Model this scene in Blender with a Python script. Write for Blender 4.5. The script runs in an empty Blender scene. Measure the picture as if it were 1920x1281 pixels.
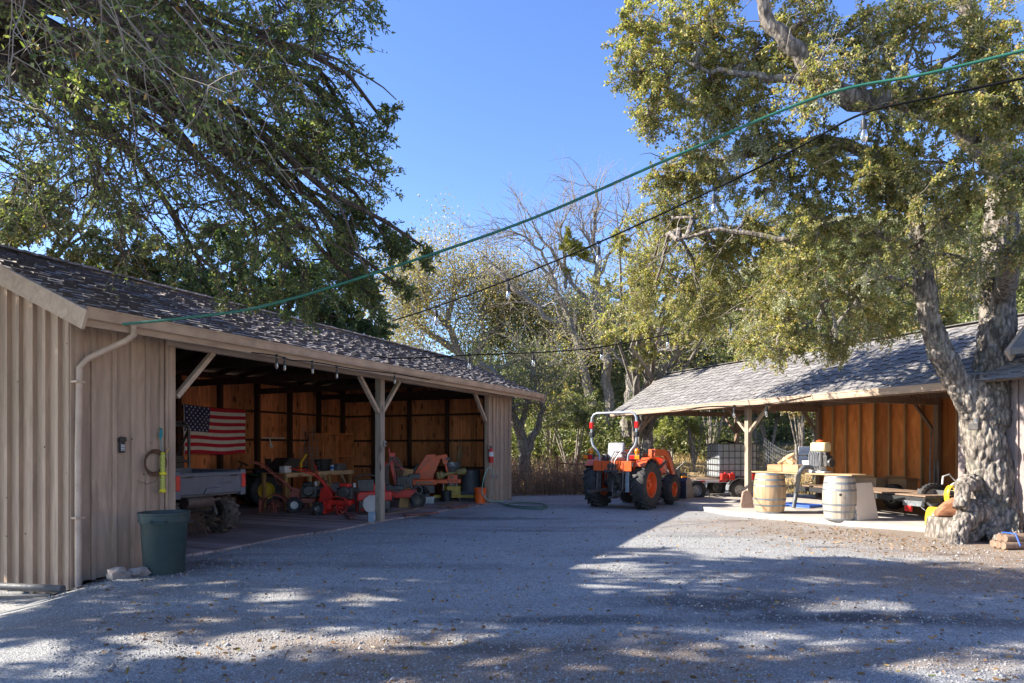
import bpy, math, random
import numpy as np
from mathutils import Vector, Matrix, noise
R = math.radians
random.seed(7)
rng = np.random.default_rng(7)
scene = bpy.context.scene
col = scene.collection

# ---------------------------------------------------------------- camera, sky, sun, exposure
F = 1280.0; CX = 960.0; HY = 838.0; CH = 1.6
cd = bpy.data.cameras.new('camera'); cam = bpy.data.objects.new('camera', cd); col.objects.link(cam)
cam.location = (0, 0, CH); cam.rotation_euler = (R(90), 0, 0)
cd.sensor_width = 36; cd.lens = 24; cd.shift_y = (HY - 640.5) / 1920; cd.clip_start = .05; cd.clip_end = 2000
scene.camera = cam
SUN = Vector((-5.4, .08, 3.25)).normalized()
w = bpy.data.worlds.new('World'); scene.world = w; w.use_nodes = True
nt = w.node_tree; bg = nt.nodes['Background']
sky = nt.nodes.new('ShaderNodeTexSky'); sky.sky_type = 'NISHITA'; sky.sun_disc = False
sky.sun_elevation = math.asin(SUN.z); sky.sun_rotation = math.atan2(SUN.x, SUN.y)
sky.altitude = 400; sky.air_density = 1.0; sky.dust_density = .25; sky.ozone_density = 3.0
hs = nt.nodes.new('ShaderNodeHueSaturation'); hs.inputs['Saturation'].default_value = 1.14; hs.inputs['Hue'].default_value = .514
nt.links.new(sky.outputs[0], hs.inputs['Color']); nt.links.new(hs.outputs[0], bg.inputs[0]); bg.inputs[1].default_value = 0.09
sd = bpy.data.lights.new('sun', 'SUN'); sd.energy = 3.6; sd.angle = R(.53); sd.color = (1, .93, .82)
so = bpy.data.objects.new('sun', sd); col.objects.link(so); so.rotation_euler = SUN.to_track_quat('Z', 'Y').to_euler()
vs = scene.view_settings; vs.view_transform = 'Standard'; vs.look = 'None'; vs.gamma = 1; vs.exposure = 1.98
cy = scene.cycles
cy.max_bounces = 8; cy.diffuse_bounces = 6; cy.transparent_max_bounces = 12; cy.use_denoising = True

def at(px, py, Y):            # point seen at photo pixel (px, py) at depth Y
    return Vector(((px - CX) / F * Y, Y, CH - (py - HY) / F * Y))
def gp(px, py, z=0.0):        # point of height z seen at photo pixel
    Y = (CH - z) * F / (py - HY)
    return Vector(((px - CX) / F * Y, Y, z))

# ---------------------------------------------------------------- materials
MATS = {}
def nodes(name):
    m = bpy.data.materials.new(name); m.use_nodes = True; t = m.node_tree
    return m, t, t.nodes['Principled BSDF'], t.nodes['Material Output']
def lnk(t, a, b): t.links.new(a, b)
def mixc(t, f, a, b, mode='MIX'):
    n = t.nodes.new('ShaderNodeMix'); n.data_type = 'RGBA'; n.blend_type = mode
    for s, v in ((n.inputs[0], f), (n.inputs[6], a), (n.inputs[7], b)):
        if isinstance(v, bpy.types.NodeSocket): lnk(t, v, s)
        elif isinstance(v, (int, float)): s.default_value = v
        else: s.default_value = (*v, 1)
    return n.outputs[2]
def noi(t, vec, scale, detail=4, rough=.6, dist=0):
    n = t.nodes.new('ShaderNodeTexNoise'); n.inputs['Scale'].default_value = scale
    n.inputs['Detail'].default_value = detail; n.inputs['Roughness'].default_value = rough
    n.inputs['Distortion'].default_value = dist
    if vec: lnk(t, vec, n.inputs['Vector'])
    return n.outputs[0]
def vor(t, vec, scale, out='Distance', feat='F1'):
    n = t.nodes.new('ShaderNodeTexVoronoi'); n.inputs['Scale'].default_value = scale; n.feature = feat
    if vec: lnk(t, vec, n.inputs['Vector'])
    return n.outputs[out]
def mapr(t, v, a, b, c=0, d=1):
    n = t.nodes.new('ShaderNodeMapRange'); lnk(t, v, n.inputs[0])
    for i, x in enumerate((a, b, c, d)): n.inputs[i + 1].default_value = x
    return n.outputs[0]
def coords(t, stretch=None):
    tc = t.nodes.new('ShaderNodeTexCoord'); o = tc.outputs['Object']
    if stretch:
        mp = t.nodes.new('ShaderNodeMapping'); mp.inputs['Scale'].default_value = stretch
        lnk(t, o, mp.inputs[0]); o = mp.outputs[0]
    return o
def island(t):
    g = t.nodes.new('ShaderNodeNewGeometry'); return g.outputs['Random Per Island']
def bumpn(t, b, h, strength=.4, dist=.01):
    n = t.nodes.new('ShaderNodeBump'); n.inputs['Strength'].default_value = strength; n.inputs['Distance'].default_value = dist
    lnk(t, h, n.inputs['Height']); lnk(t, n.outputs[0], b.inputs['Normal'])
def mat(name, c, c2=None, scale=6, rough=.6, metal=0, bump=0, bscale=None, stretch=None, isl=0, lo=.35, hi=.65, spec=.5, coat=0, trans=0):
    if name in MATS: return MATS[name]
    m, t, b, o = nodes(name)
    v = coords(t, stretch)
    if c2 is None: c2 = tuple(x * .72 for x in c)
    f = mapr(t, noi(t, v, scale, 6, .65), lo, hi)
    cc = mixc(t, f, c, c2)
    if isl:
        g = mapr(t, island(t), 0, 1, 1 - isl, 1 + isl * .6)
        cmb = t.nodes.new('ShaderNodeCombineXYZ')
        for i in range(3): lnk(t, g, cmb.inputs[i])
        cc = mixc(t, 1.0, cc, cmb.outputs[0], 'MULTIPLY')
    lnk(t, cc, b.inputs['Base Color'])
    lnk(t, mapr(t, noi(t, v, scale * 3.1, 3), .3, .7, max(0, rough - .12), min(1, rough + .12)), b.inputs['Roughness'])
    b.inputs['Metallic'].default_value = metal; b.inputs['Specular IOR Level'].default_value = spec
    if coat: b.inputs['Coat Weight'].default_value = coat
    if trans: b.inputs['Transmission Weight'].default_value = trans
    if bump: bumpn(t, b, noi(t, v, bscale or scale * 4, 5), bump)
    MATS[name] = m; return m
def wood(name, c, c2, knot=None, axis='z', isl=.3, rough=.75, grain=30, bump=.25, dots=0):
    if name in MATS: return MATS[name]
    m, t, b, o = nodes(name)
    st = {'z': (grain, grain, 1.2), 'x': (1.2, grain, grain), 'y': (grain, 1.2, grain)}[axis]
    v = coords(t, st); r = island(t)
    va = t.nodes.new('ShaderNodeVectorMath'); va.operation = 'ADD'; lnk(t, v, va.inputs[0])
    cmb = t.nodes.new('ShaderNodeCombineXYZ'); ml = t.nodes.new('ShaderNodeMath'); ml.operation = 'MULTIPLY'; ml.inputs[1].default_value = 60
    lnk(t, r, ml.inputs[0]); [lnk(t, ml.outputs[0], cmb.inputs[i]) for i in range(3)]; lnk(t, cmb.outputs[0], va.inputs[1])
    g = noi(t, va.outputs[0], 1.0, 6, .6, .9)
    cc = mixc(t, mapr(t, g, .32, .68), c, c2)
    if knot:
        st2 = {'z': (6, 6, 2.2), 'x': (2.2, 6, 6), 'y': (6, 2.2, 6)}[axis]
        v2 = coords(t, st2); vb = t.nodes.new('ShaderNodeVectorMath'); vb.operation = 'ADD'; lnk(t, v2, vb.inputs[0]); lnk(t, cmb.outputs[0], vb.inputs[1])
        k = mapr(t, vor(t, vb.outputs[0], 1.0), .08, .30, 1, 0)
        cc = mixc(t, k, cc, knot)
        cc = mixc(t, mapr(t, noi(t, coords(t), 1.3, 3), .5, .75, 0, .7), cc, tuple(x * .45 for x in c2))
    if dots:
        cc = mixc(t, mapr(t, vor(t, coords(t), dots), .035, .06, .85, 0), cc, (.05, .035, .03)); cc = mixc(t, mapr(t, noi(t, coords(t, (2.2, 2.2, .5)), 1.6, 6, .7), .5, .75, 0, .35), cc, tuple(x * .5 for x in c2))
    gg = mapr(t, r, 0, 1, 1 - isl, 1 + isl * .5)
    c3 = t.nodes.new('ShaderNodeCombineXYZ'); [lnk(t, gg, c3.inputs[i]) for i in range(3)]
    cc = mixc(t, 1.0, cc, c3.outputs[0], 'MULTIPLY')
    lnk(t, cc, b.inputs['Base Color']); b.inputs['Roughness'].default_value = rough; b.inputs['Specular IOR Level'].default_value = .25
    bumpn(t, b, g, bump, .006)
    MATS[name] = m; return m
def leafmat(name, cols, trans=.35, rough=.45):
    m, t, b, o = nodes(name)
    r = island(t); cr = t.nodes.new('ShaderNodeValToRGB'); lnk(t, r, cr.inputs[0]); cr.color_ramp.interpolation = 'LINEAR'
    e = cr.color_ramp.elements
    while len(e) < len(cols): e.new(.5)
    for i, (p, c) in enumerate(cols): e[i].position = p; e[i].color = (*c, 1)
    big = mapr(t, noi(t, coords(t), .9, 3), .35, .65, .72, 1.25)
    cb = t.nodes.new('ShaderNodeCombineXYZ'); [lnk(t, big, cb.inputs[i]) for i in range(3)]
    cc = mixc(t, 1.0, cr.outputs[0], cb.outputs[0], 'MULTIPLY')
    lnk(t, cc, b.inputs['Base Color']); b.inputs['Roughness'].default_value = rough; b.inputs['Specular IOR Level'].default_value = .35
    tr = t.nodes.new('ShaderNodeBsdfTranslucent'); lnk(t, mixc(t, 1.0, cc, (1.5, 1.6, .6), 'MULTIPLY'), tr.inputs[0])
    mx = t.nodes.new('ShaderNodeMixShader'); mx.inputs[0].default_value = trans
    lnk(t, b.outputs[0], mx.inputs[1]); lnk(t, tr.outputs[0], mx.inputs[2]); lnk(t, mx.outputs[0], o.inputs[0])
    MATS[name] = m; return m

# ---------------------------------------------------------------- mesh builder
class MB:
    def __init__(s): s.v = []; s.f = []; s.m = []; s.mi = 0
    def add(s, vs, fs, M=None):
        n = len(s.v)
        for p in vs:
            p = Vector(p); s.v.append(tuple(M @ p if M else p))
        for f in fs: s.f.append(tuple(i + n for i in f)); s.m.append(s.mi)
        return s
    def box(s, c, d, rot=None, M=None):
        x, y, z = (k / 2 for k in d)
        vs = [(sx * x, sy * y, sz * z) for sz in (-1, 1) for sy in (-1, 1) for sx in (-1, 1)]
        T = Matrix.Translation(c)
        if rot is not None: T = T @ (rot.to_4x4() if isinstance(rot, Matrix) else Matrix.Rotation(rot, 4, 'Z'))
        if M: T = M @ T
        return s.add(vs, [(0, 2, 3, 1), (4, 5, 7, 6), (0, 1, 5, 4), (2, 6, 7, 3), (0, 4, 6, 2), (1, 3, 7, 5)], T)
    def bx(s, x0, x1, y0, y1, z0, z1): return s.box(((x0 + x1) / 2, (y0 + y1) / 2, (z0 + z1) / 2), (x1 - x0, y1 - y0, z1 - z0))
    def bar(s, a, b, w, h, up=(0, 0, 1)):
        a = Vector(a); b = Vector(b); d = b - a; L = d.length; d.normalize(); u = Vector(up)
        x = d.cross(u)
        if x.length < 1e-4: x = d.cross(Vector((1, 0, 0)))
        x.normalize(); z = x.cross(d)
        return s.box((a + b) / 2, (w, L, h), Matrix((x, d, z)).transposed())
    def tube(s, pts, r, n=8, caps=True):
        pts = [Vector(p) for p in pts]
        rs = r if isinstance(r, (list, tuple)) else [r] * len(pts)
        vs = []; fs = []; pu = None
        for i, p in enumerate(pts):
            d = (pts[min(i + 1, len(pts) - 1)] - pts[max(i - 1, 0)])
            if d.length < 1e-9: d = Vector((0, 0, 1))
            d.normalize()
            if pu is None:
                pu = d.orthogonal().normalized()
            pu = (pu - d * pu.dot(d))
            pu = pu.normalized() if pu.length > 1e-5 else d.orthogonal().normalized()
            q = d.cross(pu)
            for k in range(n):
                a = 2 * math.pi * k / n
                vs.append(p + (pu * math.cos(a) + q * math.sin(a)) * rs[i])
        for i in range(len(pts) - 1):
            for k in range(n):
                k2 = (k + 1) % n
                fs.append((i * n + k, i * n + k2, (i + 1) * n + k2, (i + 1) * n + k))
        if caps:
            fs.append(tuple(range(n - 1, -1, -1))); fs.append(tuple(range((len(pts) - 1) * n, len(pts) * n)))
        return s.add(vs, fs)
    def lathe(s, prof, n=32, M=None, closed=False, wob=None):   # prof: (r, z) about local z
        vs = []; fs = []
        for r, z in prof:
            for k in range(n):
                a = 2 * math.pi * k / n
                rr = r * (wob(a, z) if wob else 1)
                vs.append((rr * math.cos(a), rr * math.sin(a), z))
        L = len(prof)
        for i in range(L if closed else L - 1):
            j = (i + 1) % L
            for k in range(n):
                k2 = (k + 1) % n
                fs.append((i * n + k, i * n + k2, j * n + k2, j * n + k))
        if not closed:
            if prof[0][0] > 1e-4: fs.append(tuple(range(n - 1, -1, -1)))
            if prof[-1][0] > 1e-4: fs.append(tuple(range((L - 1) * n, L * n)))
        return s.add(vs, fs, M)
    def prism(s, poly, t, M=None):   # poly in local xz, thickness t along y
        n = len(poly)
        vs = [(x, -t / 2, z) for x, z in poly] + [(x, t / 2, z) for x, z in poly]
        fs = [tuple(range(n)), tuple(range(2 * n - 1, n - 1, -1))] + [(i, i + n, (i + 1) % n + n, (i + 1) % n) for i in range(n)]
        return s.add(vs, fs, M)
    def ell(s, c, r, n=12, m=8, jit=0, M=None):
        prof = []
        vs = []; fs = []
        sd_ = random.random() * 50
        for i in range(m + 1):
            th = math.pi * i / m
            for k in range(n):
                a = 2 * math.pi * k / n
                p = Vector((math.sin(th) * math.cos(a), math.sin(th) * math.sin(a), math.cos(th)))
                q = 1 + jit * noise.noise(p * 1.7 + Vector((sd_, 0, 0)))
                vs.append((c[0] + p.x * r[0] * q, c[1] + p.y * r[1] * q, c[2] + p.z * r[2] * q))
        for i in range(m):
            for k in range(n):
                k2 = (k + 1) % n
                fs.append((i * n + k, (i + 1) * n + k, (i + 1) * n + k2, i * n + k2))
        return s.add(vs, fs, M)
    def build(s, name, m, parent=None, smooth=40, bevel=0):
        me = bpy.data.meshes.new(name)
        me.from_pydata([tuple(v) for v in s.v], [], s.f); me.validate()
        ms = m if isinstance(m, (list, tuple)) else [m]
        for q in ms: me.materials.append(q)
        if len(ms) > 1 and len(me.polygons) == len(s.m): me.polygons.foreach_set('material_index', s.m)
        if smooth:
            me.shade_smooth(); me.set_sharp_from_angle(angle=R(smooth))
        me.update()
        o = bpy.data.objects.new(name, me); col.objects.link(o)
        if parent is not None: o.parent = parent
        if bevel:
            b = o.modifiers.new('bevel', 'BEVEL'); b.width = bevel; b.segments = 2; b.limit_method = 'ANGLE'; b.angle_limit = R(40)
        return o
def tag(o, label=None, cat=None, group=None, kind=None):
    if label: o['label'] = label
    if cat: o['category'] = cat
    if group: o['group'] = group
    if kind: o['kind'] = kind
    return o
def thing(name, label, cat, loc=(0, 0, 0), rz=0, group=None):
    o = bpy.data.objects.new(name, None); col.objects.link(o); o.empty_display_size = .2
    o.location = loc; o.rotation_euler = (0, 0, rz); return tag(o, label, cat, group)
def npmesh(name, V, Fq, m, parent=None, smooth=False, k=4):
    me = bpy.data.meshes.new(name); V = np.asarray(V, np.float32); Fq = np.asarray(Fq, np.int32)
    me.vertices.add(len(V)); me.vertices.foreach_set('co', V.ravel())
    nf = len(Fq); me.loops.add(nf * k); me.loops.foreach_set('vertex_index', Fq.ravel())
    me.polygons.add(nf); me.polygons.foreach_set('loop_start', np.arange(0, nf * k, k, dtype=np.int32))
    me.polygons.foreach_set('loop_total', np.full(nf, k, np.int32))
    me.update(calc_edges=True); me.materials.append(m)
    if smooth: me.shade_smooth()
    o = bpy.data.objects.new(name, me); col.objects.link(o)
    if parent is not None: o.parent = parent
    return o
def leafgeo(P, D, L, W, hexa=False):      # leaves at P pointing D, length L, width W
    n = len(P); D = D / (np.linalg.norm(D, axis=1, keepdims=True) + 1e-9)
    A = rng.normal(size=(n, 3)); S = np.cross(D, A); S /= (np.linalg.norm(S, axis=1, keepdims=True) + 1e-9)
    N = np.cross(S, D); L = np.asarray(L).reshape(-1, 1); W = np.asarray(W).reshape(-1, 1)
    if not hexa:
        V = np.stack([P, P + D * L * .45 + S * W * .5 + N * W * .18, P + D * L, P + D * L * .45 - S * W * .5 + N * W * .18], 1)
        k = 4
    else:
        V = np.stack([P, P + D * L * .28 + S * W * .42 + N * W * .15, P + D * L * .68 + S * W * .42 + N * W * .1, P + D * L - N * W * .15,
                      P + D * L * .68 - S * W * .42 + N * W * .1, P + D * L * .28 - S * W * .42 + N * W * .15], 1)
        k = 6
    return V.reshape(-1, 3), np.arange(n * k).reshape(n, k), k

# ---------------------------------------------------------------- shared materials
M_taupe = wood('taupe_paint', (.52, .375, .265), (.36, .26, .185), axis='z', isl=.16, rough=.7, grain=9, bump=.15, dots=3.2)
M_taupex = wood('taupe_trim', (.60, .46, .34), (.42, .31, .23), axis='x', isl=.15, rough=.7, grain=9, bump=.12)
M_gutter = mat('gutter_paint', (.58, .43, .31), (.40, .29, .21), 3, .45, bump=.03)
M_lining = wood('barn_lining', (.84, .33, .13), (.50, .165, .065), (.09, .035, .015), 'z', .45, .7, 22)
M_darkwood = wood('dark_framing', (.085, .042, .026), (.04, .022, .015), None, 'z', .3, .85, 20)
M_greypost = wood('grey_post', (.50, .41, .31), (.32, .25, .19), (.06, .045, .03), 'z', .2, .8, 20)
M_newwood = wood('new_lumber', (.60, .42, .24), (.46, .29, .15), (.2, .09, .03), 'x', .25, .65, 18)
M_newwoodz = wood('new_lumber_upright', (.55, .33, .13), (.40, .22, .08), (.2, .09, .03), 'z', .25, .65, 18)
M_deck = wood('deck_boards', (.42, .33, .30), (.23, .175, .16), None, 'y', .4, .6, 14)
M_ply = wood('orange_plywood', (.76, .29, .085), (.48, .15, .04), None, 'z', .45, .7, 7)
M_shednat = wood('shed_framing', (.30, .21, .15), (.19, .125, .085), None, 'z', .2, .75, 16)
M_shinL = mat('shake', (.42, .37, .34), (.20, .175, .16), 7, .85, bump=.5, isl=.55, lo=.4, hi=.7)
M_shinR = mat('tab_shingle', (.27, .255, .24), (.155, .145, .14), 3.5, .9, bump=.4, isl=.18)
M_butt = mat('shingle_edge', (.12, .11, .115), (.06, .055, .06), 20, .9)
M_black = mat('black_plastic', (.02, .02, .022), (.035, .035, .035), 8, .5)
M_rubber = mat('rubber', (.022, .022, .024), (.06, .055, .05), 6, .75, bump=.15)
M_steel = mat('bare_steel', (.45, .45, .46), (.25, .24, .23), 12, .4, .85)
M_silver = mat('silver_paint', (.38, .42, .45), (.28, .31, .34), 5, .4, .2)
M_orange = mat('orange_enamel', (.82, .11, .015), (.52, .11, .04), 5, .42, coat=.1, lo=.42, hi=.72)
M_red = mat('red_enamel', (.72, .03, .02), (.5, .03, .02), 5, .38, coat=.25)
M_oldred = mat('faded_red', (.40, .09, .06), (.26, .07, .05), 7, .6)
M_darkmetal = mat('dark_metal', (.06, .06, .065), (.13, .115, .10), 9, .5, .5)
M_yellow = mat('yellow_plastic', (.78, .50, .03), (.62, .38, .03), 6, .4)
M_concrete = mat('concrete', (.50, .46, .41), (.36, .33, .29), 2.2, .85, bump=.15, bscale=60)
M_rock = mat('rock', (.36, .31, .28), (.2, .17, .15), 9, .9, bump=.6)
M_white = mat('white_plastic', (.72, .72, .70), (.6, .6, .58), 6, .45)
M_card = mat('cardboard', (.42, .26, .13), (.34, .2, .1), 3, .85)
M_cardl = mat('pale_board', (.62, .52, .40), (.53, .44, .34), 2, .8)
M_greenrub = mat('green_hose', (.02, .12, .08), (.03, .16, .1), 6, .45)
M_glass = mat('bulb_glass', (.85, .88, .9), (.8, .83, .86), 4, .05, trans=.9)
M_amber = mat('amber_lens', (.9, .28, .02), (.8, .2, .02), 8, .2)
M_redlens = mat('red_lens', (.65, .02, .02), (.5, .02, .02), 8, .2)
M_blue = mat('blue_plastic', (.03, .12, .55), (.03, .09, .4), 6, .45)
M_galv = mat('galvanised', (.34, .36, .38), (.22, .235, .25), 7, .45, .6, bump=.05)

# ---------------------------------------------------------------- terrain
def sst(a, b, x):
    x = min(1, max(0, (x - a) / (b - a))); return x * x * (3 - 2 * x)
def gh(x, y):
    e1 = y - 24.2 - .25 * max(0, -x - 4) * .3; e2 = (x - 6.02) * .922 + (y - 17.4) * .387 - 5.6
    e = max(e1, e2 * 1.0, 0); rho = x / max(y, 1)
    ee = max(0, e - 12); gate = .22 + .78 * sst(.05, .5, rho)
    if y < 3: e = e2 if e2 > 0 else 0; ee = max(0, e - 12); gate = 1
    if e2 < 0 and y > 20: pass
    near = min(e, 12); h = .2 * near * sst(0, 4, near)
    if e > 0:
        ee = min(ee, 75); h += gate * (.30 * ee + .0026 * ee * ee)
    h *= 1 if x > -12 else .4 + .6 * sst(-30, -12, x)
    d = .36 * sst(-4.7, -6.2, x) * (1 - sst(8.6, 10.5, y)) if y > 3 else .36 * sst(-4.7, -6.2, x)
    return h - d + .015 * noise.noise(Vector((x * .6, y * .6, 0))) * (1 if y < 24 else 8 + e * .15)
def warp(n, far, p=2.3): return [far * (abs(t) ** p) * (1 if t >= 0 else -1) for t in [(-1 + 2 * i / (n - 1)) for i in range(n)]]
GX = [x + 1.5 for x in warp(231, 210)]; GY = [y + 9 for y in warp(231, 210)]
V = [(x, y, gh(x, y)) for y in GY for x in GX]
n = 231; Fq = [(j * n + i, j * n + i + 1, (j + 1) * n + i + 1, (j + 1) * n + i) for j in range(n - 1) for i in range(n - 1)]
def ground_mat():
    m, t, b, o = nodes('gravel_ground'); v = coords(t)
    sx = t.nodes.new('ShaderNodeSeparateXYZ'); lnk(t, v, sx.inputs[0])
    def val(c):
        n_ = t.nodes.new('ShaderNodeSeparateColor'); lnk(t, c, n_.inputs[0]); return n_.outputs[0]
    g1 = val(vor(t, v, 105, 'Color')); g2 = val(vor(t, v, 52, 'Color'))
    cr = t.nodes.new('ShaderNodeValToRGB'); lnk(t, g1, cr.inputs[0]); e = cr.color_ramp.elements
    e[0].color = (.19, .188, .188, 1); e[1].color = (.66, .645, .625, 1); k = e.new(.5); k.color = (.335, .335, .318, 1); k = e.new(.8); k.color = (.45, .447, .425, 1)
    gr = mixc(t, mapr(t, g2, .6, .98, 0, .4), cr.outputs[0], (.26, .25, .245))
    gr = mixc(t, mapr(t, noi(t, v, .55, 5, .6), .48, .74, 0, .45), gr, (.22, .215, .215))
    wet = noi(t, v, .9, 6, .7, 1.2)
    def ell(cx, cyy, rx, ry, soft=.35, ns=1.3):
        s = t.nodes.new('ShaderNodeVectorMath'); s.operation = 'SUBTRACT'; lnk(t, v, s.inputs[0]); s.inputs[1].default_value = (cx, cyy, 0)
        q = t.nodes.new('ShaderNodeVectorMath'); q.operation = 'MULTIPLY'; lnk(t, s.outputs[0], q.inputs[0]); q.inputs[1].default_value = (1 / rx, 1 / ry, 0)
        l = t.nodes.new('ShaderNodeVectorMath'); l.operation = 'LENGTH'; lnk(t, q.outputs[0], l.inputs[0])
        a = t.nodes.new('ShaderNodeMath'); a.operation = 'ADD'; lnk(t, l.outputs['Value'], a.inputs[0])
        lnk(t, mapr(t, noi(t, v, ns, 5, .65), .3, .7, -.45, .45), a.inputs[1])
        return mapr(t, a.outputs[0], 1 - soft, 1 + soft, 1, 0)
    def mul(a, b_):
        m_ = t.nodes.new('ShaderNodeMath'); m_.operation = 'MULTIPLY'; lnk(t, a, m_.inputs[0])
        if isinstance(b_, float): m_.inputs[1].default_value = b_
        else: lnk(t, b_, m_.inputs[1])
        return m_.outputs[0]
    dirtc = mixc(t, mapr(t, noi(t, v, 40, 5, .7), .35, .65), (.30, .22, .155), (.19, .14, .10))
    dirtc = mixc(t, mapr(t, g1, .6, 1, 0, .5), dirtc, cr.outputs[0])
    mp = t.nodes.new('ShaderNodeMapping'); mp.inputs['Rotation'].default_value = (0, 0, -1.15); mp.inputs['Scale'].default_value = (.22, 1.1, 1); lnk(t, v, mp.inputs[0])
    gr = mixc(t, mapr(t, noi(t, mp.outputs[0], 1.3, 5, .6, .4), .5, .68, 0, .5), gr, (.16, .145, .135))
    gr = mixc(t, mapr(t, noi(t, v, .42, 6, .7, .8), .54, .72, 0, .55), gr, (.20, .155, .12))
    gr = mixc(t, mapr(t, noi(t, v, 2.3, 6, .75, .6), .6, .72, 0, .6), gr, (.10, .095, .095))
    c = gr
    for (cx, cyy, rx, ry, k) in ((.1, 5.0, 2.1, .75, .92), (5.9, 8.5, 2.0, 1.1, .92), (-3.2, 6.2, 1.3, .35, .5), (3.4, 5.2, 1.2, .3, .5), (7.7, 10.6, 2.2, 1.5, .95), (6.6, 12.6, 2.2, 1.0, .9), (5.2, 14.3, 1.6, .8, .7), (3.2, 13.5, 1.4, .6, .35), (8, 7.5, 2.5, 1.2, .45), (-1.8, 5.6, 1.2, .3, .4)):
        c = mixc(t, mul(ell(cx, cyy, rx, ry), k), c, dirtc)
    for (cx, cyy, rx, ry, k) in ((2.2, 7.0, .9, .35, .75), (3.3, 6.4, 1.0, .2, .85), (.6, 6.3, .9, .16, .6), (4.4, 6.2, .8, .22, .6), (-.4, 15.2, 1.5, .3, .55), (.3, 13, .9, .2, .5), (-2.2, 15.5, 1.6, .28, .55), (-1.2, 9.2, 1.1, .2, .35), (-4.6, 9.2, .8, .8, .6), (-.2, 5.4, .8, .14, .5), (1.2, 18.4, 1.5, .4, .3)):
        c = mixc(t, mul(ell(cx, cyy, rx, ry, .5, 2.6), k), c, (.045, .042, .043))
    # dry hillside
    hill = mixc(t, mapr(t, noi(t, v, 14, 6, .7), .35, .65), (.52, .38, .21), (.33, .23, .12))
    hill = mixc(t, mapr(t, noi(t, v, .8, 5, .65), .52, .66), hill, (.17, .12, .075))
    scr = mixc(t, mapr(t, noi(t, v, 1.4, 6, .7), .38, .62), (.20, .175, .10), (.10, .10, .05)); hill = mixc(t, mapr(t, sx.outputs[1], 29, 36), hill, scr)
    a = t.nodes.new('ShaderNodeMath'); a.operation = 'ADD'; lnk(t, sx.outputs[1], a.inputs[0]); lnk(t, mapr(t, noi(t, v, .9, 4), .3, .7, -.7, .7), a.inputs[1])
    ym = mapr(t, a.outputs[0], 22.6, 23.4)
    dt = t.nodes.new('ShaderNodeVectorMath'); dt.operation = 'DOT_PRODUCT'; lnk(t, v, dt.inputs[0]); dt.inputs[1].default_value = (.922, .387, 0)
    dm = mapr(t, dt.outputs['Value'], 12.284 + 5, 12.284 + 5.8)
    mx = t.nodes.new('ShaderNodeMath'); mx.operation = 'MAXIMUM'; lnk(t, ym, mx.inputs[0]); lnk(t, dm, mx.inputs[1])
    c = mixc(t, mx.outputs[0], c, hill)
    lnk(t, c, b.inputs['Base Color']); b.inputs['Roughness'].default_value = .85; b.inputs['Specular IOR Level'].default_value = .3
    h1 = vor(t, v, 105); h2 = vor(t, v, 52); h3 = noi(t, v, 6, 5)
    s1 = mixc(t, .5, h1, h2); bumpn(t, b, mixc(t, .35, s1, h3), .9, .022)
    return m
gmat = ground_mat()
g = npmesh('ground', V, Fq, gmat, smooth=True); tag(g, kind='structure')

# ---------------------------------------------------------------- left barn: local x along the front (u), local y into the barn (w)
PB = Vector((-2.83, 14.63, 0)); AB = math.atan2(.913, .407)
BM = Matrix.Translation(PB) @ Matrix.Rotation(AB, 4, 'Z')
def bw(s, b, z=0): return BM @ Vector((s, b, z))
barn = thing('machine_barn', 'long open fronted taupe board and batten barn with a grey shake roof, left', 'barn', PB, AB)
ROOFZ = lambda b: 3.28 + .425 * (b + .5)
def ztop(b): return ROOFZ(b) - .07 if b < 2.3 else ROOFZ(2.3) - .07 - (b - 2.3) * .2
def boards(mb, a, b_, step, fn, gap=.004, jit=.15):       # fn(x0, x1, i) adds one board
    x = a; i = 0
    while x < b_ - .02:
        wd = step * (1 + random.uniform(-jit, jit)); x2 = min(b_, x + wd)
        fn(x, x2 - gap, i); x = x2; i += 1
# outer siding
sd1 = MB()
for a, b_, zb in ((-6.6, -5.26, -.1), (5.3, 6.75, -.02)):
    boards(sd1, a, b_, .27, lambda x0, x1, i: (sd1.bx(x0, x1, -.02, .0, zb - random.uniform(0, .02), 3.3), sd1.bx(x1 - .055, x1 + .0, -.055, -.021, zb - .01, 3.3)), jit=.2)
    if a < 0: sd1.bx(-6.62, -6.53, -.06, -.021, -.12, 3.3)
    else: sd1.bx(6.68, 6.77, -.06, -.021, -.02, 3.3)
    sd1.build('front_siding', M_taupe, barn, 0); sd1 = MB()
sd2 = MB()
def gb(x0, x1, i, s=-6.6, sg=-1):
    zb = -.3 + .02 * math.sin(i * 2.1)
    for (y0, y1, o0, o1) in ((x0, x1, 0, .022), (x0 - .03, x0 + .035, .022, .075)):
        zt0, zt1 = ztop(max(y0, -.02)), ztop(y1)
        pa, pb = (s + sg * o0, s + sg * o1)
        sd2.add([(pa, y0, zb), (pb, y0, zb), (pb, y1, zb), (pa, y1, zb), (pa, y0, zt0), (pb, y0, zt0), (pb, y1, zt1), (pa, y1, zt1)],
                [(0, 1, 2, 3), (4, 7, 6, 5), (0, 4, 5, 1), (1, 5, 6, 2), (2, 6, 7, 3), (3, 7, 4, 0)])
boards(sd2, -.02, 6.2, .27, gb, jit=.1)
sd2.bx(-6.69, -6.603, -.03, .04, -.3, 3.2)
sd2.build('gable_siding', M_taupe, barn, 0); sd2 = MB()
boards(sd2, 0, 6.2, .27, lambda x0, x1, i: gb(x0, x1, i, 6.75, 1), jit=.1)
sd2.build('gable_siding', M_taupe, barn, 0)
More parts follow.
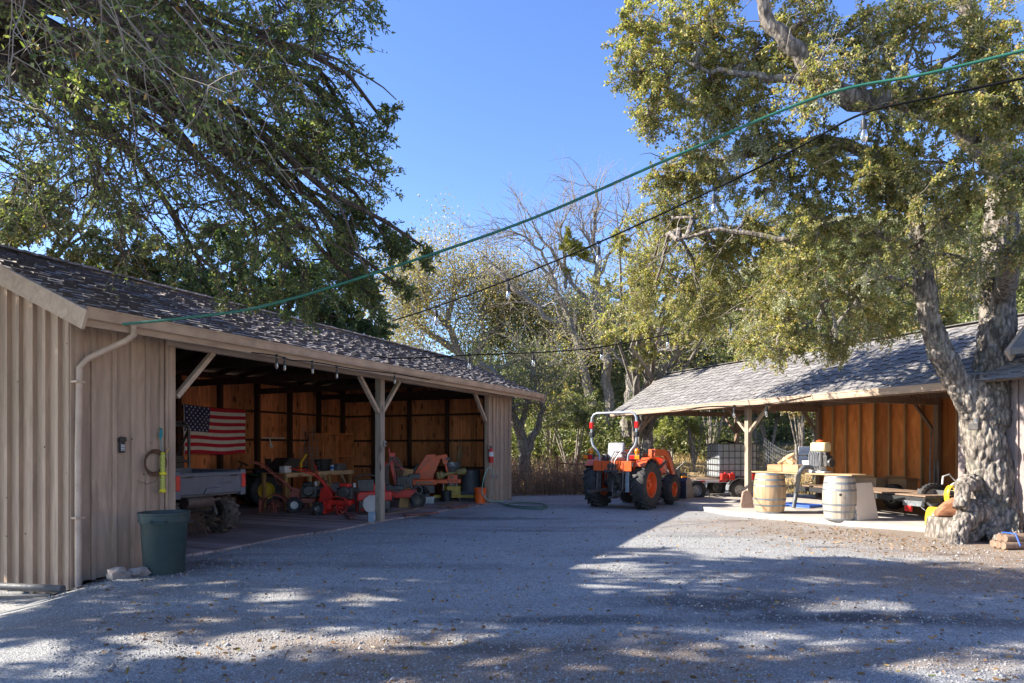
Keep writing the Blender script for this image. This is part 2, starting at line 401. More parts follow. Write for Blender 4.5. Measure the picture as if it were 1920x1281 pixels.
# interior lining
ln = MB()
boards(ln, -6.5, 6.65, .24, lambda x0, x1, i: ln.bx(x0, x1, 6.2, 6.225 + random.uniform(0, .008), 0, 3.5), gap=.006, jit=.25)
ln.build('back_wall_lining', M_lining, barn, 0)
for s0 in (6.70, -6.56):
    ln = MB()
    boards(ln, .05, 6.15, .25, lambda x0, x1, i: ln.bx(s0, s0 + .024, x0, x1, 0, min(ztop(x0), ztop(x1)) - .12), gap=.006, jit=.25)
    ln.build('end_wall_lining', M_lining, barn, 0)
for s in (-6.4, -5.2, -3.9, -2.6, -1.3, .05, 1.38, 2.72, 4.05, 5.38, 6.6):
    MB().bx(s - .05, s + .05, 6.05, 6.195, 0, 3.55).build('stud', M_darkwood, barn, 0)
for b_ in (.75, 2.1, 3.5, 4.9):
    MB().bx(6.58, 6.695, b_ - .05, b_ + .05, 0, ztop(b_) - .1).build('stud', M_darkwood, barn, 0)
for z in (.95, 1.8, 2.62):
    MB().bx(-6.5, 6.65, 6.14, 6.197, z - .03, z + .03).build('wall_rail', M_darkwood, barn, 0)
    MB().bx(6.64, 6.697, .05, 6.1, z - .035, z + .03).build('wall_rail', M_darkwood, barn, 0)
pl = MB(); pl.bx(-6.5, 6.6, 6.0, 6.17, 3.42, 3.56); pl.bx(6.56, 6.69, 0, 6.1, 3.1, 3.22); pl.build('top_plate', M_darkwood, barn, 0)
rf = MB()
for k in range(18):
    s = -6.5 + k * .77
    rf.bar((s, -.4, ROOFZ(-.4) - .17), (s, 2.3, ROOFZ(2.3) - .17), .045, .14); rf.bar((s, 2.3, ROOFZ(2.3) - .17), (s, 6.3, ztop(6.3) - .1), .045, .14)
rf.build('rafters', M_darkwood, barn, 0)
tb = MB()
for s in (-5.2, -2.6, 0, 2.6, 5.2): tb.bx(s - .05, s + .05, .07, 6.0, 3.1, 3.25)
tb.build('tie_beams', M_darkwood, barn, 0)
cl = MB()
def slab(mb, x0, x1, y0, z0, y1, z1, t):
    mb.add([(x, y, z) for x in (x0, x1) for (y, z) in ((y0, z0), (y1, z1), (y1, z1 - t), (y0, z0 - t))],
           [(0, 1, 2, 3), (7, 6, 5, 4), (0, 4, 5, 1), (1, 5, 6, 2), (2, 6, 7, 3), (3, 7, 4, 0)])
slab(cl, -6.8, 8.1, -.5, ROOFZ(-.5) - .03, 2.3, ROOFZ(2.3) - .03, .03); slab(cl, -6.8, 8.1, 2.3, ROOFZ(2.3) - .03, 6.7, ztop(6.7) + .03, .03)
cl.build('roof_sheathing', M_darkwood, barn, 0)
# roof shakes: rows of separate tabs inside one mesh
def shingles(mb, x0, x1, ye, ze, yr, zr, rows, wd, th, wj, lj, stag):
    d = Vector((0, yr - ye, zr - ze)); L = d.length; d.normalize(); nrm = Vector((0, -d.z, d.y))
    if nrm.z < 0: nrm = -nrm
    ex = L / rows
    for i in range(rows):
        x = x0 - random.random() * wd; k = i % 2
        while x < x1:
            ww = wd * (1 + random.uniform(-wj, wj)); a = max(x, x0); b_ = min(x + ww - .004, x1); k += 1
            if b_ - a > .02:
                off = random.uniform(0, lj) + (stag if k % 2 else 0); tt = th * random.uniform(.7, 1.5)
                p0 = Vector((0, ye, ze)) + d * max(-.02, i * ex - off); p1 = Vector((0, ye, ze)) + d * min(L, (i + 1) * ex + .03)
                q = [(p0 - nrm * .002), (p0 + nrm * (tt + th * .5)), (p1 + nrm * .004), (p1 - nrm * .004)]
                vs = [(xx, p.y, p.z) for xx in (a, b_) for p in q]; n0 = len(mb.v); mb.v += vs; up_ = yr > ye
                for f_ in [(0, 1, 2, 3), (7, 6, 5, 4), (0, 4, 5, 1), (1, 5, 6, 2), (2, 6, 7, 3)]:
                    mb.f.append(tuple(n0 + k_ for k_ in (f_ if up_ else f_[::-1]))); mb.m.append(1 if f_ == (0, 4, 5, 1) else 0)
            x += ww
sh = MB(); shingles(sh, -6.83, 8.13, -.56, ROOFZ(-.5) - .03, 2.33, ROOFZ(2.3) + .0, 19, .19, .024, .35, .02, .045)
for k in range(68): sh.box((-6.7 + k * .22, 2.3, ROOFZ(2.3) + .03), (.21, .26, .03), Matrix.Rotation(R(random.uniform(-4, 4)), 3, 'Y'))
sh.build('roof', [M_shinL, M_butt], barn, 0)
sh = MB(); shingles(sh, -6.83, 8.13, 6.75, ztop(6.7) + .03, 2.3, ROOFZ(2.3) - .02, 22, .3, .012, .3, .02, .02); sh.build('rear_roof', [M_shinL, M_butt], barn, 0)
# eave beam, gutter, fascia
MB().bx(-5.3, 6.75, -.06, .06, 3.05, 3.36).build('beam', M_taupex, barn, 0, .006)
MB().bx(-6.8, 8.1, -.5, -.47, 3.06, 3.2).build('eave_fascia', M_taupex, barn, 0, .004)
gt = MB(); pr = [(-.50, 3.27), (-.50, 3.15), (-.58, 3.14), (-.605, 3.19), (-.61, 3.26), (-.625, 3.275), (-.622, 3.255), (-.60, 3.25), (-.59, 3.20), (-.57, 3.16), (-.51, 3.17), (-.51, 3.27)]
gt.add([(x, y, z) for x in (-6.86, 8.16) for y, z in pr], [(i, (i + 1) % 12, (i + 1) % 12 + 12, i + 12) for i in range(12)] + [tuple(range(11, -1, -1)), tuple(range(12, 24))])
gt.build('gutter', M_gutter, barn, 30)
for s in (-6.87, 8.14):
    fm = MB(); fm.bar((s, -.62, ROOFZ(-.62) - .12), (s, 2.3, ROOFZ(2.3) - .12), .04, .24); fm.bar((s, 2.3, ROOFZ(2.3) - .12), (s, 6.7, ztop(6.7) - .1), .04, .22)
    fm.build('rake_board', M_taupex, barn, 0, .004)
# posts and braces
MB().bx(-.075, .075, -.075, .075, -.1, 3.05).build('post', M_greypost, barn, 0, .01)
for s in (-5.22, 5.24): MB().bx(s - .055, s + .055, -.07, .07, -.1, 3.05).build('post', M_taupe, barn, 0, .006)
for s, d in ((0, -1), (0, 1), (-5.16, 1), (5.18, -1)):
    MB().bar((s + d * .06, 0, 2.33), (s + d * .72, 0, 3.05), .07, .09, (0, 1, 0)).build('brace', M_taupex, barn, 0, .004)
# downspout
ds = MB(); ds.tube([(-6.2, -.56, 3.15), (-6.2, -.56, 3.03), (-6.25, -.5, 2.96), (-6.52, -.16, 2.72), (-6.6, -.11, 2.6), (-6.62, -.11, 1.5), (-6.62, -.11, -.12), (-6.66, -.22, -.2)], .04, 10)
for z in (2.4, .7): ds.bx(-6.68, -6.56, -.16, -.06, z, z + .025)
ds.build('downspout', M_gutter, barn, 50)
# deck floor
fl = MB(); boards(fl, -5.3, 6.7, .19, lambda x0, x1, i: fl.bx(x0, x1, -.12 - (.07 * math.sin(i * .4)), 6.15, -.12, .028 + random.uniform(0, .004)), gap=.006, jit=.1)
fl.build('floor', M_deck, barn, 0)

# ---------------------------------------------------------------- right shed: local x towards the camera (v), local y into the shed (w2)
PS = Vector((6.02, 17.4, 0)); AS = math.atan2(-.922, .387)
SM_ = Matrix.Translation(PS) @ Matrix.Rotation(AS, 4, 'Z')
def sw(t, d, z=0): return SM_ @ Vector((t, d, z))
shed = thing('open_shed', 'open post shed with a grey shingle roof and orange plywood back wall, right', 'shed', PS, AS)
EZ, RZ_, RD = 2.74, 4.09, 1.6
def srz(d): return EZ + (RZ_ - EZ) * (d + .5) / (RD + .5) if d < RD else RZ_ - (d - RD) * .40
cl = MB(); slab(cl, -5.7, 9, -.5, srz(-.5) - .03, RD, RZ_ - .03, .025); slab(cl, -5.7, 9, RD, RZ_ - .03, 4.75, srz(4.75) - .03, .025)
cl.build('roof_sheathing', M_shednat, shed, 0)
sh = MB(); shingles(sh, -5.76, 9, -.56, EZ - .03, RD + .02, RZ_, 14, .17, .016, .1, .012, .06)
for k in range(58): sh.box((-5.6 + k * .25, RD, RZ_ + .008), (.24, .24, .014))
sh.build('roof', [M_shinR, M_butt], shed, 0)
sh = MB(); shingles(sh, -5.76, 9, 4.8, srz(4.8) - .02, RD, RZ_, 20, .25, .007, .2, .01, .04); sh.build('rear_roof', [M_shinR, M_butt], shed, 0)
gt = MB(); gt.add([(x, y + .0, z - .54) for x in (-5.78, 5.6) for y, z in pr], [(i, (i + 1) % 12, (i + 1) % 12 + 12, i + 12) for i in range(12)] + [tuple(range(11, -1, -1)), tuple(range(12, 24))])
gt.build('gutter', M_taupex, shed, 30)
MB().bx(-5.74, 5.6, -.49, -.46, 2.58, 2.70).build('eave_fascia', M_shednat, shed, 0)
MB().bx(-5.4, 5.5, -.05, .05, 2.62, 2.84).build('beam', M_shednat, shed, 0, .005)
MB().bx(-5.4, 5.5, 4.13, 4.23, 2.80, 2.99).build('rear_beam', M_shednat, shed, 0, .005)
for t_ in (-5.74,):
    fm = MB(); fm.bar((t_, -.55, srz(-.55) - .1), (t_, RD, RZ_ - .1), .035, .18); fm.bar((t_, RD, RZ_ - .1), (t_, 4.75, srz(4.75) - .1), .035, .18)
    fm.build('rake_board', M_taupex, shed, 0)
rf = MB()
for k in range(15):
    t_ = -5.4 + k * .78
    rf.bar((t_, -.45, srz(-.45) - .13), (t_, RD, RZ_ - .13), .04, .13); rf.bar((t_, RD, RZ_ - .13), (t_, 4.6, srz(4.6) - .13), .04, .13)
rf.build('rafters', M_shednat, shed, 0)
tb = MB()
for t_ in (-5.2, -1.55, 2.15): tb.bx(t_ - .045, t_ + .045, .05, 4.12, 2.64, 2.8)
tb.build('tie_beams', M_shednat, shed, 0)
for t_, d_ in ((-5.23, 0), (0, 0), (-5.23, 4.18), (-1.55, 4.06), (2.15, 4.04)):
    MB().bx(t_ - .065, t_ + .065, d_ - .065, d_ + .065, .05, 2.64 if d_ == 0 else 2.8).build('post', M_greypost if d_ == 0 else M_shednat, shed, 0, .008)
for t_, d_, s, z0, z1 in ((0, 0, -1, 1.98, 2.62), (0, 0, 1, 1.98, 2.62), (-5.23, 0, 1, 1.98, 2.62), (-5.23, 4.18, -1, 2.05, 2.8), (-5.23, 4.18, 1, 2.05, 2.8), (-1.55, 4.06, -1, 2.0, 2.85), (2.15, 4.02, -1, 1.95, 2.9)):
    MB().bar((t_ + s * .05, d_, z0), (t_ + s * .72, d_, z1), .06, .09, (0, 1, 0)).build('brace', M_greypost if d_ == 0 else M_shednat, shed, 0, .004)
MB().bar((-5.2, .05, 2.0), (-5.2, .75, 2.7), .06, .09).build('brace', M_greypost, shed, 0, .004)
M_tan = wood('tan_stud', (.52, .33, .16), (.38, .22, .10), None, 'z', .2, .7, 12)
pw = MB(); boards(pw, -1.6, 5.55, .46, lambda x0, x1, i: pw.bx(x0, x1, 4.2, 4.215, .08, 2.86), gap=.003, jit=.02)
pw.build('plywood_wall', M_ply, shed, 0)
t_ = -1.55 + .46
while t_ < 5.4:
    MB().bx(t_ - .02, t_ + .02, 4.095, 4.197, .1, 2.8).build('stud', M_tan, shed, 0); t_ += .46
MB().bx(-1.6, 5.5, 4.10, 4.197, .06, .1).build('sole_plate', M_shednat, shed, 0)
# closed end of the shed
en = MB(); boards(en, 5.55, 9, .3, lambda x0, x1, i: (en.bx(x0, x1, -.02, 0, -.05, 2.75), en.bx(x1 - .05, x1, -.05, -.021, -.05, 2.75)), jit=.05)
en.bx(5.45, 5.57, -.065, .05, -.05, 2.7); en.bx(5.5, 5.53, .05, 4.2, -.05, 2.9)
en.build('end_siding', mat('mauve_paint', (.36, .29, .27), (.25, .2, .185), 3, .75, bump=.1), shed, 0)
slabm = MB(); P0 = SM_.inverted() @ Vector((4.3, 19.6, 0)); e = [SM_.inverted() @ Vector(p) for p in ((5.0, 15.95, 0), (5.6, 15.2, 0), (6.45, 14.2, 0), (7.1, 13.35, 0), (8.05, 12.4, 0))]
poly = [(P0.x, P0.y)] + [(p.x, p.y) for p in e] + [(5.6, .1), (5.6, 4.4), (-5.6, 4.4), (-5.6, -.3)]
slabm.add([(x, y, z) for z in (-.1, .1) for x, y in poly], [tuple(range(len(poly) - 1, -1, -1)), tuple(range(len(poly), 2 * len(poly)))] + [(i, (i + 1) % len(poly), (i + 1) % len(poly) + len(poly), i + len(poly)) for i in range(len(poly))])
slabm.build('floor_slab', M_concrete, shed, 0, .01)
# taller building beyond the oak
tall = thing('tall_barn', 'tall brown barn wall with a steep roof edge behind the oak trunk, far right', 'barn', PS, AS)
tw = MB(); boards(tw, 6.75, 12, .3, lambda x0, x1, i: (tw.bx(x0, x1, -.28, -.26, -.05, 3.3), tw.bx(x1 - .05, x1, -.31, -.281, -.05, 3.3)), jit=.05)
tw.bx(6.7, 12, -.34, -.24, 3.1, 3.25); tw.bx(6.75, 6.78, -.2, 6, 2.6, 3.3)
tw.build('siding', MATS['mauve_paint'], tall, 0)
gw = MB(); gw.add([(x, y, z) for x in (6.75, 6.8) for y, z in ((-.3, 3.3), (6, 3.3), (2.9, 6.2))], [(0, 1, 2), (5, 4, 3), (0, 3, 4, 1), (1, 4, 5, 2), (2, 5, 3, 0)]); gw.build('gable', MATS['mauve_paint'], tall, 0)
rfm = MB(); slab(rfm, 6.6, 12, -.5, 3.2, 2.9, 6.35, .1); slab(rfm, 6.6, 12, 2.9, 6.35, 6.4, 3.2, .1); rfm.build('roof', M_shinR, tall, 0)
fm = MB(); fm.bar((6.58, -.52, 3.08), (6.58, 2.9, 6.27), .04, .2); fm.build('rake_board', M_taupex, tall, 0)

# ---------------------------------------------------------------- vegetation
def barkmat(name, a, b_, sc=1.0):
    m, t, b, o = nodes(name); v = coords(t, (6 * sc, 6 * sc, 2 * sc))
    n1 = noi(t, v, 2.2, 8, .7, .6); v1 = vor(t, v, 3.2, 'Distance')
    c = mixc(t, mapr(t, n1, .35, .62), a, b_); c = mixc(t, mapr(t, v1, .35, .75, 0, .75), c, tuple(x * .3 for x in b_))
    c = mixc(t, mapr(t, noi(t, coords(t), 3.3, 6, .7), .55, .7, 0, .6), c, (.23, .24, .17))
    lnk(t, c, b.inputs['Base Color']); b.inputs['Roughness'].default_value = .9
    bumpn(t, b, mixc(t, .5, n1, v1), .9, .03); MATS[name] = m; return m
M_bark = barkmat('oak_bark', (.40, .35, .30), (.13, .105, .085)); M_barkd = barkmat('dark_bark', (.12, .09, .065), (.05, .038, .03), 2)
M_barkp = barkmat('pale_bark', (.40, .36, .30), (.20, .17, .14), 1.5)
M_twig = mat('twig', (.15, .115, .09), (.07, .05, .04), 9, .85); M_twigp = mat('grey_twig', (.30, .26, .21), (.18, .15, .12), 9, .85)
L_dark = leafmat('dark_leaves', [(0, (.065, .09, .045)), (.5, (.125, .16, .078)), (.88, (.23, .265, .12)), (.96, (.34, .31, .14)), (1, (.42, .22, .10))], .48)
L_ever = leafmat('evergreen_leaves', [(0, (.045, .075, .030)), (.5, (.085, .125, .050)), (1, (.17, .20, .08))], 0.3)
L_live = leafmat('live_oak_leaves', [(0, (.13, .15, .06)), (.4, (.26, .265, .115)), (.74, (.40, .37, .175)), (.88, (.54, .45, .22)), (.95, (.56, .30, .12)), (1, (.48, .42, .31))], .45)
L_pale = leafmat('pale_leaves', [(0, (.20, .19, .095)), (.5, (.36, .31, .165)), (.85, (.50, .40, .235)), (1, (.56, .37, .2))], 0.35)
L_brush = leafmat('brush_leaves', [(0, (.085, .11, .045)), (.5, (.17, .195, .080)), (.85, (.28, .28, .125)), (1, (.40, .35, .19))], 0.3)
L_lime = leafmat('lime_leaves', [(0, (.16, .19, .06)), (.6, (.28, .30, .09)), (1, (.44, .42, .16))], 0.35)
L_moss = leafmat('lichen', [(0, (0.336, 0.350, 0.238)), (1, (0.560, 0.560, 0.406))], .3)
L_mist = leafmat('mistletoe', [(0, (.24, .25, .05)), (1, (.42, .38, .09))], 0.3)

class Tw:      # many thin 3-sided twigs gathered in numpy
    def __init__(s): s.V = []; s.F = []; s.n = 0
    def chain(s, pts, r0, r1, k=3):
        P = np.asarray(pts, float); m = len(P)
        T = np.gradient(P, axis=0); T /= (np.linalg.norm(T, axis=1, keepdims=True) + 1e-9)
        A = np.array([.31, .77, .55]); S = np.cross(T, A); S /= (np.linalg.norm(S, axis=1, keepdims=True) + 1e-9); N = np.cross(T, S)
        r = np.linspace(r0, r1, m)[:, None]
        ring = [P + (S * math.cos(a) + N * math.sin(a)) * r for a in [2 * math.pi * i / k for i in range(k)]]
        V = np.stack(ring, 1).reshape(-1, 3)
        F_ = [(s.n + i * k + j, s.n + i * k + (j + 1) % k, s.n + (i + 1) * k + (j + 1) % k, s.n + (i + 1) * k + j) for i in range(m - 1) for j in range(k)]
        s.V.append(V); s.F += F_; s.n += len(V)
    def build(s, name, m, parent):
        if s.n: return npmesh(name, np.concatenate(s.V), np.array(s.F), m, parent, True)
def walk(p, d, L, m, wob, droop=0):
    pts = [np.array(p, float)]; d = np.array(d, float); d /= np.linalg.norm(d) + 1e-9
    for i in range(m):
        d = d + rng.normal(size=3) * wob + np.array([0, 0, -droop]); d /= np.linalg.norm(d)
        pts.append(pts[-1] + d * L / m)
    return np.array(pts)
def curve(a, b_, m=8, sag=.1, wob=.04):
    a = np.array(a, float); b_ = np.array(b_, float); L = np.linalg.norm(b_ - a); w_ = rng.normal(size=3) * wob * L
    out = []
    for i in range(m + 1):
        t = i / m; p = a + (b_ - a) * t; p = p + np.array([0, 0, 1]) * sag * L * math.sin(math.pi * t) + w_ * math.sin(2 * math.pi * t)
        p += rng.normal(size=3) * .012 * L * (1 if 0 < i < m else 0); out.append(p)
    return np.array(out)
def lobe(tw, LV, c, r, ntw, nlf, ll, lw, root=None, aniso=(1, 1, 1), droop=.1, hexa=False, tr=.007, outward=.9, bias=None, sub=2):
    """twigs leave a few secondary branches near the lobe centre and carry leaves along their outer part"""
    c = np.array(c, float); r = np.array(aniso, float) * r; P = []; D = []
    nb = max(3, ntw // 14); rr = float(np.mean(r)); bs = []
    for i in range(nb):
        d = rng.normal(size=3); d /= np.linalg.norm(d)
        if bias is not None: d = d + np.array(bias); d /= np.linalg.norm(d)
        w_ = walk(c + rng.normal(size=3) * r * .12, d * r, rr * rng.uniform(.5, .85), 6, .22, droop * .5)
        tw.chain(w_, tr * 2.2, tr, 4); bs.append(w_)
    for i in range(ntw):
        b_ = bs[rng.integers(nb)]; j = rng.integers(1, len(b_)); p = b_[j]
        d = (p - c) / (rr + 1e-6) * outward + rng.normal(size=3) * .75; d /= np.linalg.norm(d) + 1e-9
        L = rr * rng.uniform(.3, .62); w_ = walk(p, d, L, 5, .25, droop); tw.chain(w_, tr, tr * .35)
        n = max(1, int(nlf / ntw * rng.uniform(.4, 1.6)))
        seg = rng.uniform(.25, 1, n) ** .8 * (len(w_) - 1.001); k = seg.astype(int); f = (seg - k)[:, None]
        q = w_[k] * (1 - f) + w_[k + 1] * f; dd = w_[k + 1] - w_[k]; dd /= (np.linalg.norm(dd, axis=1, keepdims=True) + 1e-9)
        P.append(q + rng.normal(size=(n, 3)) * ll * .4); D.append(dd * .8 + rng.normal(size=(n, 3)) * .7)
    P = np.concatenate(P); D = np.concatenate(D); n = len(P)
    LV.append((P, D, ll * rng.uniform(.6, 1.25, n), lw * rng.uniform(.7, 1.2, n)))
def leaves(name, LV, m, parent, hexa=False):
    P = np.concatenate([l[0] for l in LV]); D = np.concatenate([l[1] for l in LV]); L = np.concatenate([l[2] for l in LV]); W = np.concatenate([l[3] for l in LV])
    V_, F_, k = leafgeo(P, D, L, W, hexa); return npmesh(name, V_, F_, m, parent, False, k)

# --- near oak, left: trunk out of frame, limbs sweep down to the right over the barn
oak = thing('oak_tree', 'near oak with drooping dark green branches hanging over the barn roof, upper left', 'tree', (-9.5, 3.0, -.2))
O = Vector((-9.5, 3.0, -.2)); tw = Tw(); LV = []
trunk = MB(); fork = Vector((-9.2, 3.4, 3.2))
trunk.tube([O - O, Vector((.1, .1, 1.2)), Vector((.15, .3, 2.4)), fork - O], [.55, .42, .4, .38], 14)
trunk.build('trunk', M_barkd, oak)
LB = [  # px, py, depth, radius, leaves, twigs
 (600, 40, 8, .85, 2600, 90), (555, 180, 8, 1.0, 3800, 110), (650, 225, 8.4, .55, 1000, 40), (600, 330, 8.3, .85, 3400, 100), (640, 420, 8.8, .7, 2500, 80),
 (735, 465, 8.6, .45, 2200, 50), (790, 460, 8.6, .26, 600, 20), (725, 235, 8.6, .40, 900, 30), (700, 560, 9.2, .38, 1000, 26), (755, 540, 9, .26, 420, 14), (680, 400, 8.8, .4, 1100, 26), (660, 300, 8.6, .4, 900, 24), (640, 520, 9.2, .65, 2600, 80), (455, 90, 6.6, .95, 3000, 100), (400, 280, 7.4, 1.05, 2700, 140), (480, 420, 8.2, 1.0, 3400, 130),
 (560, 500, 9.0, .8, 2800, 90), (230, 70, 4.6, .75, 1500, 90), (90, 60, 5.2, .95, 2400, 110), (280, 190, 6.0, .95, 1500, 130), (80, 200, 6.2, 1.0, 1500, 140),
 (200, 330, 8, 1.05, 1000, 170), (330, 400, 9, .95, 1100, 150), (60, 330, 9, .9, 700, 120), (350, 20, 5.6, .8, 2200, 70), (480, 240, 8.6, 1.0, 3000, 90),
 (500, -60, 7.0, 1.1, 2600, 60), (250, -120, 6.0, 1.2, 2200, 60), (700, 320, 9.0, .4, 520, 24), (430, 530, 8.8, .5, 900, 60), (-120, 100, 6, 1.2, 2200, 60), (-150, 350, 8, 1.2, 1200, 60)]
lobes = [(at(px, py, Y), r, nl, nt_) for px, py, Y, r, nl, nt_ in LB]
WB = [((-2.2, 4.2, 6.6), 1.2), ((-4.4, 5.5, 8.2), 1.5), ((-7, 4.5, 7.6), 1.6), ((-6, 7.4, 8.8), 1.5), ((-3.4, 7.0, 8.2), 1.2), ((-8.6, 7.8, 7.4), 1.5), ((-10.5, 6.0, 7.2), 1.7), ((-9.5, 9.6, 8.0), 1.4), ((-11.5, 9.2, 6.5), 1.6),  # unseen lobes out of frame, added to shade the yard and gable wall
      ((-10.7, 8.9, 3.5), 1.0), ((-10.9, 9.3, 5.8), 1.0), ((-12.6, 9.3, 4.2), 1.2), ((-12.0, 8.6, 7.0), 1.2), ((-9.4, 8.7, 3.0), .6), ((-12, 9, 5.2), 1.2), ((-10.4, 9.1, 4.5), .9), ((-13.6, 9.4, 6.4), 1.3), ((-9.6, 5.2, 6.0), 1.4), ((-7.6, 4.2, 5.6), 1.2), ((-10.8, 6.6, 5.6), 1.3), ((-6.4, 3.0, 5.8), 1.2), ((-12.4, 4.6, 6.6), 1.5), ((-4.8, 2.6, 6.2), 1.1), ((-9, 2.4, 6.4), 1.5), ((-12.5, 6, 5), 1.6), ((-13, 2, 6), 1.8), ((-10, 0, 7), 1.8), ((-6.5, 1.5, 7.5), 1.7), ((-3.5, 1.6, 6.8), 1.3), ((-8.5, 5.2, 9.6), 1.5), ((-12, 10.5, 8.2), 1.4), ((-13.5, 7.5, 8.5), 1.6), ((-6.8, 8.9, 7.2), 1.1), ((-15, 4.5, 8), 1.6), ((-14.5, 9, 6), 1.6), ((-16.5, 7.5, 7), 1.7), ((-13, 8, 6.6), 1.4), ((-17, 10.5, 8), 1.7), ((-15, 2, 6.5), 1.6), ((-11, 3.5, 7.5), 1.5), ((-6, 6, 6.4), 1.0), ((-8.2, 6.6, 6.8), 1.1)]
lobes += [(Vector(p), r, -int(4200 * r * r), 60) for p, r in WB]
limbs = MB(); hubs = [(-7.2, 4.6, 4.6), (-7.6, 6.4, 5.0), (-6.6, 3.6, 5.8), (-9.5, 6.5, 6.2), (-10.5, 3.5, 6.2), (-5.4, 6.0, 5.8), (-5.0, 4.0, 5.2)]
hubs = [Vector(h) for h in hubs]
for i, h in enumerate(hubs):
    src = fork if i < 5 else hubs[0]
    c = curve(src, h, 7, .08, .05); limbs.tube([Vector(p) - O for p in c], [.24 - .018 * k for k in range(8)], 8)
for p, r, nl, nt_ in lobes:
    h = min(hubs, key=lambda q: (q - p).length); c = curve(h, p, 8, .10, .06)
    limbs.tube([Vector(q) - O for q in c], [.085 - .0085 * k for k in range(9)], 7)
    for q in (3, 5, 6):
        e_ = walk(c[q], Vector(c[q] - c[q - 1]).normalized() + Vector((.3, 0, -.25)), 1.1, 6, .18, .06); tw.chain(e_ - np.array(O), .018, .006, 5)
    off_ = nl < 0; lobe(tw, LV, p - O, r * 1.06, nt_, int(abs(nl) * (1.3 if off_ else 1.02)), .08 if off_ else .051 if p.y > 6.2 else .048, .038 if off_ else .022, droop=.10, bias=(.45, .1, -.25), tr=.0065, hexa=True)
limbs.build('limbs', M_barkd, oak); tw.build('twigs', M_twig, oak)
tn = Tw(); src_ = [at(x, y, d) for x, y, d in ((-60, -60, 4.2), (60, -80, 3.8), (180, -90, 3.6), (320, -80, 3.8), (420, -60, 4.6), (-80, 80, 4.4), (-60, 180, 5))]
for k in range(24):
    p = src_[k % 7] + Vector(rng.normal(size=3)) * .18; w_ = walk(p - O, np.array([.55, .05, -.75]) + rng.normal(size=3) * .35, random.uniform(.6, 1.4), 9, .13, .03); tn.chain(w_, .0048, .002, 4)
    for j in range(5): e_ = walk(w_[rng.integers(2, 9)], np.array([.4, 0, -.6]) + rng.normal(size=3) * .6, .4, 4, .25, .05); tn.chain(e_, .003, .0012); n_ = 5; q_ = e_[rng.integers(1, 5, n_)]; LV.append((q_, rng.normal(size=(n_, 3)) + np.array([.3, 0, -.5]), rng.uniform(.03, .055, n_), rng.uniform(.015, .024, n_)))
tn.build('near_twigs', M_twigp, oak)
leaves('leaves', LV, L_dark, oak, True)

# --- right oak with forked trunk
T0 = gp(1862, 1012); T0.z = 0
roak = thing('live_oak', 'big forked live oak with pale flaking bark beside the shed, right', 'tree', T0)
tm = MB()
def loc(px, py, Y): return at(px, py, Y) - T0
Yt = T0.y
tm.tube([loc(1878, 1040, Yt), loc(1868, 960, Yt), loc(1856, 880, Yt), loc(1842, 810, Yt), loc(1830, 745, Yt), loc(1826, 700, Yt)], [.46, .38, .36, .34, .31, .27], 20)
tm.tube([loc(1830, 790, Yt), loc(1800, 720, Yt - .05), loc(1765, 660, Yt - .1), loc(1742, 590, Yt - .15), loc(1728, 500, Yt - .2), loc(1716, 420, Yt - .2), loc(1722, 350, Yt - .3)], [.25, .22, .20, .18, .16, .14, .10], 14)
tm.tube([loc(1848, 800, Yt), loc(1862, 690, Yt + .05), loc(1872, 600, Yt + .1), loc(1868, 520, Yt + .1), loc(1878, 420, Yt + .15), loc(1876, 330, Yt + .2)], [.36, .30, .285, .27, .25, .21], 16)
tm.tube([loc(1846, 960, Yt - .1), loc(1822, 955, Yt - .25), loc(1800, 985, Yt - .4), loc(1786, 1030, Yt - .5)], [.26, .22, .19, .2], 12)
tm.tube([loc(1822, 905, Yt - .1), loc(1806, 915, Yt - .3), loc(1800, 955, Yt - .42)], [.16, .16, .13], 10)
tm.ell(loc(1945, 1010, Yt - .1), (.48, .4, .40), 16, 10, .3); tm.ell(loc(1905, 950, Yt), (.34, .34, .5), 14, 10, .3); tm.ell(loc(1790, 1025, Yt - .5), (.26, .26, .12), 12, 8, .3)
for a_ in (200, 235, 262, 300, 335): tm.tube([Vector((.25 * math.cos(R(a_)) + .1, .25 * math.sin(R(a_)), .45)), Vector((.62 * math.cos(R(a_)) + .1, .55 * math.sin(R(a_)), .08)), Vector((1.05 * math.cos(R(a_ + 8)) + .1, .9 * math.sin(R(a_ + 8)), -.06))], [.2, .15, .07], 8)
tk = tm.build('trunk', M_bark, roak)
r_ = tk.modifiers.new('fuse', 'REMESH'); r_.mode = 'VOXEL'; r_.voxel_size = .019; r_.use_smooth_shade = True
def bake_bark(o, sc=10, depth=.036, lump=.06):
    dg = bpy.context.evaluated_depsgraph_get(); dg.update(); me = bpy.data.meshes.new_from_object(o.evaluated_get(dg)); o.modifiers.clear()
    n_ = len(me.vertices); co = np.empty(n_ * 3, np.float32); me.vertices.foreach_get('co', co); co = co.reshape(-1, 3); nr = np.empty(n_ * 3, np.float32); me.vertices.foreach_get('normal', nr); nr = nr.reshape(-1, 3)
    out = np.empty(n_)
    for i in range(n_):
        p = Vector(co[i].tolist()); q = Vector((p.x * sc, p.y * sc, p.z * sc * .27)); w_ = noise.noise_vector(p * 3.1) * .55
        d = noise.voronoi(q + w_)[0]; c = min(1, (d[1] - d[0]) / .34); d2 = noise.voronoi((q + w_) * 2.6)[0]; c2 = min(1, (d2[1] - d2[0]) / .3)
        out[i] = -depth * (1 - c) ** 1.6 - depth * .3 * (1 - c2) + lump * noise.noise(p * 2.3) + .012 * noise.noise(p * 14)
    co += nr * out[:, None]; me.vertices.foreach_set('co', co.ravel()); me.update(); me.materials.clear(); me.materials.append(M_bark); me.shade_smooth(); o.data = me
bake_bark(tk)
